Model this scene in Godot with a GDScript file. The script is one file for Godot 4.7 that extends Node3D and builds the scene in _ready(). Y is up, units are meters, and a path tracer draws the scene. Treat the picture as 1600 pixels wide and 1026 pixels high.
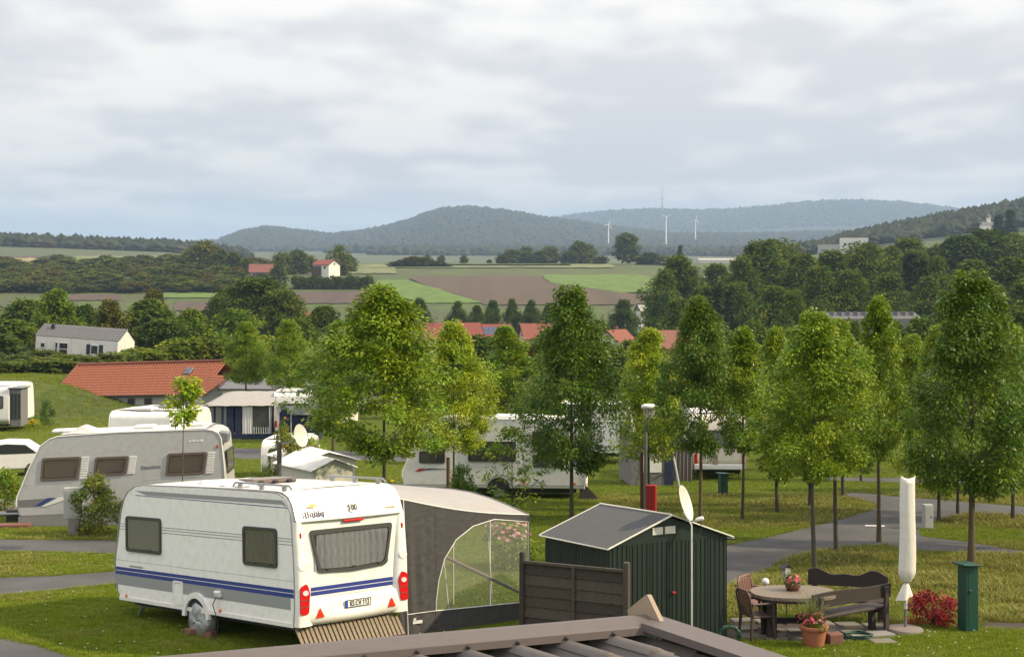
extends Node3D
# A camp site on a hillside. The eye is at the origin and looks along -z; d stands for metres in front of it (-z).
const F := 2250.0
var M := {}
var T := {}
var used := {}
var rng := RandomNumberGenerator.new()
var fbm := FastNoiseLite.new()

class MB:
	var v := PackedVector3Array()
	var n := PackedVector3Array()
	var c := PackedColorArray()
	var ix := PackedInt32Array()
	func tri(a: Vector3, b: Vector3, e: Vector3) -> void:
		var nn := (e - a).cross(b - a).normalized()
		var k := v.size()
		v.append(a); v.append(b); v.append(e)
		n.append(nn); n.append(nn); n.append(nn)
		ix.append(k); ix.append(k + 1); ix.append(k + 2)
	func quad(a: Vector3, b: Vector3, e: Vector3, g: Vector3) -> void:
		var nn := (e - a).cross(b - a) + (g - a).cross(e - a)
		nn = nn.normalized()
		var k := v.size()
		v.append(a); v.append(b); v.append(e); v.append(g)
		for i in 4: n.append(nn)
		for i in [0, 1, 2, 0, 2, 3]: ix.append(k + i)
	func box(at: Vector3, s: Vector3, bs := Basis(), bev := 0.0) -> MB:
		var h := s * 0.5
		var e: float = minf(bev, minf(h.x, minf(h.y, h.z)) * 0.9)
		if bev <= 0.0:
			var p := []
			for k in 8: p.append(at + bs * Vector3(h.x if k & 1 else -h.x, h.y if k & 2 else -h.y, h.z if k & 4 else -h.z))
			for f in [[0, 2, 3, 1], [4, 5, 7, 6], [0, 1, 5, 4], [2, 6, 7, 3], [0, 4, 6, 2], [1, 3, 7, 5]]:
				quad(p[f[0]], p[f[3]], p[f[2]], p[f[1]])
			return self
		var q := {}
		for k in 8:
			var sg := Vector3(1 if k & 1 else -1, 1 if k & 2 else -1, 1 if k & 4 else -1)
			for a in 3:
				var w := (h - Vector3(e, e, e)) * sg
				w[a] = h[a] * sg[a]
				q[k * 3 + a] = at + bs * w
		for f in [[0, 2, 3, 1, 2], [4, 5, 7, 6, 2], [0, 1, 5, 4, 1], [2, 6, 7, 3, 1], [0, 4, 6, 2, 0], [1, 3, 7, 5, 0]]:
			quad(q[f[0] * 3 + f[4]], q[f[3] * 3 + f[4]], q[f[2] * 3 + f[4]], q[f[1] * 3 + f[4]])
		for a in 3:
			var b1 := (a + 1) % 3
			var b2 := (a + 2) % 3
			for k in 8:
				if k & (1 << a): continue
				var k2 := k | (1 << a)
				var flip := (1 if k & (1 << b1) else 0) ^ (1 if k & (1 << b2) else 0)
				if flip: quad(q[k * 3 + b1], q[k * 3 + b2], q[k2 * 3 + b2], q[k2 * 3 + b1])
				else: quad(q[k * 3 + b2], q[k * 3 + b1], q[k2 * 3 + b1], q[k2 * 3 + b2])
		for k in 8:
			var par := ((k & 1) + ((k >> 1) & 1) + ((k >> 2) & 1)) % 2
			if par: tri(q[k * 3], q[k * 3 + 2], q[k * 3 + 1])
			else: tri(q[k * 3], q[k * 3 + 1], q[k * 3 + 2])
		return self
	# rows of points, smooth; closed joins the last column to the first
	func grid(rows: Array, closed := false) -> MB:
		var k := v.size()
		var w: int = rows[0].size()
		var cols := w if closed else w - 1
		var acc := PackedVector3Array()
		acc.resize(rows.size() * w)
		for r in rows:
			for p in r: v.append(p)
		for i in rows.size() - 1:
			for j in cols:
				var j2 := (j + 1) % w
				var a := i * w + j; var b := i * w + j2; var e := (i + 1) * w + j2; var g := (i + 1) * w + j
				for t in [[a, b, e], [a, e, g]]:
					var fn: Vector3 = (v[k + t[2]] - v[k + t[0]]).cross(v[k + t[1]] - v[k + t[0]])
					for q in t:
						acc[q] += fn
						ix.append(k + q)
		for a in acc: n.append(a.normalized() if a.length_squared() > 1e-20 else Vector3.UP)
		return self
	func tube(path: Array, radii: Array, sides := 8, cap := true) -> MB:
		var rows := []
		var ref := Vector3(0.31, 0.2, 0.93)
		for i in path.size():
			var d: Vector3 = (path[mini(i + 1, path.size() - 1)] - path[maxi(i - 1, 0)]).normalized()
			if absf(d.dot(ref)) > 0.95: ref = Vector3(0.9, 0.1, -0.4)
			var x := d.cross(ref).normalized()
			var y := x.cross(d)
			ref = y
			var row := PackedVector3Array()
			var r: float = radii[mini(i, radii.size() - 1)]
			for j in sides:
				var a := TAU * j / sides
				row.append(path[i] + (x * cos(a) + y * sin(a)) * r)
			rows.append(row)
		grid(rows, true)
		if cap:
			for e in [0, rows.size() - 1]:
				for j in sides:
					if e == 0: tri(path[0], rows[0][(j + 1) % sides], rows[0][j])
					else: tri(path[e], rows[e][j], rows[e][(j + 1) % sides])
		return self
	func lathe(at: Vector3, prof: Array, segs := 20, bs := Basis()) -> MB:
		var rows := []
		for p in prof:
			var row := PackedVector3Array()
			for j in segs:
				var a := TAU * j / segs
				row.append(at + bs * Vector3(p[0] * cos(a), p[1], p[0] * sin(a)))
			rows.append(row)
		return grid(rows, true)
	func prism(poly: PackedVector2Array, z0: float, z1: float, xf := Transform3D()) -> MB:
		var t := Geometry2D.triangulate_polygon(poly)
		for k in range(0, t.size(), 3):
			var a := poly[t[k]]; var b := poly[t[k + 1]]; var e := poly[t[k + 2]]
			tri(xf * Vector3(a.x, a.y, z0), xf * Vector3(b.x, b.y, z0), xf * Vector3(e.x, e.y, z0))
			tri(xf * Vector3(a.x, a.y, z1), xf * Vector3(e.x, e.y, z1), xf * Vector3(b.x, b.y, z1))
		for k in poly.size():
			var a := poly[k]; var b := poly[(k + 1) % poly.size()]
			quad(xf * Vector3(a.x, a.y, z0), xf * Vector3(a.x, a.y, z1), xf * Vector3(b.x, b.y, z1), xf * Vector3(b.x, b.y, z0))
		return self
	# frame between two outlines with the same number of points
	func frame(o: PackedVector2Array, i: PackedVector2Array, z0: float, z1: float, xf := Transform3D()) -> MB:
		for k in o.size():
			var k2 := (k + 1) % o.size()
			var O := [o[k], o[k2]]; var I := [i[k], i[k2]]
			var f := func(p, z): return xf * Vector3(p.x, p.y, z)
			quad(f.call(O[0], z0), f.call(O[1], z0), f.call(I[1], z0), f.call(I[0], z0))
			quad(f.call(O[0], z1), f.call(I[0], z1), f.call(I[1], z1), f.call(O[1], z1))
			quad(f.call(O[0], z0), f.call(O[0], z1), f.call(O[1], z1), f.call(O[1], z0))
			quad(f.call(I[0], z0), f.call(I[1], z0), f.call(I[1], z1), f.call(I[0], z1))
		return self
	# a side outline pulled across a width, with rounded long edges
	func hull(poly: PackedVector2Array, w: float, r: float) -> MB:
		var m := poly.size()
		var nor := PackedVector2Array()
		var area := 0.0
		for k in m: area += poly[k].cross(poly[(k + 1) % m])
		for k in m:
			var e1 := (poly[k] - poly[(k + m - 1) % m]).normalized()
			var e2 := (poly[(k + 1) % m] - poly[k]).normalized()
			var t := (e1 + e2).normalized()
			nor.append(Vector2(t.y, -t.x) * (1.0 if area > 0 else -1.0))
		var rows := []
		var st := []
		for q in 5:
			var a := PI / 2 * q / 4.0
			st.append([r * (1 - sin(a)), r * (1 - cos(a))])
		var all := []
		for q in 5: all.append([st[4 - q][1] if false else r * (1 - cos(PI / 2 * q / 4.0)), r * (1 - sin(PI / 2 * q / 4.0))])
		for q in 5: all.append([w - r * (1 - cos(PI / 2 * (4 - q) / 4.0)), r * (1 - sin(PI / 2 * (4 - q) / 4.0))])
		for s in all:
			var row := PackedVector3Array()
			for k in m:
				var p := poly[k] - nor[k] * float(s[1])
				row.append(Vector3(p.x, p.y, s[0]))
			rows.append(row)
		grid(rows, true)
		for e in [0, rows.size() - 1]:
			var flat := PackedVector2Array()
			for p in rows[e]: flat.append(Vector2(p.x, p.y))
			var t := Geometry2D.triangulate_polygon(flat)
			for k in range(0, t.size(), 3):
				if e == 0: tri(rows[e][t[k]], rows[e][t[k + 1]], rows[e][t[k + 2]])
				else: tri(rows[e][t[k]], rows[e][t[k + 2]], rows[e][t[k + 1]])
		return self
	func mesh() -> ArrayMesh:
		var a := []
		a.resize(Mesh.ARRAY_MAX)
		a[Mesh.ARRAY_VERTEX] = v
		a[Mesh.ARRAY_NORMAL] = n
		a[Mesh.ARRAY_INDEX] = ix
		if c.size() == v.size(): a[Mesh.ARRAY_COLOR] = c
		var m := ArrayMesh.new()
		m.add_surface_from_arrays(Mesh.PRIMITIVE_TRIANGLES, a)
		return m

func mb() -> MB: return MB.new()

# ---------- names, tags ----------
func numbered(s: String) -> String:
	used[s] = used.get(s, -1) + 1
	return s if used[s] == 0 else "%s_%03d" % [s, used[s]]

func tag(o: Node, label: String, cat: String, group := "") -> Node:
	o.set_meta("label", label)
	o.set_meta("category", cat)
	if group: o.set_meta("group", group)
	return o

func thing(called: String, label: String, cat: String, xf := Transform3D(), group := "") -> Node3D:
	var o := Node3D.new()
	o.name = numbered(called)
	add_child(o)
	o.transform = xf
	tag(o, label, cat, group)
	return o

func part(what, called: String, m: Material, parent: Node, label := "") -> MeshInstance3D:
	var o := MeshInstance3D.new()
	o.mesh = what.mesh() if what is MB else what
	o.material_override = m
	o.name = called
	parent.add_child(o, true)
	if label: o.set_meta("label", label)
	return o

func single(what, called: String, m: Material, label: String, cat: String, group := "", xf := Transform3D()) -> MeshInstance3D:
	var o := part(what, numbered(called), m, self)
	o.transform = xf
	tag(o, label, cat, group)
	return o

func setting(what, called: String, m: Material) -> MeshInstance3D:
	var o := part(what, numbered(called), m, self)
	o.set_meta("kind", "structure")
	return o

func text(s: String, size: float, depth: float, called: String, m: Material, parent: Node, at: Vector3, bs: Basis, serif := false) -> void:
	var t := TextMesh.new()
	var f := SystemFont.new()
	f.font_names = PackedStringArray(["Droid Serif" if serif else "Droid Sans"])
	f.font_weight = 700
	t.font = f
	t.text = s
	t.font_size = 32
	t.pixel_size = size / 32.0 / 0.72
	t.depth = depth
	var o := part(t, called, m, parent)
	o.transform = Transform3D(bs, at)

# ---------- materials ----------
func ntex(key: String, freq: float, oct: int, lo: Color, hi: Color, size := 512, mid = null, kind := FastNoiseLite.TYPE_SIMPLEX_SMOOTH) -> NoiseTexture2D:
	if T.has(key): return T[key]
	var nz := FastNoiseLite.new()
	nz.noise_type = kind
	nz.seed = hash(key) % 10000
	nz.frequency = freq
	nz.fractal_octaves = oct
	var g := Gradient.new()
	g.set_color(0, lo); g.set_color(1, hi)
	if mid != null: g.add_point(0.5, mid)
	var t := NoiseTexture2D.new()
	t.width = size; t.height = size
	t.seamless = true
	t.noise = nz
	t.color_ramp = g
	T[key] = t
	return t

func aim(y: Vector3) -> Basis:
	y = y.normalized()
	var x := y.cross(Vector3(0.1, 0.2, 1)).normalized()
	return Basis(x, y, x.cross(y))

func gray(a: float) -> Color: return Color(a, a, a)

func mat(key: String, col := Color.WHITE, rough := 0.8, metal := 0.0, tex := "", sc := Vector3.ONE, bump := 0.0) -> StandardMaterial3D:
	if M.has(key): return M[key]
	var m := StandardMaterial3D.new()
	m.resource_name = key
	m.albedo_color = col.linear_to_srgb()
	m.roughness = rough
	m.metallic = metal
	if tex:
		m.albedo_texture = T[tex]
		m.uv1_triplanar = true
		m.uv1_scale = sc
		if bump != 0.0:
			m.heightmap_enabled = true
			m.heightmap_texture = T[tex]
			m.heightmap_scale = bump
	M[key] = m
	return m

func glass(key: String, col: Color, alpha: float) -> StandardMaterial3D:
	if M.has(key): return M[key]
	var m := StandardMaterial3D.new()
	m.transparency = BaseMaterial3D.TRANSPARENCY_ALPHA
	m.albedo_color = Color(col.linear_to_srgb(), alpha)
	m.roughness = 0.04
	M[key] = m
	return m

func leafmat(key: String, tint := Color.WHITE, back := 0.55, rough := 0.42) -> StandardMaterial3D:
	if M.has(key): return M[key]
	var m := StandardMaterial3D.new()
	m.albedo_color = tint.linear_to_srgb()
	m.vertex_color_use_as_albedo = true
	m.roughness = rough
	m.metallic_specular = 0.38 if rough < 0.6 else 0.2
	m.backlight_enabled = true
	m.backlight = Color(back, back, back * 0.5).linear_to_srgb()
	M[key] = m
	return m

# ---------- places ----------
func P(px: float, py: float, d: float) -> Vector3: return Vector3((px - 800.0) / F * d, -(py - 450.0) / F * d, -d)
func on(px: float, d: float, up := 0.0) -> Vector3:
	var x := (px - 800.0) / F * d
	return Vector3(x, gy(x, d) + up, -d)
func gd(py: float) -> float: return 10800.0 / (py - 562.5)
func G(px: float, py: float, up := 0.0) -> Vector3: return on(px, gd(py), up)

const PROF := [[0, -4.8], [110, -10.3], [150, -12.0], [220, -14.5], [320, -17.0], [390, -16.0], [450, -11.8], [520, -6.9], [580, -1.2], [650, 4.5], [800, 11.5], [1000, 17.5], [1200, 19.5], [1600, 24.0], [2200, 48.0], [3000, 74.0], [4000, 92.0], [6000, 130.0], [9000, 180.0], [20000, 200.0]]
const RA := [[-3000, 398], [-400, 396], [250, 392], [340, 383], [375, 368], [410, 361], [450, 364], [490, 369], [520, 372], [560, 367], [600, 359], [640, 349], [660, 340], [690, 331], [720, 329], [760, 332], [800, 338], [850, 347], [900, 354], [960, 363], [1050, 371], [1150, 371], [1300, 368], [1700, 368], [4000, 385]]
const RB := [[-3000, 395], [700, 385], [800, 366], [862, 347], [900, 340], [960, 335], [1030, 333], [1100, 335], [1150, 332], [1200, 328], [1250, 322], [1300, 319], [1350, 318], [1400, 320], [1450, 324], [1500, 331], [1600, 336], [1900, 345], [4000, 380]]
const RC := [[-3000, 470], [1150, 425], [1250, 402], [1320, 384], [1400, 366], [1470, 353], [1530, 341], [1600, 329], [1750, 305], [2000, 290], [4000, 290]]
const RD := [[-3000, 350], [-300, 375], [0, 382], [100, 386], [200, 391], [260, 394], [330, 402], [450, 416], [600, 440], [4000, 470]]
func lerp_tab(t: Array, x: float, smooth := false) -> float:
	if x <= t[0][0]: return t[0][1]
	for k in range(1, t.size()):
		if x <= t[k][0]:
			var f: float = (x - t[k - 1][0]) / (t[k][0] - t[k - 1][0])
			if smooth: f = f * f * (3 - 2 * f)
			return lerpf(t[k - 1][1], t[k][1], f)
	return t[-1][1]

func ss(a: float, b: float, x: float) -> float:
	var f := clampf((x - a) / (b - a), 0, 1)
	return f * f * (3 - 2 * f)

func gy(x: float, d: float) -> float:
	if d <= 15.0: return -4.8 - 0.05 * maxf(d, -30)
	var h := lerp_tab(PROF, d)
	if d < 400:
		h += ss(104, 121, d) * ss(-22, -44, x) * 3.3 * (1 - ss(200, 330, d))
		h += ss(121, 165, d) * ss(-25, -46, x) * 1.6 * (1 - ss(200, 330, d))
		if d > 130: h += ss(130, 300, d) * ss(30, 120, x) * 5.0 * (1 - ss(350, 500, d))
	if d > 500:
		var u := 800.0 + x / maxf(d, 1.0) * F
		for r in [[RA, 5000.0, 1000.0], [RB, 8000.0, 1300.0], [RC, 1400.0, 330.0], [RD, 1500.0, 330.0]]:
			if absf(d - r[1]) > r[2] * 2.6: continue
			var top: float = (450.0 - lerp_tab(r[0], u, false)) / F * r[1]
			var w := exp(-pow((d - r[1]) / r[2], 2))
			if top > h: h += (top - h) * w
		h += fbm.get_noise_2d(x * 0.02, d * 0.02) * minf((d - 500) * 0.003, 9.0)
	return h

# distance at which the line of sight through a picture point meets the ground beyond d0
func hit(px: float, py: float, d0: float) -> float:
	var d := d0
	var last := d
	while d < 9000:
		var x := (px - 800.0) / F * d
		if gy(x, d) >= -(py - 450.0) / F * d:
			var a := last; var b := d
			for k in 12:
				var m := (a + b) / 2
				if gy((px - 800.0) / F * m, m) >= -(py - 450.0) / F * m: b = m
				else: a = m
			return b
		last = d
		d *= 1.006
	return 900.0

# ---------- foliage ----------
func prof_r(kind: int, t: float) -> float:
	match kind:
		0: return lerp_tab([[0.0, 0.5], [0.12, 0.88], [0.3, 1.0], [0.5, 0.93], [0.7, 0.72], [0.85, 0.46], [1.0, 0.16]], t)      # egg
		1: return pow(sin(PI * clampf(pow(t, 0.8) * 0.95 + 0.04, 0, 1)), 0.6)                              # oval
		2: return clampf(sqrt(maxf(0.0, 1.0 - pow(2.0 * t - 0.9, 2) / 1.25)), 0.15, 1)                    # round
		3: return clampf((1.0 - t) * 1.05 + 0.04, 0, 1)                                                    # cone
	return pow(sin(PI * clampf(t * 0.9 + 0.08, 0, 1)), 0.5) * 0.95

# a crown of many leaf faces in clumps, standing on y 0
func crown(sd: int, h: float, r: float, count: int, ll: float, kind: int, base: Color, clumps: int, csize: float) -> ArrayMesh:
	rng.seed = sd
	var cl := []
	for i in clumps:
		var t: float = pow(rng.randf(), 0.85)
		var a := rng.randf() * TAU
		var env := prof_r(kind, t) * r * (0.88 + 0.85 * fbm.get_noise_3d(cos(a) * 34 + sd * 7, t * 80, sin(a) * 34))
		var rr := env * sqrt(rng.randf_range(0.12, 1.0)) * 0.9
		cl.append([Vector3(cos(a) * rr, t * h * 0.96, sin(a) * rr), csize * rng.randf_range(0.6, 1.25) * (0.55 + 0.45 * prof_r(kind, t)), rng.randf_range(0.88, 1.12), rng.randf_range(-0.14, 0.16)])
	var m := mb()
	m.v.resize(count * 4); m.n.resize(count * 4); m.c.resize(count * 4); m.ix.resize(count * 6)
	for i in count:
		var k: Array = cl[rng.randi() % clumps]
		var dir := Vector3(rng.randfn(), rng.randfn(), rng.randfn()).normalized()
		var p: Vector3 = k[0] + dir * float(k[1]) * pow(rng.randf(), 0.42) * Vector3(1, 0.9, 1)
		var ax := (dir * 0.7 + Vector3(p.x, 0, p.z).normalized() * 0.35 + Vector3(rng.randf_range(-0.7, 0.7), rng.randf_range(-0.95, 0.25), rng.randf_range(-0.7, 0.7))).normalized()
		var side := ax.cross(Vector3(rng.randfn() * 0.6, 1.0, rng.randfn() * 0.6)).normalized()
		var ln := ll * rng.randf_range(0.65, 1.35)
		var wd := ln * rng.randf_range(0.2, 0.3)
		var nn := side.cross(ax).normalized()
		if nn.y < 0: nn = -nn; side = -side
		var q := i * 4
		m.v[q] = p; m.v[q + 1] = p + ax * ln * 0.5 + side * wd - nn * wd * 0.3
		m.v[q + 2] = p + ax * ln - Vector3(0, ln * 0.12, 0); m.v[q + 3] = p + ax * ln * 0.5 - side * wd - nn * wd * 0.3
		var fn := (m.v[q + 2] - m.v[q]).cross(m.v[q + 1] - m.v[q]).normalized()
		var f2 := (m.v[q + 3] - m.v[q]).cross(m.v[q + 2] - m.v[q]).normalized()
		var av := (fn + f2).normalized()
		m.n[q] = av; m.n[q + 1] = (av + fn).normalized(); m.n[q + 2] = av; m.n[q + 3] = (av + f2).normalized()
		var b: float = k[2] * rng.randf_range(0.85, 1.15)
		var yl: float = k[3] + rng.randf_range(-0.12, 0.12)
		var col := Color(base.r * b * (1 + yl * 1.6), base.g * b * (1 + yl * 0.5), base.b * b * (1 - yl))
		for j in 4: m.c[q + j] = col
		var z := i * 6
		m.ix[z] = q; m.ix[z + 1] = q + 1; m.ix[z + 2] = q + 2; m.ix[z + 3] = q; m.ix[z + 4] = q + 2; m.ix[z + 5] = q + 3
	return m.mesh()

func limbs(sd: int, trunk_h: float, crown_h: float, r: float, rad: float, kind := 0, count := 12) -> ArrayMesh:
	rng.seed = sd + 99
	var m := mb()
	var top := trunk_h + crown_h * 0.86
	var path := []
	var radii := []
	var wob := Vector3(rng.randf_range(-1, 1), 0, rng.randf_range(-1, 1)) * 0.05
	for i in 9:
		var t := i / 8.0
		path.append(Vector3(0, -0.15 + t * (top + 0.15), 0) + wob * sin(t * 4.0) + Vector3(rng.randf_range(-1, 1), 0, rng.randf_range(-1, 1)) * 0.02 * t)
		radii.append(maxf(rad * (1.25 if i == 0 else 1.0 - 0.85 * t), 0.006))
	m.tube(path, radii, 8)
	for i in count:
		var t := rng.randf_range(0.02, 0.75)
		var y := trunk_h + crown_h * t * 0.8
		var a := i * 2.4 + rng.randf() * 0.8
		var ln := prof_r(kind, minf(t + 0.15, 1)) * r * rng.randf_range(0.6, 0.95)
		var s := Vector3(0, y, 0)
		var e := s + Vector3(cos(a) * ln, ln * rng.randf_range(0.5, 1.1), sin(a) * ln)
		var q := rad * lerpf(0.5, 0.2, t)
		m.tube([s, s.lerp(e, 0.5) + Vector3(cos(a), -0.3, sin(a)) * ln * 0.08, e], [q, q * 0.65, 0.006], 5)
	return m.mesh()

var crowns := {}
# a tree: trunk with limbs, crown of leaves. The crown meshes are shared and scaled.
func tree(called: String, label: String, at: Vector3, total: float, trunk_h: float, width: float, var_key: String, leaf: Material, turn: float, trunk_r := 0.06, bark := "bark", group := "", cat := "tree") -> Node3D:
	var o := thing(called, label, cat, Transform3D(Basis(Vector3.UP, turn), at), group)
	var ch := total - trunk_h
	var k: Array = crowns[var_key]
	var c := part(k[0], "crown", leaf, o)
	c.position = Vector3(0, trunk_h, 0)
	c.scale = Vector3(width / k[2], ch / k[1], width / k[2])
	if trunk_r > 0:
		var key := "%s|%.1f|%.1f|%.2f" % [var_key, trunk_h, ch, width]
		if not T.has(key): T[key] = limbs(hash(key) % 1000, trunk_h, ch, width / 2, trunk_r, k[3], 12 if trunk_r < 0.1 else 9)
		part(T[key], "trunk", M[bark], o)
	return o

func add_crown(key: String, sd: int, h: float, r: float, count: int, ll: float, kind: int, base: Color, clumps: int, cs: float) -> void:
	var me := crown(sd, h, r, count, ll, kind, base, clumps, cs)
	var pts: PackedVector3Array = me.surface_get_arrays(0)[Mesh.ARRAY_VERTEX]
	var rad := PackedFloat32Array()
	var ys := PackedFloat32Array()
	for k in range(0, count * 4, 4):
		rad.append(maxf(absf(pts[k].x), absf(pts[k].z)))
		ys.append(pts[k].y)
	rad.sort(); ys.sort()
	crowns[key] = [me, ys[int(count * 0.994)], rad[int(count * 0.965)] * 2, kind]

# many copies of one small mesh
func scatter(called: String, label: String, cat: String, me: Mesh, m: Material, xfs: Array, cols: Array) -> void:
	var mm := MultiMesh.new()
	mm.transform_format = MultiMesh.TRANSFORM_3D
	mm.use_colors = true
	mm.mesh = me
	mm.instance_count = xfs.size()
	for i in xfs.size():
		mm.set_instance_transform(i, xfs[i])
		mm.set_instance_color(i, cols[i])
	var o := MultiMeshInstance3D.new()
	o.multimesh = mm
	o.material_override = m
	o.name = numbered(called)
	add_child(o)
	tag(o, label, cat)
	o.set_meta("kind", "stuff")

func rr(x0: float, y0: float, x1: float, y1: float, r: float, n := 4) -> PackedVector2Array:
	var p := PackedVector2Array()
	for c in [[x1 - r, y1 - r, 0], [x0 + r, y1 - r, 1], [x0 + r, y0 + r, 2], [x1 - r, y0 + r, 3]]:
		for k in n + 1:
			var a: float = PI / 2 * (c[2] + float(k) / n)
			p.append(Vector2(c[0] + cos(a) * r, c[1] + sin(a) * r))
	return p

# a rounded quadrilateral (corner points counter-clockwise)
func rq(q: Array, r: float, n := 4) -> PackedVector2Array:
	var p := PackedVector2Array()
	for k in q.size():
		var a: Vector2 = q[(k + q.size() - 1) % q.size()]; var b: Vector2 = q[k]; var c: Vector2 = q[(k + 1) % q.size()]
		var s := b + (a - b).normalized() * r
		var e := b + (c - b).normalized() * r
		for j in n + 1:
			var t := float(j) / n
			p.append(s.lerp(b, t).lerp(b.lerp(e, t), t))
	return p

func inset(p: PackedVector2Array, d: float) -> PackedVector2Array:
	var c := Vector2.ZERO
	for q in p: c += q
	c /= p.size()
	var o := PackedVector2Array()
	var lo := p[0]; var hi := p[0]
	for q in p: lo = lo.min(q); hi = hi.max(q)
	var h := (hi - lo) / 2
	for q in p: o.append(c + (q - c) * Vector2(1 - d / h.x, 1 - d / h.y))
	return o

# hanging curtain: a wavy sheet in the x-y plane
func drape(x0: float, x1: float, y0: float, y1: float, z: float, amp: float, folds: float, xf := Transform3D()) -> MB:
	var m := mb()
	var rows := []
	for i in 2:
		var row := PackedVector3Array()
		for j in 61:
			var t := j / 60.0
			row.append(xf * Vector3(lerpf(x0, x1, t), y1 if i == 0 else y0, z + amp * sin(t * folds * TAU + sin(t * 9) * 1.2) * (1.0 if i else 0.6)))
		rows.append(row)
	return m.grid(rows)

func _ready() -> void:
	fbm.seed = 5; fbm.frequency = 0.03; fbm.fractal_octaves = 4
	rng.seed = 11
	# camera: level, lens shifted down
	var cam := Camera3D.new()
	cam.name = "camera"
	cam.projection = Camera3D.PROJECTION_FRUSTUM
	cam.near = 0.5
	cam.far = 20000.0
	cam.size = 1026.0 / F * cam.near
	cam.frustum_offset = Vector2(0, -63.0 / F * cam.near)
	add_child(cam)
	cam.current = true
	var env := Environment.new()
	env.background_mode = Environment.BG_SKY
	env.sky = Sky.new()
	env.sky.sky_material = make_sky()
	env.background_energy_multiplier = 1.0
	env.tonemap_mode = Environment.TONE_MAPPER_LINEAR
	env.tonemap_exposure = 1.32
	env.fog_enabled = true
	env.fog_density = 0.000125
	env.fog_light_color = Color(0.74, 0.86, 1.0)
	env.sdfgi_enabled = true
	env.ssao_enabled = true
	env.ssil_enabled = true
	var we := WorldEnvironment.new()
	we.name = "world"
	we.environment = env
	add_child(we)
	var sun := DirectionalLight3D.new()
	sun.name = "sun"
	sun.light_energy = 1.42
	sun.light_color = Color(1.0, 0.92, 0.76)
	sun.light_angular_distance = 1.5
	sun.shadow_enabled = true
	add_child(sun)
	sun.look_at_from_position(Vector3.ZERO, -Vector3(0.95, 0.70, 0.12), Vector3.UP)
	make_materials()
	make_ground()
	make_roads()
	make_fields()
	make_far_woods()
	make_crowns()
	make_foreground_roof()
	make_near_caravan()
	make_awning()
	make_fence()
	make_shed()
	make_seating()
	make_garden_things()
	make_near_trees()
	make_mid_caravans()
	make_camp_things()
	make_houses()
	make_village()
	make_mid_trees()
	make_far_marks()
	make_grass()

func make_sky() -> PanoramaSkyMaterial:
	var w := 2048
	var h := 1024
	var im := Image.create_empty(w, h, false, Image.FORMAT_RGBF)
	var a := FastNoiseLite.new()
	a.seed = 21; a.frequency = 1.0; a.fractal_octaves = 5; a.fractal_gain = 0.5
	var b := FastNoiseLite.new()
	b.seed = 4; b.frequency = 1.0; b.fractal_octaves = 2
	var hor := Vector3(0.42, 0.49, 0.58)
	for y in h:
		var el := PI / 2 - PI * (y + 0.5) / h
		if el < -0.02:
			im.fill_rect(Rect2i(0, y, w, h - y), Color(0.30, 0.33, 0.33))
			break
		var s := maxf(sin(el), 0.0)
		var k := 1.0 / (s + 0.10)
		var rise := ss(0.025, 0.08, s)
		for x in w:
			var az := TAU * (x + 0.5) / w
			var p := Vector2(cos(az), sin(az)) * k
			var big := b.get_noise_2d(p.x * 0.45 + 9.0, p.y * 0.45)
			var n := a.get_noise_2d(p.x * 1.15 + big * 0.4, p.y * 1.15)
			var n2 := a.get_noise_2d(p.x * 3.2 + 31.0, p.y * 3.2)
			var q := clampf(0.5 + n * 0.8 + n2 * 0.36 + big * 0.30, 0, 1)
			var cloud := Vector3(0.50, 0.488, 0.495).lerp(Vector3(0.685, 0.65, 0.612), ss(0.25, 0.85, q))
			var cov := clampf(rise * 1.25 + n * 0.5, 0, 1)
			var c := hor.lerp(cloud, cov) * (1.0 + 1.6 * s)   # the standard overcast sky is brighter overhead
			im.set_pixel(x, y, Color(c.x, c.y, c.z))
	var m := PanoramaSkyMaterial.new()
	m.panorama = ImageTexture.create_from_image(im)
	return m

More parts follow.
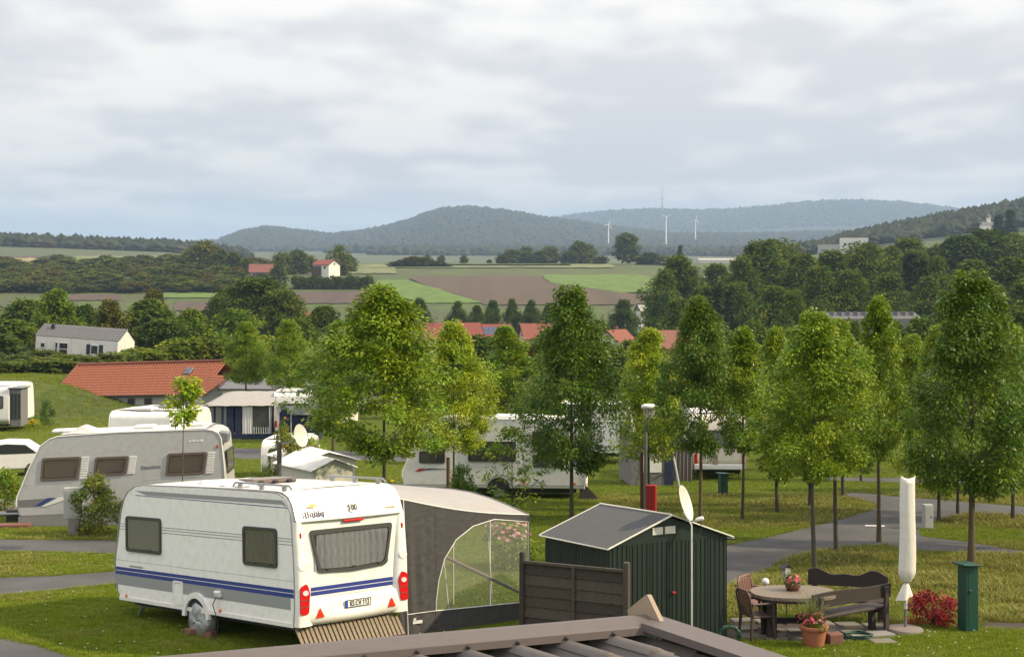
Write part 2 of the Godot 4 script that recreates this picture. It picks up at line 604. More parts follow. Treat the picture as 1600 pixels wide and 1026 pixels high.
func make_materials() -> void:
	ntex("fine", 0.06, 4, gray(0.9), gray(1.0), 512)
	ntex("blotch", 0.012, 4, gray(0.76), gray(1.0), 512)
	ntex("dirt", 0.012, 5, Color(0.945, 0.935, 0.915), Color(1, 1, 1), 512, Color(0.985, 0.982, 0.978))
	ntex("rough", 0.09, 4, gray(0.6), gray(1.0), 512)
	ntex("woodgrain", 0.03, 5, gray(0.45), gray(1.0), 512)
	ntex("grass_fine", 0.12, 5, Color(0.55, 0.6, 0.5), Color(1, 1, 1), 1024)
	ntex("grass_patch", 0.010, 5, Color(0.62, 0.72, 0.55), Color(1.0, 0.95, 0.9), 1024, Color(0.85, 0.86, 0.75))
	ntex("asphalt_n", 0.15, 4, gray(0.7), gray(1.0), 512)
	ntex("forest_n", 0.05, 5, gray(0.45), gray(1.0), 512)
	mat("white_paint", Color(0.77, 0.765, 0.735), 0.32, 0.0, "dirt", Vector3(0.7, 0.7, 0.7))
	mat("white_hammer", Color(0.81, 0.81, 0.785), 0.42, 0.0, "dirt", Vector3(0.9, 0.9, 0.9))
	mat("roof_white", Color(0.64, 0.62, 0.58), 0.5, 0.0, "dirt", Vector3(0.5, 0.5, 0.5))
	mat("grey_paint", Color(0.43, 0.435, 0.44), 0.4, 0.0, "dirt", Vector3(0.6, 0.6, 0.6))
	mat("white_plain", Color(0.72, 0.72, 0.71), 0.4, 0.0, "dirt", Vector3(0.5, 0.5, 0.5))
	mat("blue_stripe", Color(0.028, 0.045, 0.22), 0.35)
	mat("grey_stripe", Color(0.27, 0.275, 0.28), 0.45)
	mat("dark_line", Color(0.10, 0.11, 0.14), 0.5)
	mat("rubber", Color(0.022, 0.022, 0.022), 0.75, 0.0, "fine", Vector3(4, 4, 4))
	mat("frame_dark", Color(0.05, 0.05, 0.046), 0.5, 0.0, "fine", Vector3(3, 3, 3))
	mat("frame_brown", Color(0.12, 0.085, 0.07), 0.4)
	mat("interior", Color(0.035, 0.035, 0.04), 0.9)  # near black, its colour stands in for the darkness inside
	mat("curtain", Color(0.38, 0.39, 0.43), 0.9, 0.0, "blotch", Vector3(8, 0.8, 8))
	mat("curtain_brown", Color(0.27, 0.235, 0.225), 0.9, 0.0, "blotch", Vector3(5, 1, 5))
	mat("blind", Color(0.33, 0.315, 0.31), 0.9, 0.0, "fine", Vector3(6, 6, 6))
	mat("red_light", Color(0.52, 0.012, 0.012), 0.12)
	mat("clear_light", Color(0.62, 0.55, 0.55), 0.1)
	mat("orange_light", Color(0.75, 0.16, 0.02), 0.2)
	mat("steel", Color(0.42, 0.43, 0.44), 0.4, 0.7, "fine", Vector3(3, 3, 3))
	mat("galv", Color(0.36, 0.38, 0.40), 0.5, 0.6, "rough", Vector3(1, 1, 1))
	mat("foil", Color(0.66, 0.67, 0.68), 0.28, 0.85, "blotch", Vector3(6, 6, 6), 3.0)
	mat("black", Color(0.015, 0.015, 0.016), 0.6)
	mat("yellow_print", Color(0.70, 0.40, 0.05), 0.5)
	mat("navy_print", Color(0.03, 0.035, 0.12), 0.5)
	mat("plate_white", Color(0.72, 0.72, 0.70), 0.4)
	mat("plate_blue", Color(0.02, 0.06, 0.40), 0.4)
	mat("brick_red", Color(0.26, 0.12, 0.085), 0.9, 0.0, "rough", Vector3(3, 3, 3))
	mat("tent_roof", Color(0.33, 0.315, 0.305), 0.85, 0.0, "dirt", Vector3(0.35, 0.35, 0.35))
	mat("tent_dark", Color(0.075, 0.072, 0.072), 0.85, 0.0, "blotch", Vector3(1.5, 1.5, 1.5))
	mat("tent_navy", Color(0.018, 0.028, 0.075), 0.85, 0.0, "blotch", Vector3(1, 1, 1))
	mat("tent_grey", Color(0.20, 0.20, 0.20), 0.85, 0.0, "blotch", Vector3(1, 1, 1))
	mat("piping", Color(0.62, 0.62, 0.60), 0.7)
	mat("pole_white", Color(0.68, 0.68, 0.66), 0.4)
	mat("pole_brown", Color(0.17, 0.13, 0.115), 0.5)
	mat("fence_wood", Color(0.105, 0.080, 0.062), 0.9, 0.0, "woodgrain", Vector3(0.7, 6, 0.7), 1.0)
	mat("fence_wood2", Color(0.078, 0.060, 0.048), 0.9, 0.0, "woodgrain", Vector3(0.6, 5, 0.6), 1.0)
	mat("fence_wood3", Color(0.13, 0.105, 0.08), 0.9, 0.0, "woodgrain", Vector3(0.8, 7, 0.8), 1.0)
	mat("slat_wood", Color(0.46, 0.36, 0.25), 0.85, 0.0, "woodgrain", Vector3(4, 1, 4))
	mat("bench_wood", Color(0.052, 0.036, 0.028), 0.7, 0.0, "woodgrain", Vector3(2, 5, 2), 0.6)
	mat("bench_wood2", Color(0.075, 0.052, 0.042), 0.7, 0.0, "woodgrain", Vector3(2, 5, 2), 0.6)
	mat("table_top", Color(0.36, 0.29, 0.225), 0.55, 0.0, "woodgrain", Vector3(1.2, 1.2, 5))
	mat("shed_green", Color(0.014, 0.024, 0.019), 0.45, 0.0, "dirt", Vector3(1, 0.4, 1))
	mat("shed_roof", Color(0.052, 0.056, 0.062), 0.55, 0.0, "dirt", Vector3(1, 1, 1))
	mat("shed_trim", Color(0.66, 0.645, 0.56), 0.5, 0.0, "dirt", Vector3(2, 2, 2))
	mat("cap_brown", Color(0.105, 0.085, 0.079), 0.5, 0.0, "dirt", Vector3(1.5, 1.5, 1.5))
	mat("cap_end", Color(0.33, 0.255, 0.185), 0.6, 0.0, "dirt", Vector3(4, 4, 4))
	mat("tile_dark", Color(0.105, 0.092, 0.086), 0.62, 0.0, "dirt", Vector3(2, 2, 2))
	mat("tile_dark2", Color(0.092, 0.080, 0.075), 0.62, 0.0, "dirt", Vector3(2.5, 2.5, 2.5))
	mat("terracotta", Color(0.36, 0.125, 0.065), 0.85, 0.0, "dirt", Vector3(4, 4, 4))
	mat("bowl_brown", Color(0.12, 0.05, 0.035), 0.7)
	mat("soil", Color(0.04, 0.03, 0.02), 0.95)
	mat("cover_white", Color(0.64, 0.62, 0.58), 0.7, 0.0, "dirt", Vector3(2, 1, 2))
	mat("concrete", Color(0.34, 0.32, 0.29), 0.9, 0.0, "rough", Vector3(2, 2, 2), 0.3)
	mat("paving", Color(0.27, 0.24, 0.19), 0.92, 0.0, "rough", Vector3(1.5, 1.5, 1.5), 0.4)
	mat("paving2", Color(0.21, 0.19, 0.15), 0.92, 0.0, "rough", Vector3(1.5, 1.5, 1.5), 0.4)
	mat("green_box", Color(0.008, 0.052, 0.036), 0.4, 0.0, "dirt", Vector3(2, 2, 2))
	mat("red_box", Color(0.42, 0.018, 0.022), 0.42, 0.0, "dirt", Vector3(2, 2, 2))
	mat("cabinet_grey", Color(0.40, 0.41, 0.40), 0.6, 0.0, "dirt", Vector3(2, 2, 2))
	mat("hose_green", Color(0.012, 0.055, 0.035), 0.5)
	mat("dish", Color(0.58, 0.57, 0.53), 0.45, 0.0, "dirt", Vector3(2, 2, 2))
	mat("plastic_brown", Color(0.07, 0.042, 0.034), 0.5)
	mat("plastic_white", Color(0.68, 0.68, 0.66), 0.45)
	mat("cloth_red", Color(0.42, 0.02, 0.04), 0.8)
	mat("bark", Color(0.105, 0.092, 0.066), 0.95, 0.0, "rough", Vector3(4, 1.2, 4), 1.0)
	mat("bark_lichen", Color(0.150, 0.118, 0.058), 0.95, 0.0, "rough", Vector3(4, 1.2, 4), 1.0)
	mat("stake", Color(0.24, 0.10, 0.04), 0.9, 0.0, "woodgrain", Vector3(4, 1, 4))
	mat("asphalt", Color(0.120, 0.116, 0.118), 0.9, 0.0, "asphalt_n", Vector3(1.2, 1.2, 1.2))
	M["asphalt"].uv1_world_triplanar = true
	M["asphalt"].detail_enabled = true
	M["asphalt"].detail_blend_mode = BaseMaterial3D.BLEND_MODE_MUL
	M["asphalt"].detail_albedo = T["blotch"]
	M["asphalt"].detail_uv_layer = BaseMaterial3D.DETAIL_UV_2
	M["asphalt"].uv2_triplanar = true
	M["asphalt"].uv2_world_triplanar = true
	M["asphalt"].uv2_scale = Vector3(0.09, 0.09, 0.09)
	mat("render_white", Color(0.66, 0.65, 0.62), 0.85, 0.0, "dirt", Vector3(0.2, 0.2, 0.2))
	mat("render_cream", Color(0.52, 0.47, 0.38), 0.85, 0.0, "dirt", Vector3(0.2, 0.2, 0.2))
	mat("render_grey", Color(0.38, 0.38, 0.37), 0.85, 0.0, "dirt", Vector3(0.2, 0.2, 0.2))
	mat("roof_red", Color(0.185, 0.042, 0.028), 0.8, 0.0, "dirt", Vector3(0.4, 0.4, 0.4))
	mat("roof_orange", Color(0.27, 0.085, 0.042), 0.8, 0.0, "dirt", Vector3(0.4, 0.4, 0.4))
	mat("roof_orange2", Color(0.20, 0.058, 0.034), 0.8, 0.0, "dirt", Vector3(0.4, 0.4, 0.4))
	mat("roof_brown", Color(0.17, 0.06, 0.045), 0.8, 0.0, "dirt", Vector3(0.4, 0.4, 0.4))
	mat("roof_grey", Color(0.13, 0.13, 0.14), 0.7, 0.0, "dirt", Vector3(0.4, 0.4, 0.4))
	mat("verge_dark", Color(0.06, 0.03, 0.025), 0.8)
	mat("solar", Color(0.03, 0.05, 0.11), 0.15)
	mat("window_dark", Color(0.03, 0.035, 0.04), 0.1)
	mat("shutter", Color(0.012, 0.016, 0.03), 0.5)
	mat("turbine", Color(0.78, 0.78, 0.78), 0.5)
	mat("mast", Color(0.35, 0.35, 0.37), 0.6)
	mat("field_brown", Color(0.138, 0.090, 0.050), 0.95, 0.0, "woodgrain", Vector3(0.006, 0.02, 0.10))
	mat("field_brown2", Color(0.135, 0.082, 0.060), 0.95, 0.0, "woodgrain", Vector3(0.006, 0.02, 0.10))
	mat("field_green", Color(0.105, 0.175, 0.018), 0.95, 0.0, "blotch", Vector3(0.02, 0.02, 0.02))
	mat("field_dull", Color(0.165, 0.185, 0.065), 0.95, 0.0, "blotch", Vector3(0.02, 0.02, 0.02))
	mat("field_yellow", Color(0.33, 0.26, 0.10), 0.95, 0.0, "blotch", Vector3(0.02, 0.02, 0.02))
	mat("field_pale", Color(0.34, 0.33, 0.17), 0.95, 0.0, "blotch", Vector3(0.004, 0.004, 0.004))
	var g := StandardMaterial3D.new()
	g.vertex_color_use_as_albedo = true
	g.roughness = 0.95
	g.albedo_texture = T["grass_fine"]
	g.uv1_triplanar = true
	g.uv1_world_triplanar = true
	g.uv1_scale = Vector3(0.35, 0.35, 0.35)
	g.detail_enabled = true
	g.detail_blend_mode = BaseMaterial3D.BLEND_MODE_MUL
	g.detail_albedo = T["grass_patch"]
	g.detail_uv_layer = BaseMaterial3D.DETAIL_UV_2
	g.uv2_triplanar = true
	g.uv2_world_triplanar = true
	g.uv2_scale = Vector3(0.05, 0.05, 0.05)
	M["ground"] = g
	leafmat("leaf", Color(1.25, 1.2, 0.9))
	leafmat("leaf_dark", Color(1.25, 1.3, 0.8))
	leafmat("leaf_yellow", Color(3.7, 2.9, 0.9))
	leafmat("leaf_mid", Color(2.35, 2.1, 0.8))
	leafmat("leaf_far", Color(2.0, 1.8, 0.95), 0.45, 0.7)
	leafmat("leaf_far_dark", Color(1.4, 1.4, 0.85), 0.4, 0.7)
	leafmat("leaf_far_autumn", Color(2.2, 1.35, 0.9), 0.45, 0.7)
	leafmat("leaf_far_light", Color(2.7, 2.4, 1.0), 0.5, 0.7)
	leafmat("leaf_red", Color(5.5, 0.30, 1.6), 0.5, 0.5)
	leafmat("petal", Color.WHITE, 0.5, 0.6)

# how dry the grass is at a place, 0 to 1
func dry(x: float, d: float) -> float:
	var n := fbm.get_noise_2d(x * 7.0, d * 7.0) * 0.9
	var k := 0.0
	k += ss(1.5, 3.0, x) * ss(25.6, 27.0, d) * (1 - ss(36.0, 39.0, d)) * 0.95
	k += ss(2.0, 4.0, x) * (1 - ss(15.0, 18.0, x)) * ss(40.0, 42.5, d) * (1 - ss(49, 53, d)) * 0.85
	k += ss(-8, -12, x) * ss(27.5, 29.0, d) * (1 - ss(38, 42, d)) * 0.30
	k += ss(12, 16, x) * ss(36, 39, d) * (1 - ss(50, 54, d)) * 0.5
	return clampf(k * (0.85 + n * 1.4), 0, 1)

func ground_color(x: float, d: float) -> Color:
	var lush := Color(0.150, 0.205, 0.016)
	if d < 110: return lush.lerp(Color(0.225, 0.225, 0.058), dry(x, d))
	var meadow := Color(0.112, 0.128, 0.036).lerp(Color(0.19, 0.17, 0.075), clampf(fbm.get_noise_2d(x * 0.08 + 40.0, d * 0.08) * 1.6 + 0.25, 0, 1))
	var c := lush.lerp(meadow, clampf(0.62 + fbm.get_noise_2d(x * 1.3, d * 1.3) * 2.2, 0, 1))
	if d > 1100:
		var u := 800.0 + x / d * F
		var wood := Color(0.030, 0.048, 0.020)
		var open := Color(0.15, 0.17, 0.075)
		var k := ss(3300, 3400, d)
		if d < 2000:
			k = maxf(ss(1180, 1290, u), ss(470, 330, u) * ss(1280, 1330, d))
		elif d < 3300:
			k = clampf(fbm.get_noise_2d(x * 0.03, d * 0.03) * 4.0 + ss(1080, 1160, u) + ss(930, 800, u) * 0.7, 0, 1)
		elif d > 6000:
			k = 1.0
		c = open.lerp(wood, k)
	return c

func make_ground() -> void:
	var us := []
	var u := -3.0
	while u < 3.0:
		us.append(u)
		u += 0.0042 if absf(u) < 0.50 else (0.03 if absf(u) < 0.8 else 0.3)
	us.append(3.0)
	us.reverse()
	var ds := []
	var d := 14.0
	while d < 11000:
		ds.append(d)
		d *= 1.0195
	var m := mb()
	var rows := []
	for k in [-60.0, -20.0]:
		var row := PackedVector3Array()
		for q in us:
			row.append(Vector3(q * 14.0, gy(q * 14.0, k), -k))
			m.c.append(Color(0.150, 0.205, 0.016))
		rows.append(row)
	for k in ds:
		var row := PackedVector3Array()
		for q in us:
			row.append(Vector3(q * k, gy(q * k, k), -k))
			m.c.append(ground_color(q * k, k))
		rows.append(row)
	m.grid(rows)
	setting(m, "ground", M["ground"])

# a sheet laid on the even slope, from an outline of picture points on the ground
var ROADS := []
func slab(called: String, pts: Array, m: Material, up: float, wob := 0.06) -> void:
	var seen := PackedVector2Array()
	for q in pts: seen.append(Vector2(q[0], q[1]))
	ROADS.append(seen)
	var poly := PackedVector2Array()
	for k in pts.size():
		var a := G(pts[k][0], pts[k][1]); var b := G(pts[(k + 1) % pts.size()][0], pts[(k + 1) % pts.size()][1])
		var steps := clampi(int(a.distance_to(b) / 0.5), 1, 60)
		for j in steps:
			var p := a.lerp(b, float(j) / steps)
			poly.append(Vector2(p.x + fbm.get_noise_2d(p.x * 60, p.z * 60) * wob, -p.z + fbm.get_noise_2d(p.z * 60, p.x * 60) * wob))
	var t := Geometry2D.triangulate_polygon(poly)
	var q := mb()
	for k in range(0, t.size(), 3):
		var v3 := []
		for j in 3:
			var p := poly[t[k + j]]
			v3.append(Vector3(p.x, gy(p.x, p.y) + up, -p.y))
		if (v3[2] - v3[0]).cross(v3[1] - v3[0]).y < 0: q.tri(v3[0], v3[2], v3[1])
		else: q.tri(v3[0], v3[1], v3[2])
	setting(q, called, m)

func make_roads() -> void:
	slab("road", [[-260, 843], [-100, 842], [170, 845], [420, 850], [420, 868], [170, 865], [60, 862], [-260, 858]], M["asphalt"], 0.012)
	slab("road", [[-260, 907], [0, 903], [90, 900], [170, 894], [420, 880], [420, 895], [170, 913], [90, 922], [0, 930], [-260, 945]], M["asphalt"], 0.012)
	slab("road", [[-60, 992], [0, 998], [55, 1009], [110, 1026], [150, 1060], [-60, 1060]], M["asphalt"], 0.012)
	# the lane that sweeps up past the shed, its fork to the right and its far arm
	slab("road", [[1000, 878], [1144, 851], [1210, 838], [1282, 820], [1330, 807], [1369, 796], [1372, 788], [1330, 777], [1318, 771], [1345, 770], [1400, 776], [1460, 780], [1530, 786], [1600, 792], [1720, 800], [1720, 808], [1600, 806], [1515, 803], [1470, 813], [1436, 828], [1440, 838], [1520, 848], [1600, 861], [1720, 872], [1720, 880], [1600, 868], [1520, 864], [1430, 860], [1382, 851], [1315, 856], [1282, 862], [1225, 877], [1180, 898], [1150, 914], [1080, 950], [1000, 950]], M["asphalt"], 0.012, 0.10)
	slab("road", [[1290, 746], [1400, 747], [1520, 750], [1720, 756], [1720, 762], [1520, 757], [1400, 754], [1290, 751]], M["asphalt"], 0.012)
	slab("road", [[-200, 781], [0, 781], [30, 780], [60, 783], [30, 808], [0, 806], [-200, 805]], M["paving"], 0.012)
	slab("road", [[330, 700], [520, 703], [640, 712], [640, 722], [500, 716], [380, 718], [330, 708]], M["asphalt"], 0.012)
	slab("road_marking", [[1352, 820.8], [1383, 821.6], [1383, 823.2], [1352, 822.4]], M["white_plain"], 0.017, 0.0)
	slab("flower_bed", [[1535, 971], [1600, 974], [1720, 980], [1720, 991], [1600, 985], [1535, 981]], M["soil"], 0.01)
	slab("path", [[1135, 966], [1220, 964], [1290, 970], [1400, 980], [1400, 994], [1330, 1003], [1240, 1004], [1160, 1001], [1135, 1004]], M["soil"], 0.008)

func field(rows: Array, m: Material, d0 := 470.0, up := 0.35) -> void:
	var g := []
	for r in rows:
		var row := PackedVector3Array()
		for j in 25:
			var px := lerpf(r[2], r[1], j / 24.0)
			var d := hit(px, r[0] + fbm.get_noise_1d(px * 3.0) * 1.2, d0)
			var x := (px - 800.0) / F * d
			row.append(Vector3(x, gy(x, d) + up * d / 600.0, -d))
		g.append(row)
	setting(mb().grid(g), "field", m)

func make_fields() -> void:
	field([[474, 664, 757], [470, 645, 742], [466, 630, 730], [459, 604, 705], [452, 588, 685], [445, 586, 660], [438, 590, 635]], M["field_green"])
	field([[477, 757, 990], [471, 746, 1022], [464, 724, 1022], [457, 700, 965], [450, 676, 915], [443, 656, 862], [436, 640, 848], [431, 655, 846]], M["field_brown"])
	field([[458, 968, 1024], [450, 916, 1024], [443, 863, 1024], [436, 850, 1020], [430, 850, 1000]], M["field_green"], 470.0, 0.4)
	field([[475, 470, 640], [470, 460, 632], [465, 455, 622], [461, 458, 605], [457, 465, 590]], M["field_brown2"])
	field([[470, 108, 187], [466, 106, 187], [461, 112, 185]], M["field_brown2"])
	field([[486, 272, 339], [480, 270, 340], [473, 275, 339]], M["field_brown2"], 400.0)
	field([[428, 540, 620], [422, 540, 618], [416, 542, 617]], M["field_dull"])
	field([[419, 560, 960], [416, 560, 960], [413.5, 570, 950]], M["field_dull"])
	field([[413, -60, 58], [408, -60, 62], [404, -60, 55]], M["field_yellow"], 700.0)
	field([[403.5, -60, 92], [400.5, -60, 90]], M["field_brown2"], 700.0)
	field([[413, 112, 262], [407, 108, 266], [401, 118, 258]], M["field_dull"], 700.0)
	field([[398, 985, 1115], [392, 1000, 1150], [386, 1010, 1140]], M["field_pale"], 1700.0, 0.6)
	field([[466, 255, 350], [461, 250, 350], [458, 255, 345]], M["field_green"])

# ---------- woods far away ----------
func wood(called: String, label: String, lo: Array, d0: float, d1: float, step: float, size: float, cols: Array, keep := 1.0) -> void:
	rng.seed = hash(called + label)
	var m := mb()
	var rows := []
	for i in 7:
		var t := i / 6.0
		var row := PackedVector3Array()
		for j in 9:
			var a := TAU * j / 9 + i * 0.35
			var e := (sqrt(maxf(0.0, 1 - pow(t * 1.4 - 0.4, 2))) * 0.56 + 0.02) * (1.0 + 0.75 * fbm.get_noise_2d(j * 37.0, i * 41.0))
			row.append(Vector3(cos(a) * e, t * (1.0 + 0.25 * fbm.get_noise_2d(j * 51.0, i * 17.0)), sin(a) * e))
		rows.append(row)
	m.grid(rows, true)
	m.c.resize(m.v.size()); m.c.fill(Color.WHITE)
	var me := m.mesh()
	var xf := []
	var cs := []
	var d := d0
	while d < d1:
		var x: float = (lo[0] - 800.0) / F * d
		var x1: float = (lo[1] - 800.0) / F * d
		while x < x1:
			var px := x + rng.randf_range(-0.5, 0.5) * step
			var pd := d + rng.randf_range(-0.5, 0.5) * step
			x += step
			if fbm.get_noise_2d(px * 0.3, pd * 0.3) > keep - 0.5: continue
			var c := ground_color(px, pd)
			if c.r > 0.075: continue
			var s := size * rng.randf_range(0.65, 1.35)
			xf.append(Transform3D(Basis(Vector3.UP, rng.randf() * TAU).scaled(Vector3(s * 1.1, s * rng.randf_range(0.85, 1.25), s * 1.1)), Vector3(px, gy(px, pd) - s * 0.15, -pd)))
			var col: Color = cols[rng.randi() % cols.size()]
			cs.append(col * rng.randf_range(0.75, 1.25))
		d += step * 0.9
	scatter(called, label, "forest", me, M["wood_leaf"], xf, cs)

func make_far_woods() -> void:
	var m := StandardMaterial3D.new()
	m.vertex_color_use_as_albedo = true
	m.roughness = 0.9
	m.albedo_texture = T["forest_n"]
	m.uv1_triplanar = true
	m.uv1_world_triplanar = true
	m.uv1_scale = Vector3(0.05, 0.05, 0.05)
	M["wood_leaf"] = m
	var g := [Color(0.034, 0.056, 0.018), Color(0.045, 0.062, 0.018), Color(0.026, 0.045, 0.018), Color(0.058, 0.060, 0.020)]
	wood("forest", "dark mixed wood covering the near hill on the right skyline", [1130, 1760], 1130, 1560, 5.5, 8.0, g)
	wood("forest", "long dark wood along the low ridge behind the yellow field", [-200, 520], 1300, 1620, 6.0, 8.5, g)
	wood("forest", "hazy wood covering the round blue hill in the distance", [200, 1500], 3350, 5250, 17.0, 12.0, g)
	wood("forest", "pale blue wood on the farthest long ridge", [650, 1750], 6900, 8100, 30.0, 18.0, g)
	wood("forest", "patches of wood on the plain below the blue hills", [380, 1500], 2300, 3350, 20.0, 12.0, g)

# ---------- the brown roof in the foreground ----------
func make_foreground_roof() -> void:
	var e := P(1006, 961, 7.5)
	var rd := Vector3(0.938, 0, -0.347).normalized()
	var vd := Vector3(0.72, -0.10, 0.69).normalized()
	var up := rd.cross(-vd).normalized()
	if up.y < 0: up = -up
	var o := thing("garden_building", "brown tiled roof with folded metal ridge cap in front of the caravan", "building", Transform3D(Basis(), e))
	var nd := up.cross(rd).normalized()
	if nd.z < 0: nd = -nd
	# ridge cap: far wing, near wing, lip
	var sec := [[-0.14, -0.045], [-0.012, 0.0], [0.012, 0.0], [0.098, -0.020], [0.104, -0.026], [0.108, -0.062]]
	var r := []
	for t in [-4.2, -1.5, 0.02]:
		var row := PackedVector3Array()
		for q in sec: row.append(rd * t + nd * q[0] + Vector3(0, q[1], 0))
		r.append(row)
	var m := mb()
	for k in sec.size() - 1:
		for t in 2: m.quad(r[t][k], r[t][k + 1], r[t + 1][k + 1], r[t + 1][k])
	part(m, "ridge_cap", M["cap_brown"], o)
	var sc := mb().lathe(Vector3.ZERO, [[0.0, 0.010], [0.008, 0.009], [0.011, 0.004], [0.011, -0.002]], 8, Basis(Vector3.RIGHT, PI / 2)).mesh()
	for k in 11:
		var s := part(sc, "screw", M["black"], o)
		s.position = rd * (-0.22 - k * 0.26) + nd * 0.110 + Vector3(0, -0.042, 0)
	# end plate of the ridge
	var pl := rq([Vector2(-0.115, -0.085), Vector2(0.12, -0.10), Vector2(0.12, -0.035), Vector2(0.0, 0.105), Vector2(-0.155, -0.025)], 0.012, 2)
	var ep := part(mb().prism(pl, -0.012, 0.012, Transform3D(Basis(nd * 0.96 + rd * 0.3, Vector3.UP, rd), Vector3.ZERO)), "end_plate", M["cap_end"], o)
	ep.position = rd * 0.03 + Vector3(0, 0.005, 0)
	# verge trim
	var vs := [[-0.10, -0.035], [-0.095, 0.004], [0.075, 0.004], [0.08, -0.05], [0.075, -0.16]]
	m = mb()
	var side := vd.cross(up).normalized()
	if side.x < 0: side = -side
	for k in vs.size() - 1:
		var a: Vector3 = side * vs[k][0] + up * vs[k][1]; var b: Vector3 = side * vs[k + 1][0] + up * vs[k + 1][1]
		var o0 := vd * 0.06 + up * -0.008
		m.quad(a + o0, b + o0, b + vd * 3.0 + o0, a + vd * 3.0 + o0)
	part(m, "verge_trim", M["cap_brown"], o)
	# wavy tiles
	var wv := 0.262
	var tl := mb()
	var rows := []
	for i in 5:
		var row := PackedVector3Array()
		var t: float = [0.0, 0.0, 0.14, 0.28, 0.37][i]
		for j in 13:
			var x := j / 12.0
			var y := 0.030 * sin(TAU * x) + 0.010 * sin(2 * TAU * x)
			row.append(rd * (x * wv * 1.04) + vd * (0.37 - t) + up * (y + (0.37 - t) * 0.05 - (0.018 if i == 0 else 0.0)))
		rows.append(row)
	tl.grid(rows)
	var te := tl.mesh()
	for i in 7:
		for j in 15:
			var q := part(te, "roof_tile", M["tile_dark" if (i * 7 + j * 3) % 5 < 3 else "tile_dark2"], o)
			q.position = rd * (-0.32 - wv * j) + vd * (0.03 + 0.31 * i) + up * (-0.090)
	m = mb()
	m.quad(rd * -4.2 + up * -0.16, rd * 0.02 + up * -0.16, rd * 0.02 + vd * 3.0 + up * -0.16, rd * -4.2 + vd * 3.0 + up * -0.16)
	part(m, "roof_deck", M["bench_wood"], o)
	var wl := Vector3(0, -4.0, 0)
	m = mb()
	var c0 := rd * -0.05 - nd * 0.12 + up * -0.12; var c1 := rd * -4.1 - nd * 0.12 + up * -0.12; var c2 := rd * -0.12 + vd * 2.9 + up * -0.17
	m.quad(c0, c1, c1 + wl, c0 + wl); m.quad(c0, c0 + wl, c2 + wl, c2)
	part(m, "wall", M["fence_wood"], o)

# ---------- caravans ----------
const SIDE := Transform3D(Vector3(-1, 0, 0), Vector3(0, 1, 0), Vector3(0, 0, -1), Vector3.ZERO)   # picture x runs towards the rear, z outwards
const REAR := Transform3D(Vector3(0, 0, 1), Vector3(0, 1, 0), Vector3(-1, 0, 0), Vector3.ZERO)

func van_frame(at: Vector3, nose: Vector3, across_drop := 0.0) -> Transform3D:
	var a := nose.normalized()
	var b := Vector3(-a.z, across_drop, a.x)
	b = (b - a * a.dot(b)).normalized()
	return Transform3D(a, b.cross(a), b, at)

func window(o: Node, poly: PackedVector2Array, xf: Transform3D, fm: Material, back: Material, folds: float, fw := 0.045, alpha := 0.16) -> void:
	var inner := inset(poly, fw)
	var w := part(mb().frame(poly, inner, -0.004, 0.034, xf), "window", fm, o)
	part(mb().prism(inset(poly, fw * 0.6), -0.002, 0.004, xf), "dark_backing", M["interior"], w)  # dark sheet on the closed wall, painted as the unlit inside
	var lo := inner[0]; var hi := inner[0]
	for q in inner: lo = lo.min(q); hi = hi.max(q)
	if folds > 0:
		var rows := [PackedVector3Array(), PackedVector3Array()]
		for j in 81:
			var t := j / 80.0
			var x := lerpf(lo.x + 0.02, hi.x - 0.02, t)
			var y0 := hi.y; var y1 := lo.y
			for k in inner.size():
				var a := inner[k]; var b := inner[(k + 1) % inner.size()]
				if (a.x - x) * (b.x - x) <= 0 and absf(a.x - b.x) > 1e-5:
					var yy := lerpf(a.y, b.y, (x - a.x) / (b.x - a.x))
					if yy > (lo.y + hi.y) / 2: y0 = yy
					else: y1 = yy
			var z := 0.013 + 0.007 * sin(t * folds * TAU + 1.4 * sin(t * 11.0))
			rows[0].append(xf * Vector3(x, y0 - 0.012, z)); rows[1].append(xf * Vector3(x, y1 + 0.015, z))
		part(mb().grid(rows), "curtain", back, w)
	else:
		part(mb().prism(inset(poly, fw * 1.25), 0.006, 0.010, xf), "blind", back, w)
	part(mb().prism(inner, 0.026, 0.029, xf), "pane", glass("van_glass%.2f" % alpha, Color(0.02, 0.018, 0.016), alpha), w)

func ellipse(cx: float, cy: float, rx: float, ry: float, n := 16, a0 := 0.0, a1 := TAU) -> PackedVector2Array:
	var p := PackedVector2Array()
	for k in n: p.append(Vector2(cx + rx * cos(lerpf(a0, a1, float(k) / (n if a1 - a0 >= TAU - 0.01 else n - 1))), cy + ry * sin(lerpf(a0, a1, float(k) / (n if a1 - a0 >= TAU - 0.01 else n - 1)))))
	return p

func strip(o: Node, called: String, m: Material, s0: float, s1: float, t0: float, t1: float, z := 0.003, xf := SIDE) -> MeshInstance3D:
	return part(mb().prism(PackedVector2Array([Vector2(s0, t0), Vector2(s1, t0), Vector2(s1, t1), Vector2(s0, t1)]), -0.002, z, xf), called, m, o)

func wheel(o: Node, s: float, t: float, z: float, r: float, hub: Material, out := -1.0) -> void:
	var bs := Basis(Vector3.RIGHT, PI / 2 * -out * -1.0)
	var w := Node3D.new()
	w.name = "wheel"
	o.add_child(w, true)
	w.position = Vector3(s, t, z)
	part(mb().lathe(Vector3.ZERO, [[r * 0.62, 0.09], [r * 0.9, 0.085], [r, 0.05], [r, -0.06], [r * 0.9, -0.09], [r * 0.5, -0.09]], 24, bs), "tyre", M["rubber"], w)
	part(mb().lathe(Vector3.ZERO, [[0.0, 0.07], [r * 0.25, 0.075], [r * 0.3, 0.05], [r * 0.6, 0.075], [r * 0.64, 0.085]], 24, bs), "rim", hub, w)

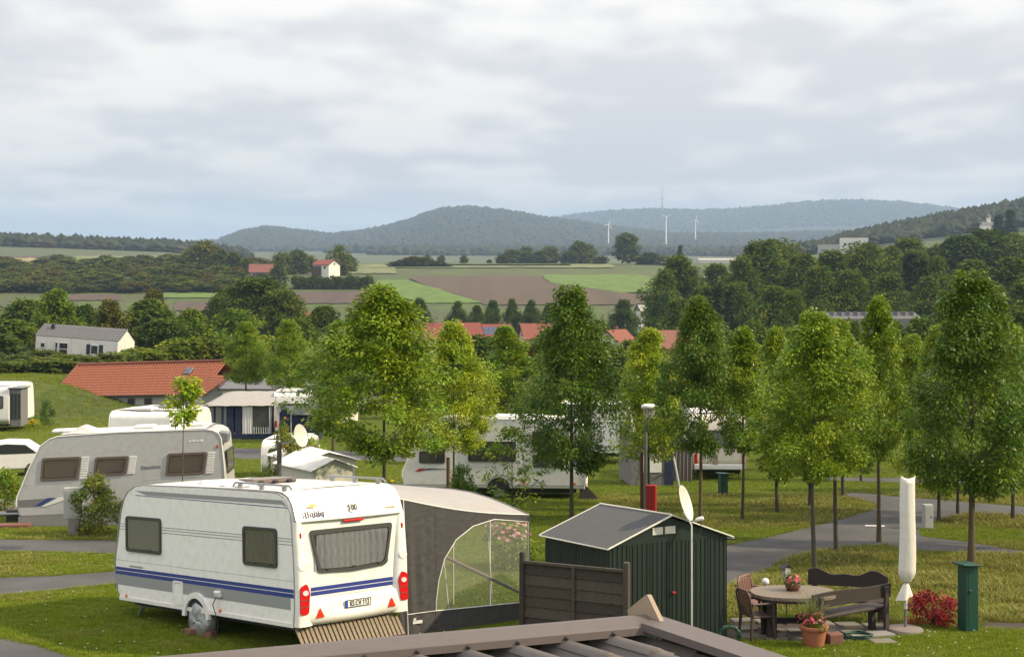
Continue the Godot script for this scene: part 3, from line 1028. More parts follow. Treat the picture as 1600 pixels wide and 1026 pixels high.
func make_near_caravan() -> void:
	var xf := van_frame(P(460, 978, 23.0), Vector3(-0.695, -0.073, -0.719), -0.032)
	var o := thing("caravan", "white touring caravan with blue side stripes and bowed rear window", "caravan", xf)
	var body := PackedVector2Array()
	for q in [[0.02, 0.0], [-0.01, 0.25], [-0.02, 0.6], [0.0, 1.1], [0.04, 1.6], [0.07, 1.78], [0.13, 1.92], [0.24, 2.03], [0.4, 2.09], [0.6, 2.105], [2.5, 2.13], [4.7, 2.12], [5.05, 2.075], [5.3, 1.97], [5.46, 1.82], [5.56, 1.6], [5.66, 1.2], [5.76, 0.8], [5.79, 0.6], [5.77, 0.4], [5.70, 0.12], [5.62, 0.0]]:
		body.append(Vector2(q[0], q[1]))
	part(mb().hull(body, 2.28, 0.045), "body", M["white_hammer"], o)
	# edge rail round the side
	var rail := []
	for q in body.slice(0, 21): rail.append(Vector3(q.x, q.y, -0.004))
	part(mb().tube(rail, [0.011], 6), "edge_rail", M["grey_stripe"], o)
	rail = []
	for q in body.slice(0, 21): rail.append(Vector3(q.x, q.y, 2.284))
	part(mb().tube(rail, [0.013], 6), "edge_rail", M["grey_stripe"], o)
	# roof sheet with a little dirt
	var rr_ := []
	for i in 9:
		var s := 0.42 + 4.3 * i / 8.0
		var row := PackedVector3Array()
		for j in 5: row.append(Vector3(s, 2.115 + 0.035 * sin(PI * i / 8.0) * 0.6 + 0.02 * sin(PI * j / 4.0), 0.05 + 2.18 * j / 4.0))
		rr_.append(row)
	part(mb().grid(rr_), "roof", M["roof_white"], o)
	# side print and trim
	strip(o, "blue_band", M["blue_stripe"], -5.755, -0.005, 0.515, 0.575)
	strip(o, "blue_band", M["blue_stripe"], -5.755, -0.005, 0.435, 0.503)
	strip(o, "grey_band", M["grey_stripe"], -5.74, -0.10, 0.245, 0.432)
	var top := PackedVector2Array([Vector2(-5.02, 2.01), Vector2(-0.3, 1.985), Vector2(-0.22, 1.94), Vector2(-0.16, 1.88), Vector2(-0.3, 1.915), Vector2(-4.6, 1.935)])
	part(mb().prism(top, -0.002, 0.004, SIDE), "grey_band", M["grey_stripe"], o)
	part(mb().prism(PackedVector2Array([Vector2(-5.0, 1.918), Vector2(-0.12, 1.86), Vector2(-0.12, 1.872), Vector2(-5.0, 1.93)]), -0.002, 0.003, SIDE), "trim_line", M["blue_stripe"], o)
	for t in [1.37, 1.325, 1.275]: strip(o, "trim_line", M["dark_line"], -5.6, -0.03, t, t + 0.009)
	strip(o, "trim_line", M["grey_stripe"], -5.7, -0.0, 0.70, 0.705)
	strip(o, "sill", M["white_paint"], -5.6, -0.02, -0.03, 0.035, 0.018)
	# side windows
	window(o, rr(-5.33, 0.885, -4.08, 1.535, 0.07), SIDE, M["frame_dark"], M["blind"], 0)
	window(o, rr(-1.42, 0.885, -0.44, 1.525, 0.07), SIDE, M["frame_dark"], M["curtain_brown"], 9)
	for s in [-4.45, -1.05, -0.6]: part(mb().box(SIDE * Vector3(s, 0.935, 0.038), Vector3(0.05, 0.03, 0.014), Basis(), 0.004), "latch", M["black"], o)
	# service hatch, wheel arch, wheel in foil, socket and cable
	part(mb().frame(rr(-3.70, 0.04, -3.36, 0.46, 0.05), inset(rr(-3.70, 0.04, -3.36, 0.46, 0.05), 0.035), 0.0, 0.012, SIDE), "hatch_frame", M["white_paint"], o)
	part(mb().prism(inset(rr(-3.70, 0.04, -3.36, 0.46, 0.05), 0.045), 0.0, 0.006, SIDE), "hatch", M["white_hammer"], o)
	var oa := ellipse(-2.90, -0.12, 0.43, 0.43, 17, 0, PI); var ia := ellipse(-2.90, -0.12, 0.34, 0.33, 17, 0, PI)
	var arch := PackedVector2Array(oa)
	for k in 17: arch.append(ia[16 - k])
	part(mb().prism(arch, -0.01, 0.05, SIDE), "wheel_arch", M["white_paint"], o)
	part(mb().prism(ellipse(-2.9, -0.12, 0.345, 0.335, 17, 0, PI), -0.002, 0.005, SIDE), "wheel_well", M["interior"], o)
	wheel(o, 2.9, -0.20, 0.12, 0.325, M["steel"])
	wheel(o, 2.9, -0.20, 2.14, 0.325, M["steel"])
	var foil := mb()
	rng.seed = 8
	var rows := []
	for i in 6:
		var row := PackedVector3Array()
		for j in 22:
			var a := TAU * j / 22
			var rr0 := 0.345 * i / 5.0
			row.append(Vector3(2.9 + cos(a) * rr0, -0.19 + sin(a) * rr0 * 1.04, 0.02 - 0.05 * (1 - pow(i / 5.0, 4)) + rng.randf_range(-0.012, 0.012)))
		rows.append(row)
	var rim_ := PackedVector3Array()
	for j in 22: rim_.append(Vector3(2.9 + cos(TAU * j / 22) * 0.34, -0.19 + sin(TAU * j / 22) * 0.35, 0.16))
	rows.append(rim_)
	part(foil.grid(rows, true), "wheel_cover", M["foil"], o, "crumpled silver foil cover over the wheel")
	part(mb().box(Vector3(2.18, 0.34, -0.035), Vector3(0.17, 0.11, 0.07), Basis(Vector3.RIGHT, -0.3), 0.015), "socket_flap", M["white_paint"], o)
	part(mb().tube([Vector3(2.2, 0.30, -0.05), Vector3(2.26, 0.16, -0.09), Vector3(2.22, 0.0, -0.06), Vector3(2.16, -0.2, -0.05), Vector3(2.2, -0.46, -0.1)], [0.009], 5), "cable", M["black"], o)
	for q in [[2.16, 0.06], [5.35, 0.055]]: part(mb().lathe(Vector3(q[0], q[1], -0.004), [[0.0, 0.022], [0.03, 0.018], [0.036, 0.0]], 10, Basis(Vector3.RIGHT, -PI / 2)), "side_marker", M["orange_light"], o)
	part(mb().box(Vector3(5.0, 0.61, -0.002), Vector3(0.5, 0.03, 0.003)), "model_print", M["grey_stripe"], o)
	# below
	part(mb().box(Vector3(2.8, -0.07, 1.14), Vector3(5.2, 0.12, 1.9)), "chassis", M["black"], o)
	for z in [0.22, 2.02]:
		part(mb().tube([Vector3(5.05, -0.04, z), Vector3(5.38, -0.42, z)], [0.03], 6), "corner_leg", M["galv"], o)
		part(mb().box(Vector3(5.39, -0.44, z), Vector3(0.16, 0.03, 0.1), Basis(), 0.006), "foot_plate", M["galv"], o)
		part(mb().tube([Vector3(4.75, -0.04, z), Vector3(5.2, -0.2, z)], [0.02], 6), "corner_leg", M["galv"], o)
	part(mb().tube([Vector3(5.5, -0.05, 0.5), Vector3(6.9, -0.05, 1.14)], [0.04], 6), "drawbar", M["galv"], o)
	part(mb().tube([Vector3(5.5, -0.05, 1.78), Vector3(6.9, -0.05, 1.14)], [0.04], 6), "drawbar", M["galv"], o)
	part(mb().box(Vector3(5.82, 0.22, 0.06), Vector3(0.06, 0.1, 0.08), Basis(), 0.02), "front_marker", M["frame_brown"], o)
	# rear mouldings
	var prof := [[0.018, -0.02], [0.075, 0.0], [0.125, 0.05], [0.14, 0.12], [0.13, 0.22], [0.115, 0.30], [0.10, 0.36], [0.05, 0.40], [0.012, 0.415]]
	rows = []
	for j in 25:
		var z := 0.06 + 2.16 * j / 24.0
		var ed := minf(minf(j, 24 - j) / 3.0, 1.0)
		var row := PackedVector3Array()
		for q in prof:
			var dip: float = 0.045 * exp(-pow((z - 1.22) / 0.52, 4)) * exp(-pow((q[1] - 0.25) / 0.10, 2))
			row.append(Vector3(-q[0] * (0.35 + 0.65 * sqrt(ed)) + dip, q[1] - 0.02 * sin(PI * j / 24.0), z))
		rows.append(row)
	part(mb().grid(rows), "bumper", M["white_paint"], o)
	# corner pillars
	for e in [[0.0, 1.0], [2.28, -1.0]]:
		rows = []
		for i in 13:
			var t := -0.02 + 1.66 * i / 12.0
			var wd := lerpf(0.30, 0.16, i / 12.0)
			var bs: float = lerpf(-0.02, 0.045, clampf((t - 0.9) / 0.8, 0, 1))
			var row := PackedVector3Array()
			for q in [[-0.006, 0.05], [-0.004, -0.03], [0.10, -0.075], [0.42, -0.085], [0.75, -0.075], [1.0, -0.035], [1.04, 0.02]]:
				row.append(Vector3(bs + q[1] - 0.02, t, e[0] + e[1] * q[0] * wd))
			rows.append(row)
		part(mb().grid(rows), "corner_pillar", M["white_paint"], o)
		var z: float = e[0] + e[1] * 0.115
		# tail lamp
		var tl := rq([Vector2(-0.10, -0.26), Vector2(0.085, -0.26), Vector2(0.12, 0.10), Vector2(0.05, 0.26), Vector2(-0.10, 0.20)], 0.05, 3)
		if e[1] < 0:
			for k in tl.size(): tl[k].x = -tl[k].x
			tl.reverse()
		var lx := REAR * Transform3D(Basis().scaled(Vector3(0.86, 0.95, 1)), Vector3(z, 0.42, 0.095))
		var lamp := part(mb().prism(tl, 0.0, 0.045, lx), "tail_lamp", M["red_light"], o)
		part(mb().prism(ellipse(0.01 * e[1], 0.10, 0.065, 0.045, 14), 0.04, 0.056, lx), "reversing_lens", M["clear_light"], lamp)
		for y in [-0.02, -0.13]: part(mb().box(lx * Vector3(0, y, 0.047), Vector3(0.006, 0.012, 0.17)), "lens_rib", M["bowl_brown"], lamp)
		part(mb().lathe(Vector3(-0.105, 0.93, e[0] + e[1] * 0.10), [[0.0, 0.012], [0.05, 0.014], [0.075, 0.022], [0.09, 0.0]], 14, Basis(Vector3(0, 0.4, 1).normalized() if false else Vector3(0, 0, 1), PI / 2)), "grab_handle", M["white_plain"], o)
		part(mb().box(Vector3(-0.07, 1.42, e[0] + e[1] * 0.085), Vector3(0.05, 0.10, 0.05), Basis(), 0.018), "top_marker", M["red_light"], o)
		var tri_ := rq([Vector2(-0.085, -0.07), Vector2(0.085, -0.07), Vector2(0, 0.085)], 0.012, 2)
		part(mb().prism(tri_, 0.0, 0.012, REAR * Transform3D(Basis(), Vector3(e[0] + e[1] * 0.40, 0.17, 0.142))), "warning_triangle", M["orange_light"] if false else mat("triangle_red", Color(0.62, 0.035, 0.012), 0.25), o)
	# upper panel with a ledge
	rows = []
	for j in 13:
		var z := 0.03 + 2.22 * j / 12.0
		var row := PackedVector3Array()
		for q in [[0.030, 1.615], [-0.055, 1.62], [-0.058, 1.655], [-0.035, 1.68], [0.005, 1.80], [0.06, 1.92], [0.16, 2.04], [0.32, 2.105], [0.5, 2.125]]:
			row.append(Vector3(q[0] - 0.03 * sin(PI * j / 12.0), q[1], z))
		rows.append(row)
	part(mb().grid(rows), "rear_top_panel", M["white_paint"], o)
	part(mb().box(Vector3(-0.075, 1.592, 1.16), Vector3(0.04, 0.038, 0.42), Basis(), 0.012), "brake_lamp", M["red_light"], o)
	var fl := part(mb().prism(PackedVector2Array([Vector2(0.2, 0.40), Vector2(2.08, 0.40), Vector2(2.14, 1.62), Vector2(0.14, 1.62)]), 0.0, 0.035, REAR), "rear_panel", M["white_paint"], o)
	fl.position.x = 0.0
	var rx := REAR * Transform3D(Basis(), Vector3(0, 0, 0.035))
	strip(o, "blue_band", M["blue_stripe"], 0.30, 2.0, 0.515, 0.575, 0.004, rx)
	strip(o, "blue_band", M["blue_stripe"], 0.30, 2.0, 0.44, 0.503, 0.004, rx)
	window(o, rq([Vector2(0.44, 0.80), Vector2(1.15, 0.765), Vector2(1.86, 0.80), Vector2(2.0, 1.49), Vector2(0.28, 1.49)], 0.07, 4), rx, M["frame_dark"], M["curtain"], 13, 0.06, 0.14)
	for z in [0.62, 1.15, 1.68]: part(mb().box(Vector3(-0.08, 0.84, z), Vector3(0.014, 0.03, 0.06), Basis(), 0.004), "latch", M["black"], o)
	# plate and prints
	var pl := part(mb().prism(rr(0.93, 0.185, 1.46, 0.30, 0.01, 2), 0.0, 0.012, REAR * Transform3D(Basis(), Vector3(0, 0, 0.103))), "number_plate", M["plate_white"], o)
	part(mb().prism(rr(0.932, 0.187, 0.985, 0.298, 0.008, 2), 0.012, 0.015, REAR * Transform3D(Basis(), Vector3(0, 0, 0.103))), "plate_band", M["plate_blue"], pl)
	part(mb().frame(rr(0.925, 0.18, 1.465, 0.305, 0.012, 2), rr(0.935, 0.19, 1.455, 0.295, 0.01, 2), 0.012, 0.018, REAR * Transform3D(Basis(), Vector3(0, 0, 0.103))), "plate_rim", M["black"], pl)
	text("KS:CH 113", 0.088, 0.004, "plate_text", M["black"], pl, REAR * Vector3(1.222, 0.242, 0.118), REAR.basis * Basis().scaled(Vector3(0.70, 1.0, 1)))
	text("Hobby", 0.092, 0.014, "brand_print", M["navy_print"], o, REAR * Vector3(0.39, 1.745, 0.057), REAR.basis.rotated(Vector3(0, 0, 1), -0.25), true)
	part(mb().prism(ellipse(0.37, 1.83, 0.085, 0.05, 13, 0, PI), 0.0, 0.004, Transform3D(REAR.basis.rotated(Vector3(0, 0, 1), -0.24), Vector3(-0.042 - 0.0, 0.0, 0)) * Transform3D(Basis(), Vector3(0, -0.02, 0.43))), "sun_emblem", M["yellow_print"], o)
	var d1 := REAR.basis.rotated(Vector3(0, 0, 1), -0.42)
	var disc := part(mb().lathe(Vector3(-0.040, 1.80, 1.16), [[0.0, 0.006], [0.083, 0.006], [0.085, 0.0], [0.085, -0.03]], 24, Basis(Vector3(0, 0, 1), PI / 2 - 0.42)), "speed_disc", M["plate_white"], o)
	text("100", 0.105, 0.004, "speed_text", M["black"], disc, Vector3(-0.056, 1.803, 1.16), d1 * Basis().scaled(Vector3(0.85, 1, 1)))
	part(mb().box(Vector3(-0.03, 1.745, 1.98), Vector3(0.006, 0.035, 0.2), Basis(Vector3(0, 0, 1), -0.3), 0.0), "emblem", M["cap_end"], o)
	# on the roof: hatch, rails, vents, folded sheet
	var hx := Vector3(2.25, 2.19, 1.0)
	var hatch := part(mb().box(hx, Vector3(0.62, 0.07, 0.95), Basis(), 0.025), "roof_hatch", M["frame_brown"], o)
	for k in 3: part(mb().box(hx + Vector3(-0.33, 0.0, -0.3 + 0.3 * k), Vector3(0.06, 0.06, 0.10), Basis(), 0.015), "hatch_clip", M["black"], hatch)
	part(mb().box(hx + Vector3(0, 0.042, 0), Vector3(0.5, 0.025, 0.8), Basis(), 0.012), "hatch_lid", mat("hatch_lid", Color(0.22, 0.19, 0.165), 0.5), hatch)
	for q in [[0.32, 2.9, 0.16], [0.1, 2.3, 2.12]]:
		var z: float = q[2]
		part(mb().tube([Vector3(0.25, 2.15, z), Vector3(0.32, 2.205, z), Vector3(1.9, 2.225, z), Vector3(1.97, 2.16, z)], [0.018], 6), "roof_rail", M["grey_stripe"], o)
		for s in [0.45, 1.1, 1.75]: part(mb().box(Vector3(s, 2.17, z), Vector3(0.11, 0.1, 0.06), Basis(), 0.02), "rail_foot", M["grey_stripe"], o)
	part(mb().lathe(Vector3(3.3, 2.13, 0.45), [[0.0, 0.09], [0.10, 0.085], [0.13, 0.04], [0.14, 0.0]], 14), "roof_vent", M["white_plain"], o)
	rows = []
	rng.seed = 5
	for i in 7:
		var row := PackedVector3Array()
		for j in 6: row.append(Vector3(1.75 + 0.22 * i, 2.13 + 0.09 * sin(PI * i / 6.0) * sin(PI * j / 5.0) + rng.randf() * 0.03, 0.22 + 0.1 * j))
		rows.append(row)
	var cl := mb().grid(rows)
	part(cl, "folded_sheet", M["white_plain"], o)
	# bricks by the wheel
	for q in [[2.62, 0.06, 0.2], [3.02, -0.06, -0.1]]:
		var p := xf * Vector3(q[0], 0, q[1])
		p.y = gy(p.x, -p.z) + 0.055
		single(mb().box(Vector3.ZERO, Vector3(0.24, 0.13, 0.14), Basis(), 0.012), "brick", M["brick_red"], "red brick wedged against the foil covered wheel", "brick", "bricks by the caravan wheel", Transform3D(xf.basis.rotated(Vector3.UP, q[2]), p))
	# slatted boards leaning under the rear
	var sb := thing("slatted_board", "pale wooden slats leaning under the rear of the caravan", "slats")
	for k in 24:
		var z := 0.05 + 0.088 * k
		var a := xf * Vector3(0.02, -0.05, z)
		var b := xf * Vector3(-0.34, -0.3, z)
		b.y = gy(b.x, -b.z) + 0.01
		var dir := (a - b)
		var bx := Basis(xf.basis.z, dir.normalized(), xf.basis.z.cross(dir.normalized()))
		part(mb().box((a + b) / 2, Vector3(0.062, dir.length(), 0.022), bx, 0.004), "slat", M["slat_wood"], sb)
	for f in [0.2, 0.75]:
		var a := (xf * Vector3(0.05, -0.05, 0.03)).lerp(xf * Vector3(-0.30, -0.5, 0.03), f); var b := (xf * Vector3(0.05, -0.05, 2.12)).lerp(xf * Vector3(-0.30, -0.5, 2.12), f)
		part(mb().tube([a, b], [0.018], 5), "batten", M["fence_wood"], sb)

func make_awning() -> void:
	var xf := van_frame(P(460, 978, 23.0), Vector3(-0.695, -0.073, -0.719), -0.032)
	var o := thing("awning", "grey caravan awning with beige roof and large arched clear window", "awning")
	var g := func(p: Vector3) -> Vector3: return Vector3(p.x, gy(p.x, -p.z), p.z)
	# anchor points: rail on the caravan side, outer edge
	var r0: Vector3 = xf * Vector3(0.12, 1.93, 2.30)
	var out0 := P(826, 804, 26.6)
	var rows := []
	for i in 9:
		var t := i / 8.0
		var s := 0.12 + 4.2 * t
		var a := xf * Vector3(s, lerpf(1.86, 2.08, minf(t * 6, 1)), 2.30)
		var b := out0 + xf.basis.x * (4.2 * t)
		b.y = out0.y + 0.36 * sin(minf(t / 0.52, 1.0) * PI / 2) - 0.2 * t
		var row := PackedVector3Array()
		for j in 13:
			var f := j / 12.0
			var p := a.lerp(b, f)
			p.y += -0.07 * sin(PI * f) * (1 - t * 0.5) + 0.02 * sin(PI * minf(t * 2, 1)) * sin(PI * f)
			row.append(p)
		rows.append(row)
	part(mb().grid(rows), "roof_fabric", M["tent_roof"], o)
	var edge: PackedVector3Array = rows[0]
	var ep := []
	for p in edge: ep.append(p)
	part(mb().tube(ep, [0.012], 5), "roof_piping", M["piping"], o)
	var vp := []
	for i in 9: vp.append(rows[i][12])
	part(mb().tube(vp, [0.02], 5), "eave_piping", M["tent_grey"], o)
	# end wall in local 2D: x along the wall from the caravan outwards, y up from the ground
	var w0: Vector3 = g.call(edge[0]); var w1: Vector3 = g.call(edge[12])
	w0 += (w1 - w0).normalized() * 0.02
	var ln := w0.distance_to(w1)
	var bx := (w1 - w0).normalized()
	var nz := bx.cross(Vector3.UP).normalized()
	var h0 := edge[0].y - w0.y - 0.03
	var h1 := edge[12].y - w1.y - 0.03
	var wx := Transform3D(bx, Vector3.UP, nz, w0)
	var xl := ln * 0.265
	var win := PackedVector2Array()
	for q in [[xl + 0.0, 0.40], [ln - 0.02, 0.34], [ln - 0.02, h1 - 0.10], [ln * 0.72, h1 - 0.0], [ln * 0.55, h1 - 0.09], [ln * 0.42, h1 - 0.30], [ln * 0.33, h1 - 0.62], [ln * 0.285, h1 - 1.0], [xl + 0.005, h1 - 1.35]]:
		win.append(Vector2(q[0], q[1]))
	# dark fabric beside the window with soft folds, and above it
	var inv := wx.affine_inverse()
	var tops := PackedVector2Array()
	for p in edge:
		var q := inv * p
		tops.append(Vector2(q.x, q.y - 0.015))
	var top_at := func(x: float) -> float:
		for k in 12:
			if x <= tops[k + 1].x: return lerpf(tops[k].y, tops[k + 1].y, clampf((x - tops[k].x) / (tops[k + 1].x - tops[k].x), 0, 1))
		return tops[12].y
	rows = []
	for i in 15:
		var t := i / 14.0
		var row := PackedVector3Array()
		for j in 25:
			var f := j / 24.0
			var hh: float = top_at.call(xl * f)
			row.append(wx * Vector3(xl * f, hh * t, 0.03 * sin(f * 19.0 + t * 2.0 + 1.5 * sin(t * 3.0)) * (1 - f) * sin(PI * clampf(t + 0.12, 0, 1))))
		rows.append(row)
	part(mb().grid(rows), "wall_fabric", M["tent_dark"], o)
	var upper := PackedVector2Array()
	for k in range(win.size() - 1, 1, -1): upper.append(win[k])
	upper[0].x = xl
	for k in range(12, -1, -1):
		if tops[k].x > xl + 0.02: upper.append(tops[k])
	upper.append(Vector2(xl, top_at.call(xl)))
	part(mb().prism(upper, -0.003, 0.003, wx), "wall_fabric", M["tent_dark"], o)
	part(mb().prism(PackedVector2Array([Vector2(xl, 0.0), Vector2(ln, -0.02), Vector2(ln, 0.34), Vector2(xl, 0.40)]), -0.006, 0.006, wx), "wall_skirt", M["tent_dark"], o)
	part(mb().prism(win, -0.002, 0.002, wx), "clear_window", glass("vinyl", Color(0.55, 0.57, 0.52), 0.10), o)
	var pp := []
	for q in win: pp.append(wx * Vector3(q.x, q.y, 0.008))
	pp.append(pp[0])
	part(mb().tube(pp, [0.010], 5), "window_piping", M["piping"], o)
	part(mb().tube([wx * Vector3(0.16, 0.0, 0.02), wx * Vector3(0.06, h0, 0.02)], [0.012], 5), "seam_piping", M["piping"], o)
	part(mb().tube([wx * Vector3(0.16, 0.40, 0.012), wx * Vector3(xl, 0.40, 0.012)], [0.008], 5), "seam_piping", M["piping"], o)
	part(mb().box(wx * Vector3(0.36, 0.25, 0.02), Vector3(0.20, 0.055, 0.006), wx.basis, 0.0), "emblem", M["piping"], o)
	part(mb().box(wx * Vector3(0.30, 0.29, 0.02), Vector3(0.05, 0.06, 0.006), wx.basis, 0.0), "emblem", M["piping"], o)
	# poles
	part(mb().tube([wx * Vector3(ln - 0.0, -0.02, 0.0), wx * Vector3(ln + 0.0, h1, 0)], [0.024], 7), "corner_pole", M["tent_dark"], o)
	part(mb().tube([wx * Vector3(ln * 0.30, h1 - 0.52, -0.08), wx * Vector3(ln * 1.02, 0.42, -0.08)], [0.032], 7), "diagonal_pole", M["pole_brown"], o)
	var far := xf.basis.x * 4.1
	for q in [[0.44, 0.15, 1.15], [0.78, 0.1, 1.9]]:
		var a := wx * Vector3(ln * q[0], 0, -0.25)
		part(mb().tube([Vector3(a.x, gy(a.x, -a.z), a.z), a + Vector3(-0.12, q[2], -0.1)], [0.014], 6), "pole", M["pole_white"], o)
	for k in 4:
		var a: Vector3 = vp[k * 2 + 2]
		part(mb().tube([Vector3(a.x, gy(a.x, -a.z), a.z), a], [0.016], 6), "pole", M["pole_white"], o)
	# far end wall and the front corner
	var b0 := xf * Vector3(4.3, 2.05, 2.3); var b1: Vector3 = vp[8]
	var m := mb()
	m.quad(b0, b1, g.call(b1), g.call(b0))
	part(m, "wall_fabric", M["tent_dark"], o)

func make_fence() -> void:
	var a := P(816, 877, 22.9); var b := P(979, 892, 22.0)
	var o := thing("fence_panel", "weathered brown board fence panel between the awning and the shed", "fence")
	var dir := Vector3(b.x - a.x, 0, b.z - a.z)
	var ln := dir.length()
	var bx := Basis(dir.normalized(), Vector3.UP, dir.normalized().cross(Vector3.UP))
	var up := (b.y - a.y) / ln
	for k in 9:
		var y := -0.10 - 0.17 * k
		for h in 2:
			var c := a + dir * (0.26 + 0.48 * h) + Vector3(0, y + up * ln * (0.26 + 0.48 * h), 0)
			part(mb().box(c, Vector3(ln * 0.475, 0.185, 0.02), bx * Basis(Vector3.RIGHT, -0.09) * Basis(Vector3(0, 0, 1), up + 0.004 * ((k * 7 + h * 3) % 5 - 2)), 0.004), "board", M[["fence_wood", "fence_wood2", "fence_wood3"][(k * 2 + h) % 3 if (k + h) % 2 else (k + 1) % 3]], o)
	for q in [[0.0, 0.16, 0.075], [0.5, 0.0, 0.05], [1.0, 0.14, 0.09]]:
		var c = a + dir * q[0]
		var top: float = a.y + (b.y - a.y) * q[0] + q[1]
		var bot := gy(c.x, -c.z)
		part(mb().box(Vector3(c.x, (top + bot) / 2, c.z + 0.03), Vector3(q[2], top - bot, q[2]), bx, 0.008), "post", M["fence_wood3" if q[0] > 0 else "fence_wood2"], o)
	part(mb().box(a + dir * 0.5 + Vector3(0, up * ln * 0.5 + 0.0, 0.02), Vector3(ln, 0.05, 0.045), bx * Basis(Vector3(0, 0, 1), up), 0.006), "top_rail", M["fence_wood3"], o)

# a sheet with trapezoid ribs: x across (u), along v; returns mesh part rows
func ribbed(o: Vector3, u: Vector3, v: Vector3, nrm: Vector3, width: float, lenf: Callable, pitch: float, depth: float, duty := 0.5) -> MB:
	var m := mb()
	var xs := []
	var x := 0.0
	while x < width - 0.001:
		for q in [[0.0, 0.0], [duty, 0.0], [duty + 0.08, 1.0], [0.92, 1.0]]:
			var xx: float = x + q[0] * pitch
			if xx < width: xs.append([xx, q[1] * depth])
		x += pitch
	xs.append([width, 0.0])
	for k in xs.size() - 1:
		var a: Array = xs[k]; var b: Array = xs[k + 1]
		var p0: Vector3 = o + u * a[0] + nrm * a[1]; var p1: Vector3 = o + u * b[0] + nrm * b[1]
		m.quad(p0, p1, p1 + v * lenf.call(b[0]), p0 + v * lenf.call(a[0]))
	return m

func make_shed() -> void:
	var fl := P(952, 855, 23.4); var fr := P(1143, 836, 24.55)
	var f := Vector3(fr.x - fl.x, 0, fr.z - fl.z)
	var w := f.length()
	f = f.normalized()
	var back := Vector3(f.z, 0, -f.x)
	if back.z > 0: back = -back
	var dep := 2.25
	var drop := -0.05
	var o := thing("garden_shed", "dark green ribbed metal garden shed with grey pitched roof", "shed")
	var ye := (fl.y + fr.y) / 2 - 0.02
	var ridge := 0.40
	var ip := 0.05
	var c0 := Vector3(fl.x, ye, fl.z) + f * ip; var c1 := Vector3(fr.x, ye, fr.z) - f * ip
	c0 += back * 0.06; c1 += back * 0.06
	var ww := w - 2 * ip
	var g := func(p: Vector3) -> float: return gy(p.x, -p.z) - 0.03
	var bk := back + Vector3(0, drop, 0)
	# front wall as six ribbed sheets, the two middle ones are doors
	var n := 6
	for k in n:
		var x0 := ww * k / n
		var a := c0 + f * x0
		var low: float = g.call(a)
		var lf := func(x): return ye + 0.02 - low
		var col := part(ribbed(Vector3(a.x, low, a.z), f, Vector3.UP, -back, ww / n - 0.012, lf, 0.092, 0.013), "door" if k in [2, 3] else "wall_sheet", M["shed_green"], o)
		if k == 3: part(mb().box(Vector3(a.x, low + 0.95, a.z) + f * 0.06 - back * 0.04, Vector3(0.07, 0.04, 0.05), Basis(), 0.01), "handle", M["red_box"], col)
	# gable
	var m := mb()
	m.prism(PackedVector2Array([Vector2(0, 0), Vector2(ww, 0), Vector2(ww / 2, ridge)]), -0.005, 0.005, Transform3D(f, Vector3.UP, f.cross(Vector3.UP), Vector3(c0.x, ye, c0.z)))
	var gb := part(m, "gable", M["shed_green"], o)
	for s in [-0.27, -0.02]:
		part(mb().box(c0 + f * (ww / 2 + s + 0.02) + Vector3(0, 0.20 - c0.y + ye, 0) - back * 0.012, Vector3(0.21, 0.125, 0.02), Basis(f, Vector3.UP, f.cross(Vector3.UP)), 0.006), "vent", M["shed_trim"], gb)
	# side and back walls
	for sd in [[c0, -f], [c1, f]]:
		for k in 4:
			var a: Vector3 = sd[0] + bk * ((dep - 0.1) * k / 4)
			var low: float = g.call(a)
			var top: float = a.y
			part(ribbed(Vector3(a.x, low - 0.1, a.z), bk, Vector3.UP, sd[1], (dep - 0.1) / 4 - 0.01, func(x): return top - low + 0.1, 0.092, 0.013), "wall_sheet", M["shed_green"], o)
	m = mb()
	var d0 := c0 + bk * (dep - 0.1); var d1 := c1 + bk * (dep - 0.1)
	m.quad(d0, d1, d1 - Vector3(0, 1.9, 0), d0 - Vector3(0, 1.9, 0))
	m.tri(d0, d0 + f * ww / 2 + Vector3(0, ridge, 0), d1)
	part(m, "back_wall", M["shed_green"], o)
	# roof: ribbed sheets on both slopes, pale trims
	var ap := c0 + f * (ww / 2) + Vector3(0, ridge + 0.045, 0) - back * 0.08
	for sd in [-1.0, 1.0]:
		var ev = ap + f * (sd * (w / 2 + 0.03)) + Vector3(0, -ridge - 0.06, 0)
		var slope = ev - ap
		var nr: Vector3 = (slope.cross(bk) * sd).normalized()
		if nr.y < 0: nr = -nr
		for k in 4:
			var a: Vector3 = ap + bk * (dep + 0.05) * k / 4
			part(ribbed(a, bk, slope.normalized(), nr, (dep + 0.05) / 4 - 0.006, func(x): return slope.length(), 0.094, 0.014), "roof_sheet", M["shed_roof"], o)
		for t in [0.0, dep + 0.05]:
			var a: Vector3 = ap + bk * t
			var sn = slope.normalized()
			part(mb().box(a + slope / 2 + nr * 0.008, Vector3(slope.length(), 0.024, 0.024), Basis(sn, nr, sn.cross(nr)), 0.005), "verge_trim", M["shed_trim"], o)
		var e0: Vector3 = ev; var e1: Vector3 = ev + bk * (dep + 0.05)
		part(mb().tube([e0, e1], [0.014], 5), "eave_trim", M["shed_trim"], o)
	part(mb().tube([ap + Vector3(0, 0.015, 0), ap + bk * (dep + 0.05) + Vector3(0, 0.015, 0)], [0.016], 5), "ridge_trim", M["shed_trim"], o)
	part(mb().box(Vector3(c1.x, ye - 0.06, c1.z) + f * 0.12 + back * 0.1, Vector3(0.2, 0.03, 0.14), Basis(), 0.01), "gutter_end", M["shed_roof"], o)
	# dish on a mast in front of the doors
	var mast := P(1081, 820, 23.95)
	var base: float = gy(mast.x, 23.95)
	var dt := thing("satellite_dish", "beige satellite dish on a thin mast at the green shed", "satellite dish")
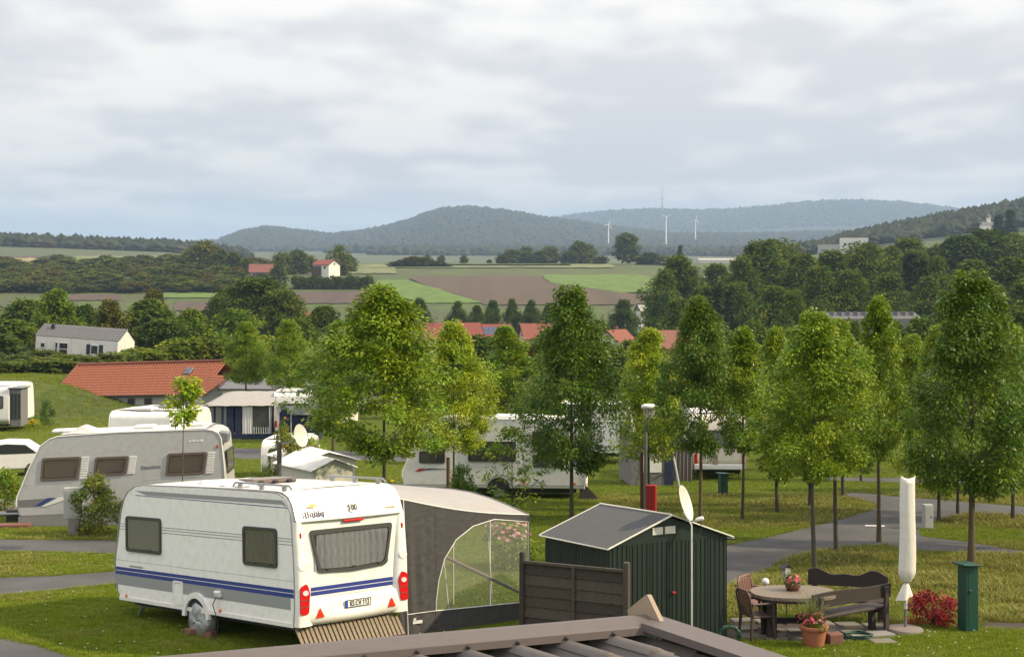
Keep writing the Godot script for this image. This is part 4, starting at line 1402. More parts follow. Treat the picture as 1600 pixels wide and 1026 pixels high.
	part(mb().tube([Vector3(mast.x, base, mast.z), mast, P(1068, 800, 24.05)], [0.014], 7), "mast", M["pole_white"], dt)
	var dc := P(1067, 787, 24.1)
	var look := aim(Vector3(0.90, 0.30, 0.34))
	var rows := []
	for i in 6:
		var rr0 := 0.30 * i / 5.0
		rows.append([rr0, 0.07 * pow(i / 5.0, 2)])
	rows.append([0.305, 0.062])
	part(mb().lathe(dc, rows, 26, look), "reflector", M["dish"], dt)
	var foc := dc + look.y * 0.30 + Vector3(0, -0.33, 0)
	part(mb().tube([dc + Vector3(0.05, -0.29, 0.0), foc + Vector3(0, -0.03, 0)], [0.012], 5), "arm", M["steel"], dt)
	part(mb().lathe(foc, [[0.0, 0.07], [0.035, 0.07], [0.04, 0.0], [0.03, -0.06], [0.0, -0.06]], 10, look), "receiver", M["plastic_white"], dt)
	part(mb().tube([foc, foc + Vector3(0.03, -0.14, 0.05), mast + Vector3(0.05, -0.3, 0.04), mast + Vector3(0.02, -0.9, 0.03)], [0.007], 4), "cable", M["black"], dt)

# ---------- table, benches, chairs ----------
func bench(label: String, a: Vector3, b: Vector3, seat_to: Vector3, wavy: bool) -> void:
	var o := thing("garden_bench", label, "bench")
	var u := Vector3(b.x - a.x, 0, b.z - a.z)
	var ln := u.length()
	u = u.normalized()
	var s := (seat_to - u * u.dot(seat_to)).normalized()
	s.y = 0
	var bx := Basis(u, Vector3.UP, u.cross(Vector3.UP))
	var c := (a + b) / 2
	var y0 := minf(a.y, b.y)
	for k in 2:
		part(mb().box(Vector3(c.x, y0 + 0.43, c.z) + s * (0.13 + 0.20 * k), Vector3(ln, 0.05, 0.19), bx, 0.012), "seat_plank", M["bench_wood2"], o)
	var poly := PackedVector2Array()
	for j in 21: poly.append(Vector2(-ln / 2 + ln * j / 20.0, 0.62))
	for j in 21:
		var t := 1.0 - j / 20.0
		poly.append(Vector2(-ln / 2 + ln * t, 0.86 + ((0.045 * sin(t * 9.0 + 0.6) + 0.03 * sin(t * 17.0)) if wavy else 0.015 * sin(t * 6.0))))
	part(mb().prism(poly, -0.025, 0.025, Transform3D(bx, Vector3(c.x, y0, c.z))), "backrest", M["bench_wood"], o)
	for f in [-0.42, 0.42]:
		var p = c + u * ln * f
		part(mb().box(Vector3(p.x, y0 + 0.40, p.z) - s * 0.055, Vector3(0.10, 0.84, 0.06), bx, 0.01), "post", M["bench_wood2"], o)
		part(mb().box(Vector3(p.x, y0 + 0.2, p.z) + s * 0.28, Vector3(0.12, 0.42, 0.10), bx, 0.012), "leg", M["bench_wood"], o)
		part(mb().box(Vector3(p.x, y0 + 0.36, p.z) + s * 0.12, Vector3(0.07, 0.07, 0.42), bx, 0.01), "bearer", M["bench_wood"], o)

func chair(label: String, at: Vector3, turn: float, m: Material) -> void:
	var o := thing("garden_chair", label, "chair", Transform3D(Basis(Vector3.UP, turn), at))
	part(mb().box(Vector3(0, 0.43, 0), Vector3(0.46, 0.035, 0.44), Basis(Vector3.RIGHT, 0.05), 0.015), "seat", m, o)
	for q in [[-0.20, 0.20], [0.20, 0.20], [-0.20, -0.2], [0.20, -0.2]]:
		part(mb().tube([Vector3(q[0] * 1.12, 0.0, q[1] * 1.15), Vector3(q[0], 0.44, q[1])], [0.022, 0.028], 6), "leg", m, o)
	for k in 7:
		var x := -0.17 + 0.057 * k
		part(mb().box(Vector3(x, 0.64, -0.24 - 0.0), Vector3(0.036, 0.40, 0.014), Basis(Vector3.RIGHT, -0.14), 0.005), "back_slat", m, o)
	part(mb().tube([Vector3(-0.23, 0.45, -0.2), Vector3(-0.23, 0.8, -0.27), Vector3(-0.16, 0.87, -0.28), Vector3(0.16, 0.87, -0.28), Vector3(0.23, 0.8, -0.27), Vector3(0.23, 0.45, -0.2)], [0.022], 6), "back_frame", m, o)
	for s in [-1, 1]:
		part(mb().tube([Vector3(s * 0.24, 0.44, 0.18), Vector3(s * 0.26, 0.63, 0.18), Vector3(s * 0.255, 0.66, 0.1), Vector3(s * 0.25, 0.66, -0.22)], [0.02], 6), "armrest", m, o)

# strap leaves and dabs of flowers
func blades(m: MB, at: Vector3, count: int, ln: float, col: Color, spread := 0.6) -> void:
	for i in count:
		var a := rng.randf() * TAU
		var l := ln * rng.randf_range(0.55, 1.1)
		var out := Vector3(cos(a), 0, sin(a))
		var s := out.cross(Vector3.UP) * rng.randf_range(0.006, 0.012)
		var lean := rng.randf_range(0.1, spread)
		var p := at + out * rng.randf() * 0.06
		var c := col * rng.randf_range(0.7, 1.3)
		var last := p
		for j in 3:
			var t := (j + 1) / 3.0
			var q := p + Vector3(0, l * t * (1 - lean * t * 0.35), 0) + out * l * lean * t * t
			var k0 := 1.0 - (t - 0.333) * 0.9; var k1 := 1.0 - t * 0.95
			m.quad(last - s * k0, last + s * k0, q + s * k1, q - s * k1)
			for z in 4: m.c.append(c)
			last = q

func blooms(m: MB, at: Vector3, count: int, rad: Vector3, size: float, cols: Array) -> void:
	for i in count:
		var d := Vector3(rng.randfn(), absf(rng.randfn()), rng.randfn()).normalized() * pow(rng.randf(), 0.4)
		var p := at + d * rad
		var n := (d + Vector3(rng.randf() - 0.5, 0.6, rng.randf() - 0.5)).normalized()
		var x := n.cross(Vector3(0.3, 0.1, 0.9)).normalized(); var y := n.cross(x)
		var c: Color = cols[rng.randi() % cols.size()] * rng.randf_range(0.75, 1.2)
		for k in 5:
			var a := TAU * k / 5
			var e := x * cos(a) + y * sin(a); var f := x * cos(a + 0.9) + y * sin(a + 0.9)
			m.tri(p, p + e * size + n * size * 0.25, p + f * size + n * size * 0.25)
			for z in 3: m.c.append(c)

func leafy(sd: int, h: float, r: float, count: int, ll: float, base: Color) -> ArrayMesh:
	return crown(sd, h, r, count, ll, 2, base, 18, r * 0.45)

func make_seating() -> void:
	rng.seed = 40
	# paving slabs under the seating
	var n := 0
	for i in 6:
		for j in 3:
			if rng.randf() < 0.12: continue
			var p := G(1158 + i * 42 + rng.randf_range(-3, 3) + j * 6, 971 + j * 12.5 + i * 1.6)
			var o := part(mb().box(p + Vector3(0, 0.02, 0), Vector3(0.40, 0.05, 0.36), Basis(Vector3.UP, 0.12 + rng.randf_range(-0.08, 0.08)) * Basis(Vector3.RIGHT, -0.05), 0.012), numbered("paving_slab"), M["paving" if (i + j) % 2 else "paving2"], self)
			tag(o, "worn square paving slab in the grass under the garden table", "paving slab", "slabs under the garden seating")
	var tc := on(1240, 25.0)
	var tb := thing("garden_table", "oval table with pale wooden top and dark trestle legs", "table", Transform3D(Basis(), tc))
	var el := PackedVector2Array()
	for k in 40:
		var a := TAU * k / 40
		el.append(Vector2(0.74 * signf(cos(a)) * pow(absf(cos(a)), 0.85), 0.56 * signf(sin(a)) * pow(absf(sin(a)), 0.85)))
	part(mb().prism(el, 0.73, 0.785, Transform3D(Vector3(1, 0, 0), Vector3(0, 0, -1), Vector3(0, 1, 0), Vector3.ZERO)), "tabletop", M["table_top"], tb)
	part(mb().prism(el, 0.68, 0.729, Transform3D(Vector3(0.96, 0, 0), Vector3(0, 0, -0.96), Vector3(0, 1, 0), Vector3.ZERO)), "apron", M["bench_wood2"], tb)
	for s in [-1, 1]:
		for z in [-0.25, 0.25]:
			part(mb().box(Vector3(s * 0.42, 0.34, z), Vector3(0.16, 0.72, 0.12), Basis(), 0.012), "leg", M["bench_wood2"], tb)
	part(mb().box(Vector3(0, 0.28, 0), Vector3(0.8, 0.1, 0.05), Basis(), 0.01), "stretcher", M["bench_wood"], tb)
	bench("dark plank bench turning its back, between the oval table and the closed parasol", on(1270, 24.45), on(1391, 25.5), Vector3(-0.5, 0, -1), false)
	bench("dark bench with wavy carved backrest beyond the oval table", on(1263, 26.9), on(1388, 26.5), Vector3(0, 0, 1), true)
	chair("brown slatted plastic chair at the shed end of the oval table", on(1183, 24.75), 1.9, M["plastic_brown"])
	chair("reddish plastic chair half hidden beyond the oval table", on(1184, 26.0), 0.9, mat("plastic_red", Color(0.20, 0.10, 0.085), 0.5))
	# flower bowl on the table
	var bw := thing("flower_bowl", "brown bowl of pink flowers on the oval table", "flower bowl", Transform3D(Basis(), tc + Vector3(0.01, 0.785, -0.1)))
	part(mb().lathe(Vector3.ZERO, [[0.0, 0.0], [0.09, 0.0], [0.13, 0.06], [0.145, 0.13], [0.13, 0.13], [0.1, 0.10]], 20), "bowl", M["bowl_brown"], bw)
	var m := mb()
	blooms(m, Vector3(0, 0.15, 0), 60, Vector3(0.17, 0.15, 0.15), 0.026, [Color(0.62, 0.09, 0.16), Color(0.70, 0.20, 0.25), Color(0.75, 0.35, 0.35)])
	part(m, "flowers", M["petal"], bw)
	part(leafy(3, 0.20, 0.16, 260, 0.05, Color(0.06, 0.12, 0.02)), "leaves", M["leaf"], bw).position.y = 0.09
	# lantern on a stake
	var ln := thing("garden_lantern", "small bird house lantern on a stake behind the oval table", "lantern", Transform3D(Basis(Vector3.UP, 0.3), on(1229, 27.0)))
	part(mb().tube([Vector3(0, 0, 0), Vector3(0, 0.76, 0)], [0.012], 5), "stake", M["black"], ln)
	part(mb().box(Vector3(0, 0.83, 0), Vector3(0.12, 0.17, 0.13), Basis(), 0.01), "box", M["cabinet_grey"], ln)
	part(mb().box(Vector3(-0.05, 0.94, 0), Vector3(0.15, 0.02, 0.17), Basis(Vector3(0, 0, 1), 0.6), 0.003), "roof", M["bench_wood"], ln)
	part(mb().box(Vector3(0.05, 0.94, 0), Vector3(0.15, 0.02, 0.17), Basis(Vector3(0, 0, 1), -0.6), 0.003), "roof", M["bench_wood"], ln)
	var gb := on(1196.5, 26.0)
	var bl := thing("globe_lamp", "white garden globe on a short stake beside the table", "globe lamp", Transform3D(Basis(), gb))
	var sp := []
	for k in 13: sp.append([0.068 * sin(PI * k / 12.0), 0.80 - 0.068 * cos(PI * k / 12.0)])
	part(mb().lathe(Vector3.ZERO, sp, 18), "globe", M["plastic_white"], bl)
	part(mb().tube([Vector3.ZERO, Vector3(0, 0.74, 0)], [0.012], 5), "stake", M["black"], bl)
	# pot
	var pt := thing("flower_pot", "terracotta pot with pink flowers and grassy leaves on the lawn", "flower pot", Transform3D(Basis(), on(1272, 24.1)))
	part(mb().lathe(Vector3.ZERO, [[0.0, 0.0], [0.15, 0.0], [0.165, 0.02], [0.215, 0.30], [0.24, 0.305], [0.245, 0.36], [0.225, 0.365], [0.20, 0.34], [0.0, 0.33]], 28), "pot", M["terracotta"], pt)
	m = mb()
	blades(m, Vector3(-0.05, 0.34, 0), 90, 0.62, Color(0.14, 0.17, 0.06), 0.7)
	blades(m, Vector3(0.08, 0.34, 0), 70, 0.55, Color(0.20, 0.20, 0.10), 0.9)
	part(m, "strap_leaves", M["petal"], pt)
	m = mb()
	blooms(m, Vector3(-0.04, 0.42, 0.02), 90, Vector3(0.26, 0.20, 0.22), 0.026, [Color(0.55, 0.05, 0.13), Color(0.65, 0.14, 0.22), Color(0.6, 0.22, 0.25)])
	part(m, "flowers", M["petal"], pt)
	part(leafy(6, 0.26, 0.22, 320, 0.06, Color(0.08, 0.12, 0.025)), "leaves", M["leaf"], pt).position.y = 0.32
	# hoses
	for q in [[1341, 24.75, 0.27, "coil of green garden hose on the slab under the bench"], [1140, 24.1, 0.20, "green garden hose coil standing by the shed corner"]]:
		var hp := on(q[0], q[1])
		var path := []
		for k in 120:
			var a := TAU * k / 15.0
			var r: float = q[2] * (0.72 + 0.28 * fmod(k * 0.37, 1.0))
			if q[0] > 1200: path.append(hp + Vector3(cos(a) * r, 0.03 + 0.010 * (k / 15) + 0.01 * sin(k * 1.3), sin(a) * r * 0.8))
			else: path.append(hp + Vector3(cos(a) * r, 0.20 + sin(a) * r * 0.9, 0.03 * sin(k * 0.9) + 0.008 * (k / 15)))
		single(mb().tube(path, [0.011], 5), "garden_hose", M["hose_green"], q[3], "hose")
	single(mb().box(Vector3(0, 0.10, 0), Vector3(0.26, 0.2, 0.22), Basis(), 0.015), "wood_block", M["brick_red"], "reddish block standing beside the terracotta pot", "block", "", Transform3D(Basis(Vector3.UP, 0.3), on(1303, 24.3)))
	single(mb().box(Vector3(0, 0.03, 0), Vector3(0.95, 0.07, 0.34), Basis(), 0.015), "stone_slab", M["concrete"], "flat pale stone slab under the back bench corner", "stone slab", "", Transform3D(Basis(Vector3.UP, 0.25) * Basis(Vector3.RIGHT, -0.05), on(1354, 24.95)))

func make_garden_things() -> void:
	# parasol in its cover
	var at := on(1415, 25.4)
	var o := thing("parasol", "closed parasol under a long white cover on a round base", "parasol", Transform3D(Basis(Vector3(0, 0, 1), -0.018), at))
	rng.seed = 3
	var rows := []
	var n := 26
	for i in n:
		var t := i / float(n - 1)
		var r := lerpf(0.150, 0.125, t)
		if i < 2: r = 0.075 + 0.045 * i
		var row := PackedVector3Array()
		for j in 20:
			var a := TAU * j / 20
			var f := 1.0 + 0.05 * sin(a * 3 + t * 2.0) + 0.03 * sin(a * 7 - t * 5.0) + 0.012 * sin(t * 60.0 + a * 2)
			row.append(Vector3(cos(a) * r * f + 0.010 * sin(t * 5.0), 0.90 + 1.80 * t, sin(a) * r * f * 0.9))
		rows.append(row)
	var last := PackedVector3Array()
	for j in 20:
		var a := TAU * j / 20
		last.append(Vector3(cos(a) * 0.135, 2.74 + 0.03 * cos(2 * a), sin(a) * 0.012))
	rows.append(last)
	part(mb().grid(rows, true), "cover", M["cover_white"], o)
	rows = []
	for i in 9:
		var t := i / 8.0
		var row := PackedVector3Array()
		for j in 24:
			var a := TAU * j / 24
			var r := lerpf(0.03, 0.125 + 0.03 * sin(a), pow(t, 0.7)) * (1 + 0.22 * sin(a * 5.0) * t)
			row.append(Vector3(cos(a) * r - 0.04 * t, 0.88 - 0.26 * t + 0.05 * t * cos(a + 0.5), sin(a) * r * 0.8))
		rows.append(row)
	part(mb().grid(rows, true), "cover_skirt", M["cover_white"], o)
	part(mb().tube([Vector3(0, 0.42, 0), Vector3(0, 0.66, 0)], [0.03], 10), "pole_sleeve", M["pole_white"], o)
	part(mb().tube([Vector3(0, 0.05, 0), Vector3(0, 0.46, 0)], [0.024], 10), "pole", M["galv"], o)
	part(mb().lathe(Vector3.ZERO, [[0.0, 0.10], [0.09, 0.10], [0.29, 0.085], [0.315, 0.06], [0.315, 0.0]], 32), "base", mat("base_stone", Color(0.30, 0.25, 0.215), 0.9, 0.0, "rough", Vector3(3, 3, 3)), o)
	# hook-up pillars
	for q in [[1513, 25.5, 0.33, 1.22, "dark green power pillar with slanted lid beside the red shrub"], [1130, 51.5, 0.34, 0.78, "dark green power pillar on the lawn before the cream caravan"]]:
		var p := thing("power_pillar", q[4], "power pillar", Transform3D(Basis(Vector3.UP, 0.35), on(q[0], q[1])))
		var h: float = q[3]
		part(mb().box(Vector3(0, h / 2 - 0.05, 0), Vector3(q[2] * 0.82, h, q[2] * 0.72), Basis(), 0.01), "housing", M["green_box"], p)
		part(mb().box(Vector3(-0.04, h - 0.02, 0.03), Vector3(q[2] * 1.18, 0.03, q[2] * 1.05), Basis(Vector3(0, 0, 1), -0.07), 0.006), "lid", M["green_box"], p)
		part(mb().box(Vector3(-0.05, h * 0.60, q[2] * 0.37), Vector3(0.07, 0.06, 0.05), Basis(), 0.012), "socket", M["black"], p)
		part(mb().box(Vector3(q[2] * 0.43, h * 0.53, 0.05), Vector3(0.05, 0.08, 0.06), Basis(), 0.012), "tap", M["steel"], p)
		part(mb().box(Vector3(-0.08, h * 0.5, q[2] * 0.365), Vector3(0.012, h * 0.8, 0.008)), "door_edge", M["black"], p)
	# red shrub
	var sh := thing("red_shrub", "low shrub with crimson autumn leaves beside the green power pillar", "shrub", Transform3D(Basis(), on(1459, 26.0)))
	part(crown(31, 0.62, 0.46, 2600, 0.06, 2, Color(0.05, 0.06, 0.012), 30, 0.16), "foliage", M["leaf_red"], sh)
	part(limbs(31, 0.05, 0.5, 0.3, 0.02, 2, 9), "stems", M["bark"], sh)
	# street lamp
	var lp := on(1009, 45.2)
	var la := thing("street_lamp", "grey post lamp with a flat white cap rising behind the shed", "street lamp", Transform3D(Basis(), lp))
	var H := -3.66 - lp.y
	part(mb().tube([Vector3(0, -0.1, 0), Vector3(0, 1.2, 0), Vector3(0, H - 0.45, 0)], [0.066, 0.060, 0.052], 12), "post", M["galv"], la)
	var hd := Vector3(0.11, H, 0)
	part(mb().lathe(hd, [[0.0, 0.03], [0.16, 0.025], [0.25, -0.02], [0.26, -0.07], [0.245, -0.12], [0.20, -0.13], [0.0, -0.13]], 26), "cap", M["white_plain"], la)
	part(mb().lathe(hd, [[0.20, -0.13], [0.18, -0.26], [0.13, -0.38], [0.11, -0.40], [0.0, -0.40]], 22), "lamp_glass", glass("lamp_glass", Color(0.7, 0.7, 0.68), 0.22), la)
	part(mb().lathe(hd + Vector3(0, -0.14, 0), [[0.0, -0.20], [0.035, -0.18], [0.05, -0.06], [0.03, 0.0]], 10), "bulb", M["white_plain"], la)
	for k in 6: part(mb().tube([hd + Vector3(cos(k) * 0.19, -0.14, sin(k) * 0.19), hd + Vector3(cos(k) * 0.12, -0.39, sin(k) * 0.12)], [0.009], 4), "lamp_rib", M["white_plain"], la)
	part(mb().tube([Vector3(0, H - 0.5, 0), hd + Vector3(-0.02, -0.40, 0)], [0.05], 8), "neck", M["galv"], la)
	var rb := thing("hydrant_box", "red metal cabinet standing at the foot of the lamp post", "hydrant box", Transform3D(Basis(Vector3.UP, -0.25), on(1018, 44.4)))
	part(mb().box(Vector3(0, 0.46, 0), Vector3(0.30, 0.92, 0.22), Basis(), 0.015), "cabinet", M["red_box"], rb)
	part(mb().box(Vector3(-0.02, 0.46, 0.113), Vector3(0.24, 0.8, 0.012), Basis(), 0.004), "door", mat("red_box2", Color(0.34, 0.015, 0.018), 0.4), rb)
	part(mb().box(Vector3(0.07, 0.5, 0.125), Vector3(0.02, 0.08, 0.02), Basis(), 0.005), "handle", M["black"], rb)
	part(mb().box(Vector3(0, 0.935, 0), Vector3(0.33, 0.03, 0.25), Basis(), 0.01), "lid", M["red_box"], rb)
	# grey cabinets
	for q in [[1450, 41.0, 0.26, 0.70, "plain grey cable cabinet on the verge beside the lane"], [113, 39.6, 0.46, 0.85, "grey cable cabinet on a concrete foot beside the round bush"]]:
		var p := thing("cable_cabinet", q[4], "cable cabinet", Transform3D(Basis(Vector3.UP, 0.12), on(q[0], q[1])))
		var f := 0.0 if q[0] > 800 else 0.45
		if f > 0: part(mb().box(Vector3(0.04, 0.22, 0), Vector3(0.30, 0.5, 0.22), Basis(), 0.01), "foot", M["concrete"], p)
		part(mb().box(Vector3(0, f + q[3] / 2, 0), Vector3(q[2], q[3], 0.2), Basis(), 0.01), "housing", M["cabinet_grey"], p)
		part(mb().box(Vector3(0, f + q[3] / 2, 0.103), Vector3(q[2] * 0.84, q[3] * 0.88, 0.01), Basis(), 0.003), "door", M["cabinet_grey"], p)
		part(mb().box(Vector3(q[2] * 0.3, f + q[3] / 2, 0.112), Vector3(0.02, 0.06, 0.012), Basis(), 0.003), "lock", M["black"], p)

# ---------- crowns ----------
func make_crowns() -> void:
	var g := Color(0.078, 0.128, 0.015)
	for k in 4: add_crown("ash%d" % k, 100 + k * 7, 4.2, 1.5, 34000, 0.082, 0, g, 190, 0.32)
	for k in 2: add_crown("slim%d" % k, 200 + k * 3, 3.6, 0.8, 18000, 0.082, 1, g, 130, 0.23)
	add_crown("young", 230, 1.2, 0.45, 1300, 0.11, 4, g, 22, 0.18)
	add_crown("shrub", 240, 1.5, 0.72, 4200, 0.085, 2, g, 45, 0.24)
	add_crown("thin", 250, 2.3, 0.8, 1500, 0.09, 1, g, 60, 0.16)
	for k in 5: add_crown("mid%d" % k, 300 + k, 7.0, 3.0, 8000, 0.46, [0, 2, 1, 2, 0][k], Color(0.050, 0.082, 0.016), 80, 0.95)
	for k in 3: add_crown("bush%d" % k, 330 + k, 3.0, 2.2, 4200, 0.34, 2, Color(0.055, 0.080, 0.016), 44, 0.75)
	for k in 4: add_crown("far%d" % k, 350 + k, 10.0, 4.6, 3000, 1.0, [2, 1, 2, 0][k], Color(0.060, 0.078, 0.019), 50, 1.8)
	for k in 4: add_crown("big%d" % k, 390 + k, 18.0, 6.0, 20000, 0.58, [0, 2, 1, 2][k], Color(0.050, 0.078, 0.016), 160, 1.9)
	add_crown("fir", 370, 10.0, 2.6, 2800, 0.8, 3, Color(0.022, 0.040, 0.018), 70, 0.8)

func near_tree(px: float, d: float, top: float, low: float, wide: float, key: String, leaf: String, label: String, tr := 0.065, bark := "bark", group := "") -> void:
	var at := on(px, d)
	var tot := -(top - 450.0) / F * d - at.y
	var th := -(low - 450.0) / F * d - at.y
	tree("young_tree", label, at, tot * 1.02, maxf(th, 0.25), wide * d / F, key, M[leaf], px * 0.37, tr * 0.78, bark, group)

func make_near_trees() -> void:
	near_tree(600, 38.5, 458, 708, 212, "ash0", "leaf_mid", "broad green tree rising directly behind the white caravan with blue stripes", 0.075)
	near_tree(708, 46.5, 512, 705, 112, "ash1", "leaf_yellow", "yellow green tree with an orange stake by the long white caravan", 0.05, "bark_lichen")
	near_tree(793, 72, 515, 655, 78, "slim1", "leaf_mid", "slim tree standing beyond the roof of the long white caravan", 0.07)
	near_tree(893, 43.0, 460, 728, 152, "ash2", "leaf_dark", "dark green tree between the awning and the lamp post", 0.085)
	near_tree(1014, 47.5, 522, 715, 108, "ash3", "leaf_yellow", "yellow green tree immediately behind the lamp post", 0.07, "bark_lichen")
	near_tree(1094, 42.0, 475, 705, 122, "ash0", "leaf_dark", "dark tree behind the satellite dish", 0.08, "bark_lichen")
	near_tree(1160, 43.0, 520, 705, 76, "slim0", "leaf_mid", "slim tree on the dry bank between the dish and the lane", 0.065)
	near_tree(1215, 45.2, 520, 745, 72, "slim1", "leaf_mid", "slim tree on the grass bank left of the lane bend", 0.075)
	near_tree(1274, 32.6, 500, 738, 158, "ash1", "leaf_mid", "full green tree just behind the bench with the wavy back", 0.075)
	near_tree(1308, 35.6, 510, 730, 132, "ash3", "leaf_mid", "full tree on the lane edge behind the bench tree", 0.08)
	near_tree(1374, 38.0, 475, 715, 74, "slim0", "leaf_mid", "tall slim tree at the fork of the lane", 0.08, "bark_lichen")
	near_tree(1518, 33.6, 440, 758, 188, "ash2", "leaf_dark", "large dark tree directly behind the green power pillar", 0.11, "bark_lichen")
	near_tree(1266, 47.0, 560, 750, 60, "slim1", "leaf_mid", "thin tree across the lane bend", 0.09)
	near_tree(1318, 50.5, 545, 735, 75, "slim0", "leaf_mid", "thin tree at the far lane bend beside its twin", 0.09)
	near_tree(1346, 57.0, 540, 720, 60, "slim1", "leaf_mid", "thin tree beyond the second lane", 0.07)
	near_tree(1467, 42.5, 520, 765, 100, "ash0", "leaf_mid", "tree behind the grey cable cabinet on the verge", 0.07)
	near_tree(1497, 45.0, 530, 755, 90, "ash3", "leaf_mid", "tree on the far verge past the cable cabinet", 0.065)
	near_tree(1583, 43.0, 520, 735, 110, "ash1", "leaf_mid", "tree on the dry verge right of the large dark tree", 0.08)
	near_tree(1545, 52.0, 530, 745, 100, "ash2", "leaf_mid", "tree behind the dry verge past the lane", 0.08)
	near_tree(1640, 36.5, 500, 760, 150, "ash0", "leaf_mid", "tree at the edge of view on the right verge", 0.08)
	near_tree(1425, 62.0, 530, 690, 90, "ash3", "leaf_mid", "tree on the lawn beyond the second lane", 0.08)
	near_tree(286, 36.0, 594, 664, 55, "young", "leaf_yellow", "thin young sapling with a small crown behind the caravan roof", 0.035, "bark_lichen")
	near_tree(384, 97, 508, 598, 66, "ash1", "leaf_mid", "round tree in front of the orange roofed house wing", 0.12)
	near_tree(450, 95, 505, 606, 72, "ash2", "leaf_mid", "round tree beside the white wall behind the navy awning", 0.12)
	near_tree(530, 84, 508, 650, 80, "slim0", "leaf_mid", "slim tree half hidden by the broad green tree", 0.09)
	near_tree(520, 75, 565, 650, 80, "ash3", "leaf_mid", "short tree left of the broad green tree", 0.09)
	near_tree(860, 66, 520, 655, 75, "slim1", "leaf_mid", "slim tree behind the rear of the long white caravan", 0.08)
	near_tree(1240, 68, 520, 690, 80, "slim0", "leaf_mid", "slim tree on the lawn beyond the cream caravan", 0.08)
	# stakes
	for q in [[700, 45.8, 1.7, "orange brown stake tied to the yellow green tree by the caravan"], [1003, 45.4, 1.9, "rusty brown stake beside the tree behind the lamp post"]]:
		var p := on(q[0], q[1])
		single(mb().tube([p - Vector3(0, 0.1, 0), p + Vector3(0, q[2], 0)], [0.06, 0.055], 8), "tree_stake", M["stake"], q[3], "stake")
	# shrubs and thin bushes near by
	tree("shrub", "round yellow green bush beside the grey cable cabinet", on(146, 39.4), 1.65, 0.05, 1.45, "shrub", leafmat("leaf_bush", Color(2.0, 1.5, 1.3)), 0.3, 0.02, "bark", "", "shrub")
	tree("shrub", "sparse upright bush in front of the long white caravan wheel", on(800, 44.5), 2.75, 0.1, 1.9, "thin", M["leaf_mid"], 0.9, 0.03, "bark", "", "shrub")
	tree("shrub", "dark low shrub at the foot of the yellow green tree", on(722, 45.0), 1.5, 0.05, 1.0, "shrub", M["leaf_dark"], 2.2, 0.02, "bark", "", "shrub")
	tree("shrub", "dark shrub cut by the left edge before the white car", on(8, 46.0), 1.3, 0.05, 1.3, "shrub", M["leaf_mid"], 1.2, 0.02, "bark", "", "shrub")
	tree("shrub", "small dark conical shrub at the foot of the grass bank", on(72, 104.0), 1.9, 0.05, 1.2, "shrub", M["leaf_dark"], 1.9, 0.0, "bark", "", "shrub")

# ---------- further caravans ----------
func van(called: String, label: String, xf: Transform3D, ln: float, ht: float, wd: float, m: Material, rake := 0.85) -> Node3D:
	var o := thing(called, label, "caravan", xf)
	var p := PackedVector2Array()
	for q in [[0.02, 0.0], [-0.02, 0.4], [0.0, 1.2 * ht / 2.3], [0.06, ht - 0.28], [0.14, ht - 0.12], [0.30, ht - 0.03], [0.5, ht], [ln * 0.5, ht + 0.03]]:
		p.append(Vector2(q[0], q[1]))
	for q in [[rake + 0.25, ht - 0.02], [rake, ht - 0.09], [rake * 0.72, ht - 0.28], [rake * 0.36, ht * 0.58], [rake * 0.16, ht * 0.38], [0.02, ht * 0.25], [0.0, ht * 0.14], [0.06, 0.05], [0.14, 0.0]]:
		p.append(Vector2(ln - q[0], q[1]))
	part(mb().hull(p, wd, 0.06), "body", m, o)
	var rows := []
	for i in 5:
		var row := PackedVector3Array()
		for j in 5: row.append(Vector3(0.5 + (ln - rake - 0.8) * i / 4.0, ht + 0.035 + 0.02 * sin(PI * j / 4.0), 0.06 + (wd - 0.12) * j / 4.0))
		rows.append(row)
	part(mb().grid(rows), "roof", M["roof_white"], o)
	var rail := []
	for q in p.slice(0, 15): rail.append(Vector3(q.x, q.y, 0.0))
	part(mb().tube(rail, [0.02], 5), "edge_rail", M["white_plain"], o)
	part(mb().box(Vector3(ln / 2, -0.08, wd / 2), Vector3(ln - 0.6, 0.14, wd - 0.4)), "chassis", M["black"], o)
	for z in [0.12, wd - 0.12]: wheel(o, ln * 0.47, -0.08, z, 0.32, M["steel"])
	part(mb().prism(ellipse(-ln * 0.47, -0.02, 0.40, 0.40, 17, 0, PI), -0.002, 0.012, SIDE), "wheel_well", M["black"], o)
	for s in [0.4, ln - 1.0]:
		for z in [0.25, wd - 0.25]: part(mb().tube([Vector3(s, 0, z), Vector3(s + 0.1, -0.42, z)], [0.03], 5), "corner_leg", M["galv"], o)
	part(mb().tube([Vector3(ln - 0.2, -0.05, wd / 2), Vector3(ln + 1.1, -0.02, wd / 2)], [0.05], 6), "drawbar", M["galv"], o)
	return o

func rear_dress(o: Node, wd: float, ht: float) -> void:
	window(o, rq([Vector2(wd * 0.2, ht * 0.42), Vector2(wd * 0.8, ht * 0.42), Vector2(wd * 0.86, ht * 0.72), Vector2(wd * 0.14, ht * 0.72)], 0.07, 3), REAR * Transform3D(Basis(), Vector3(0, 0, 0.02)), M["frame_dark"], M["curtain"], 9, 0.06)
	for z in [0.12, wd - 0.12]: part(mb().box(Vector3(-0.03, 0.45, z), Vector3(0.04, 0.4, 0.12), Basis(), 0.02), "tail_lamp", M["red_light"], o)
	part(mb().box(Vector3(-0.04, 0.12, wd / 2), Vector3(0.08, 0.22, wd * 0.96), Basis(), 0.03), "bumper", M["white_plain"], o)

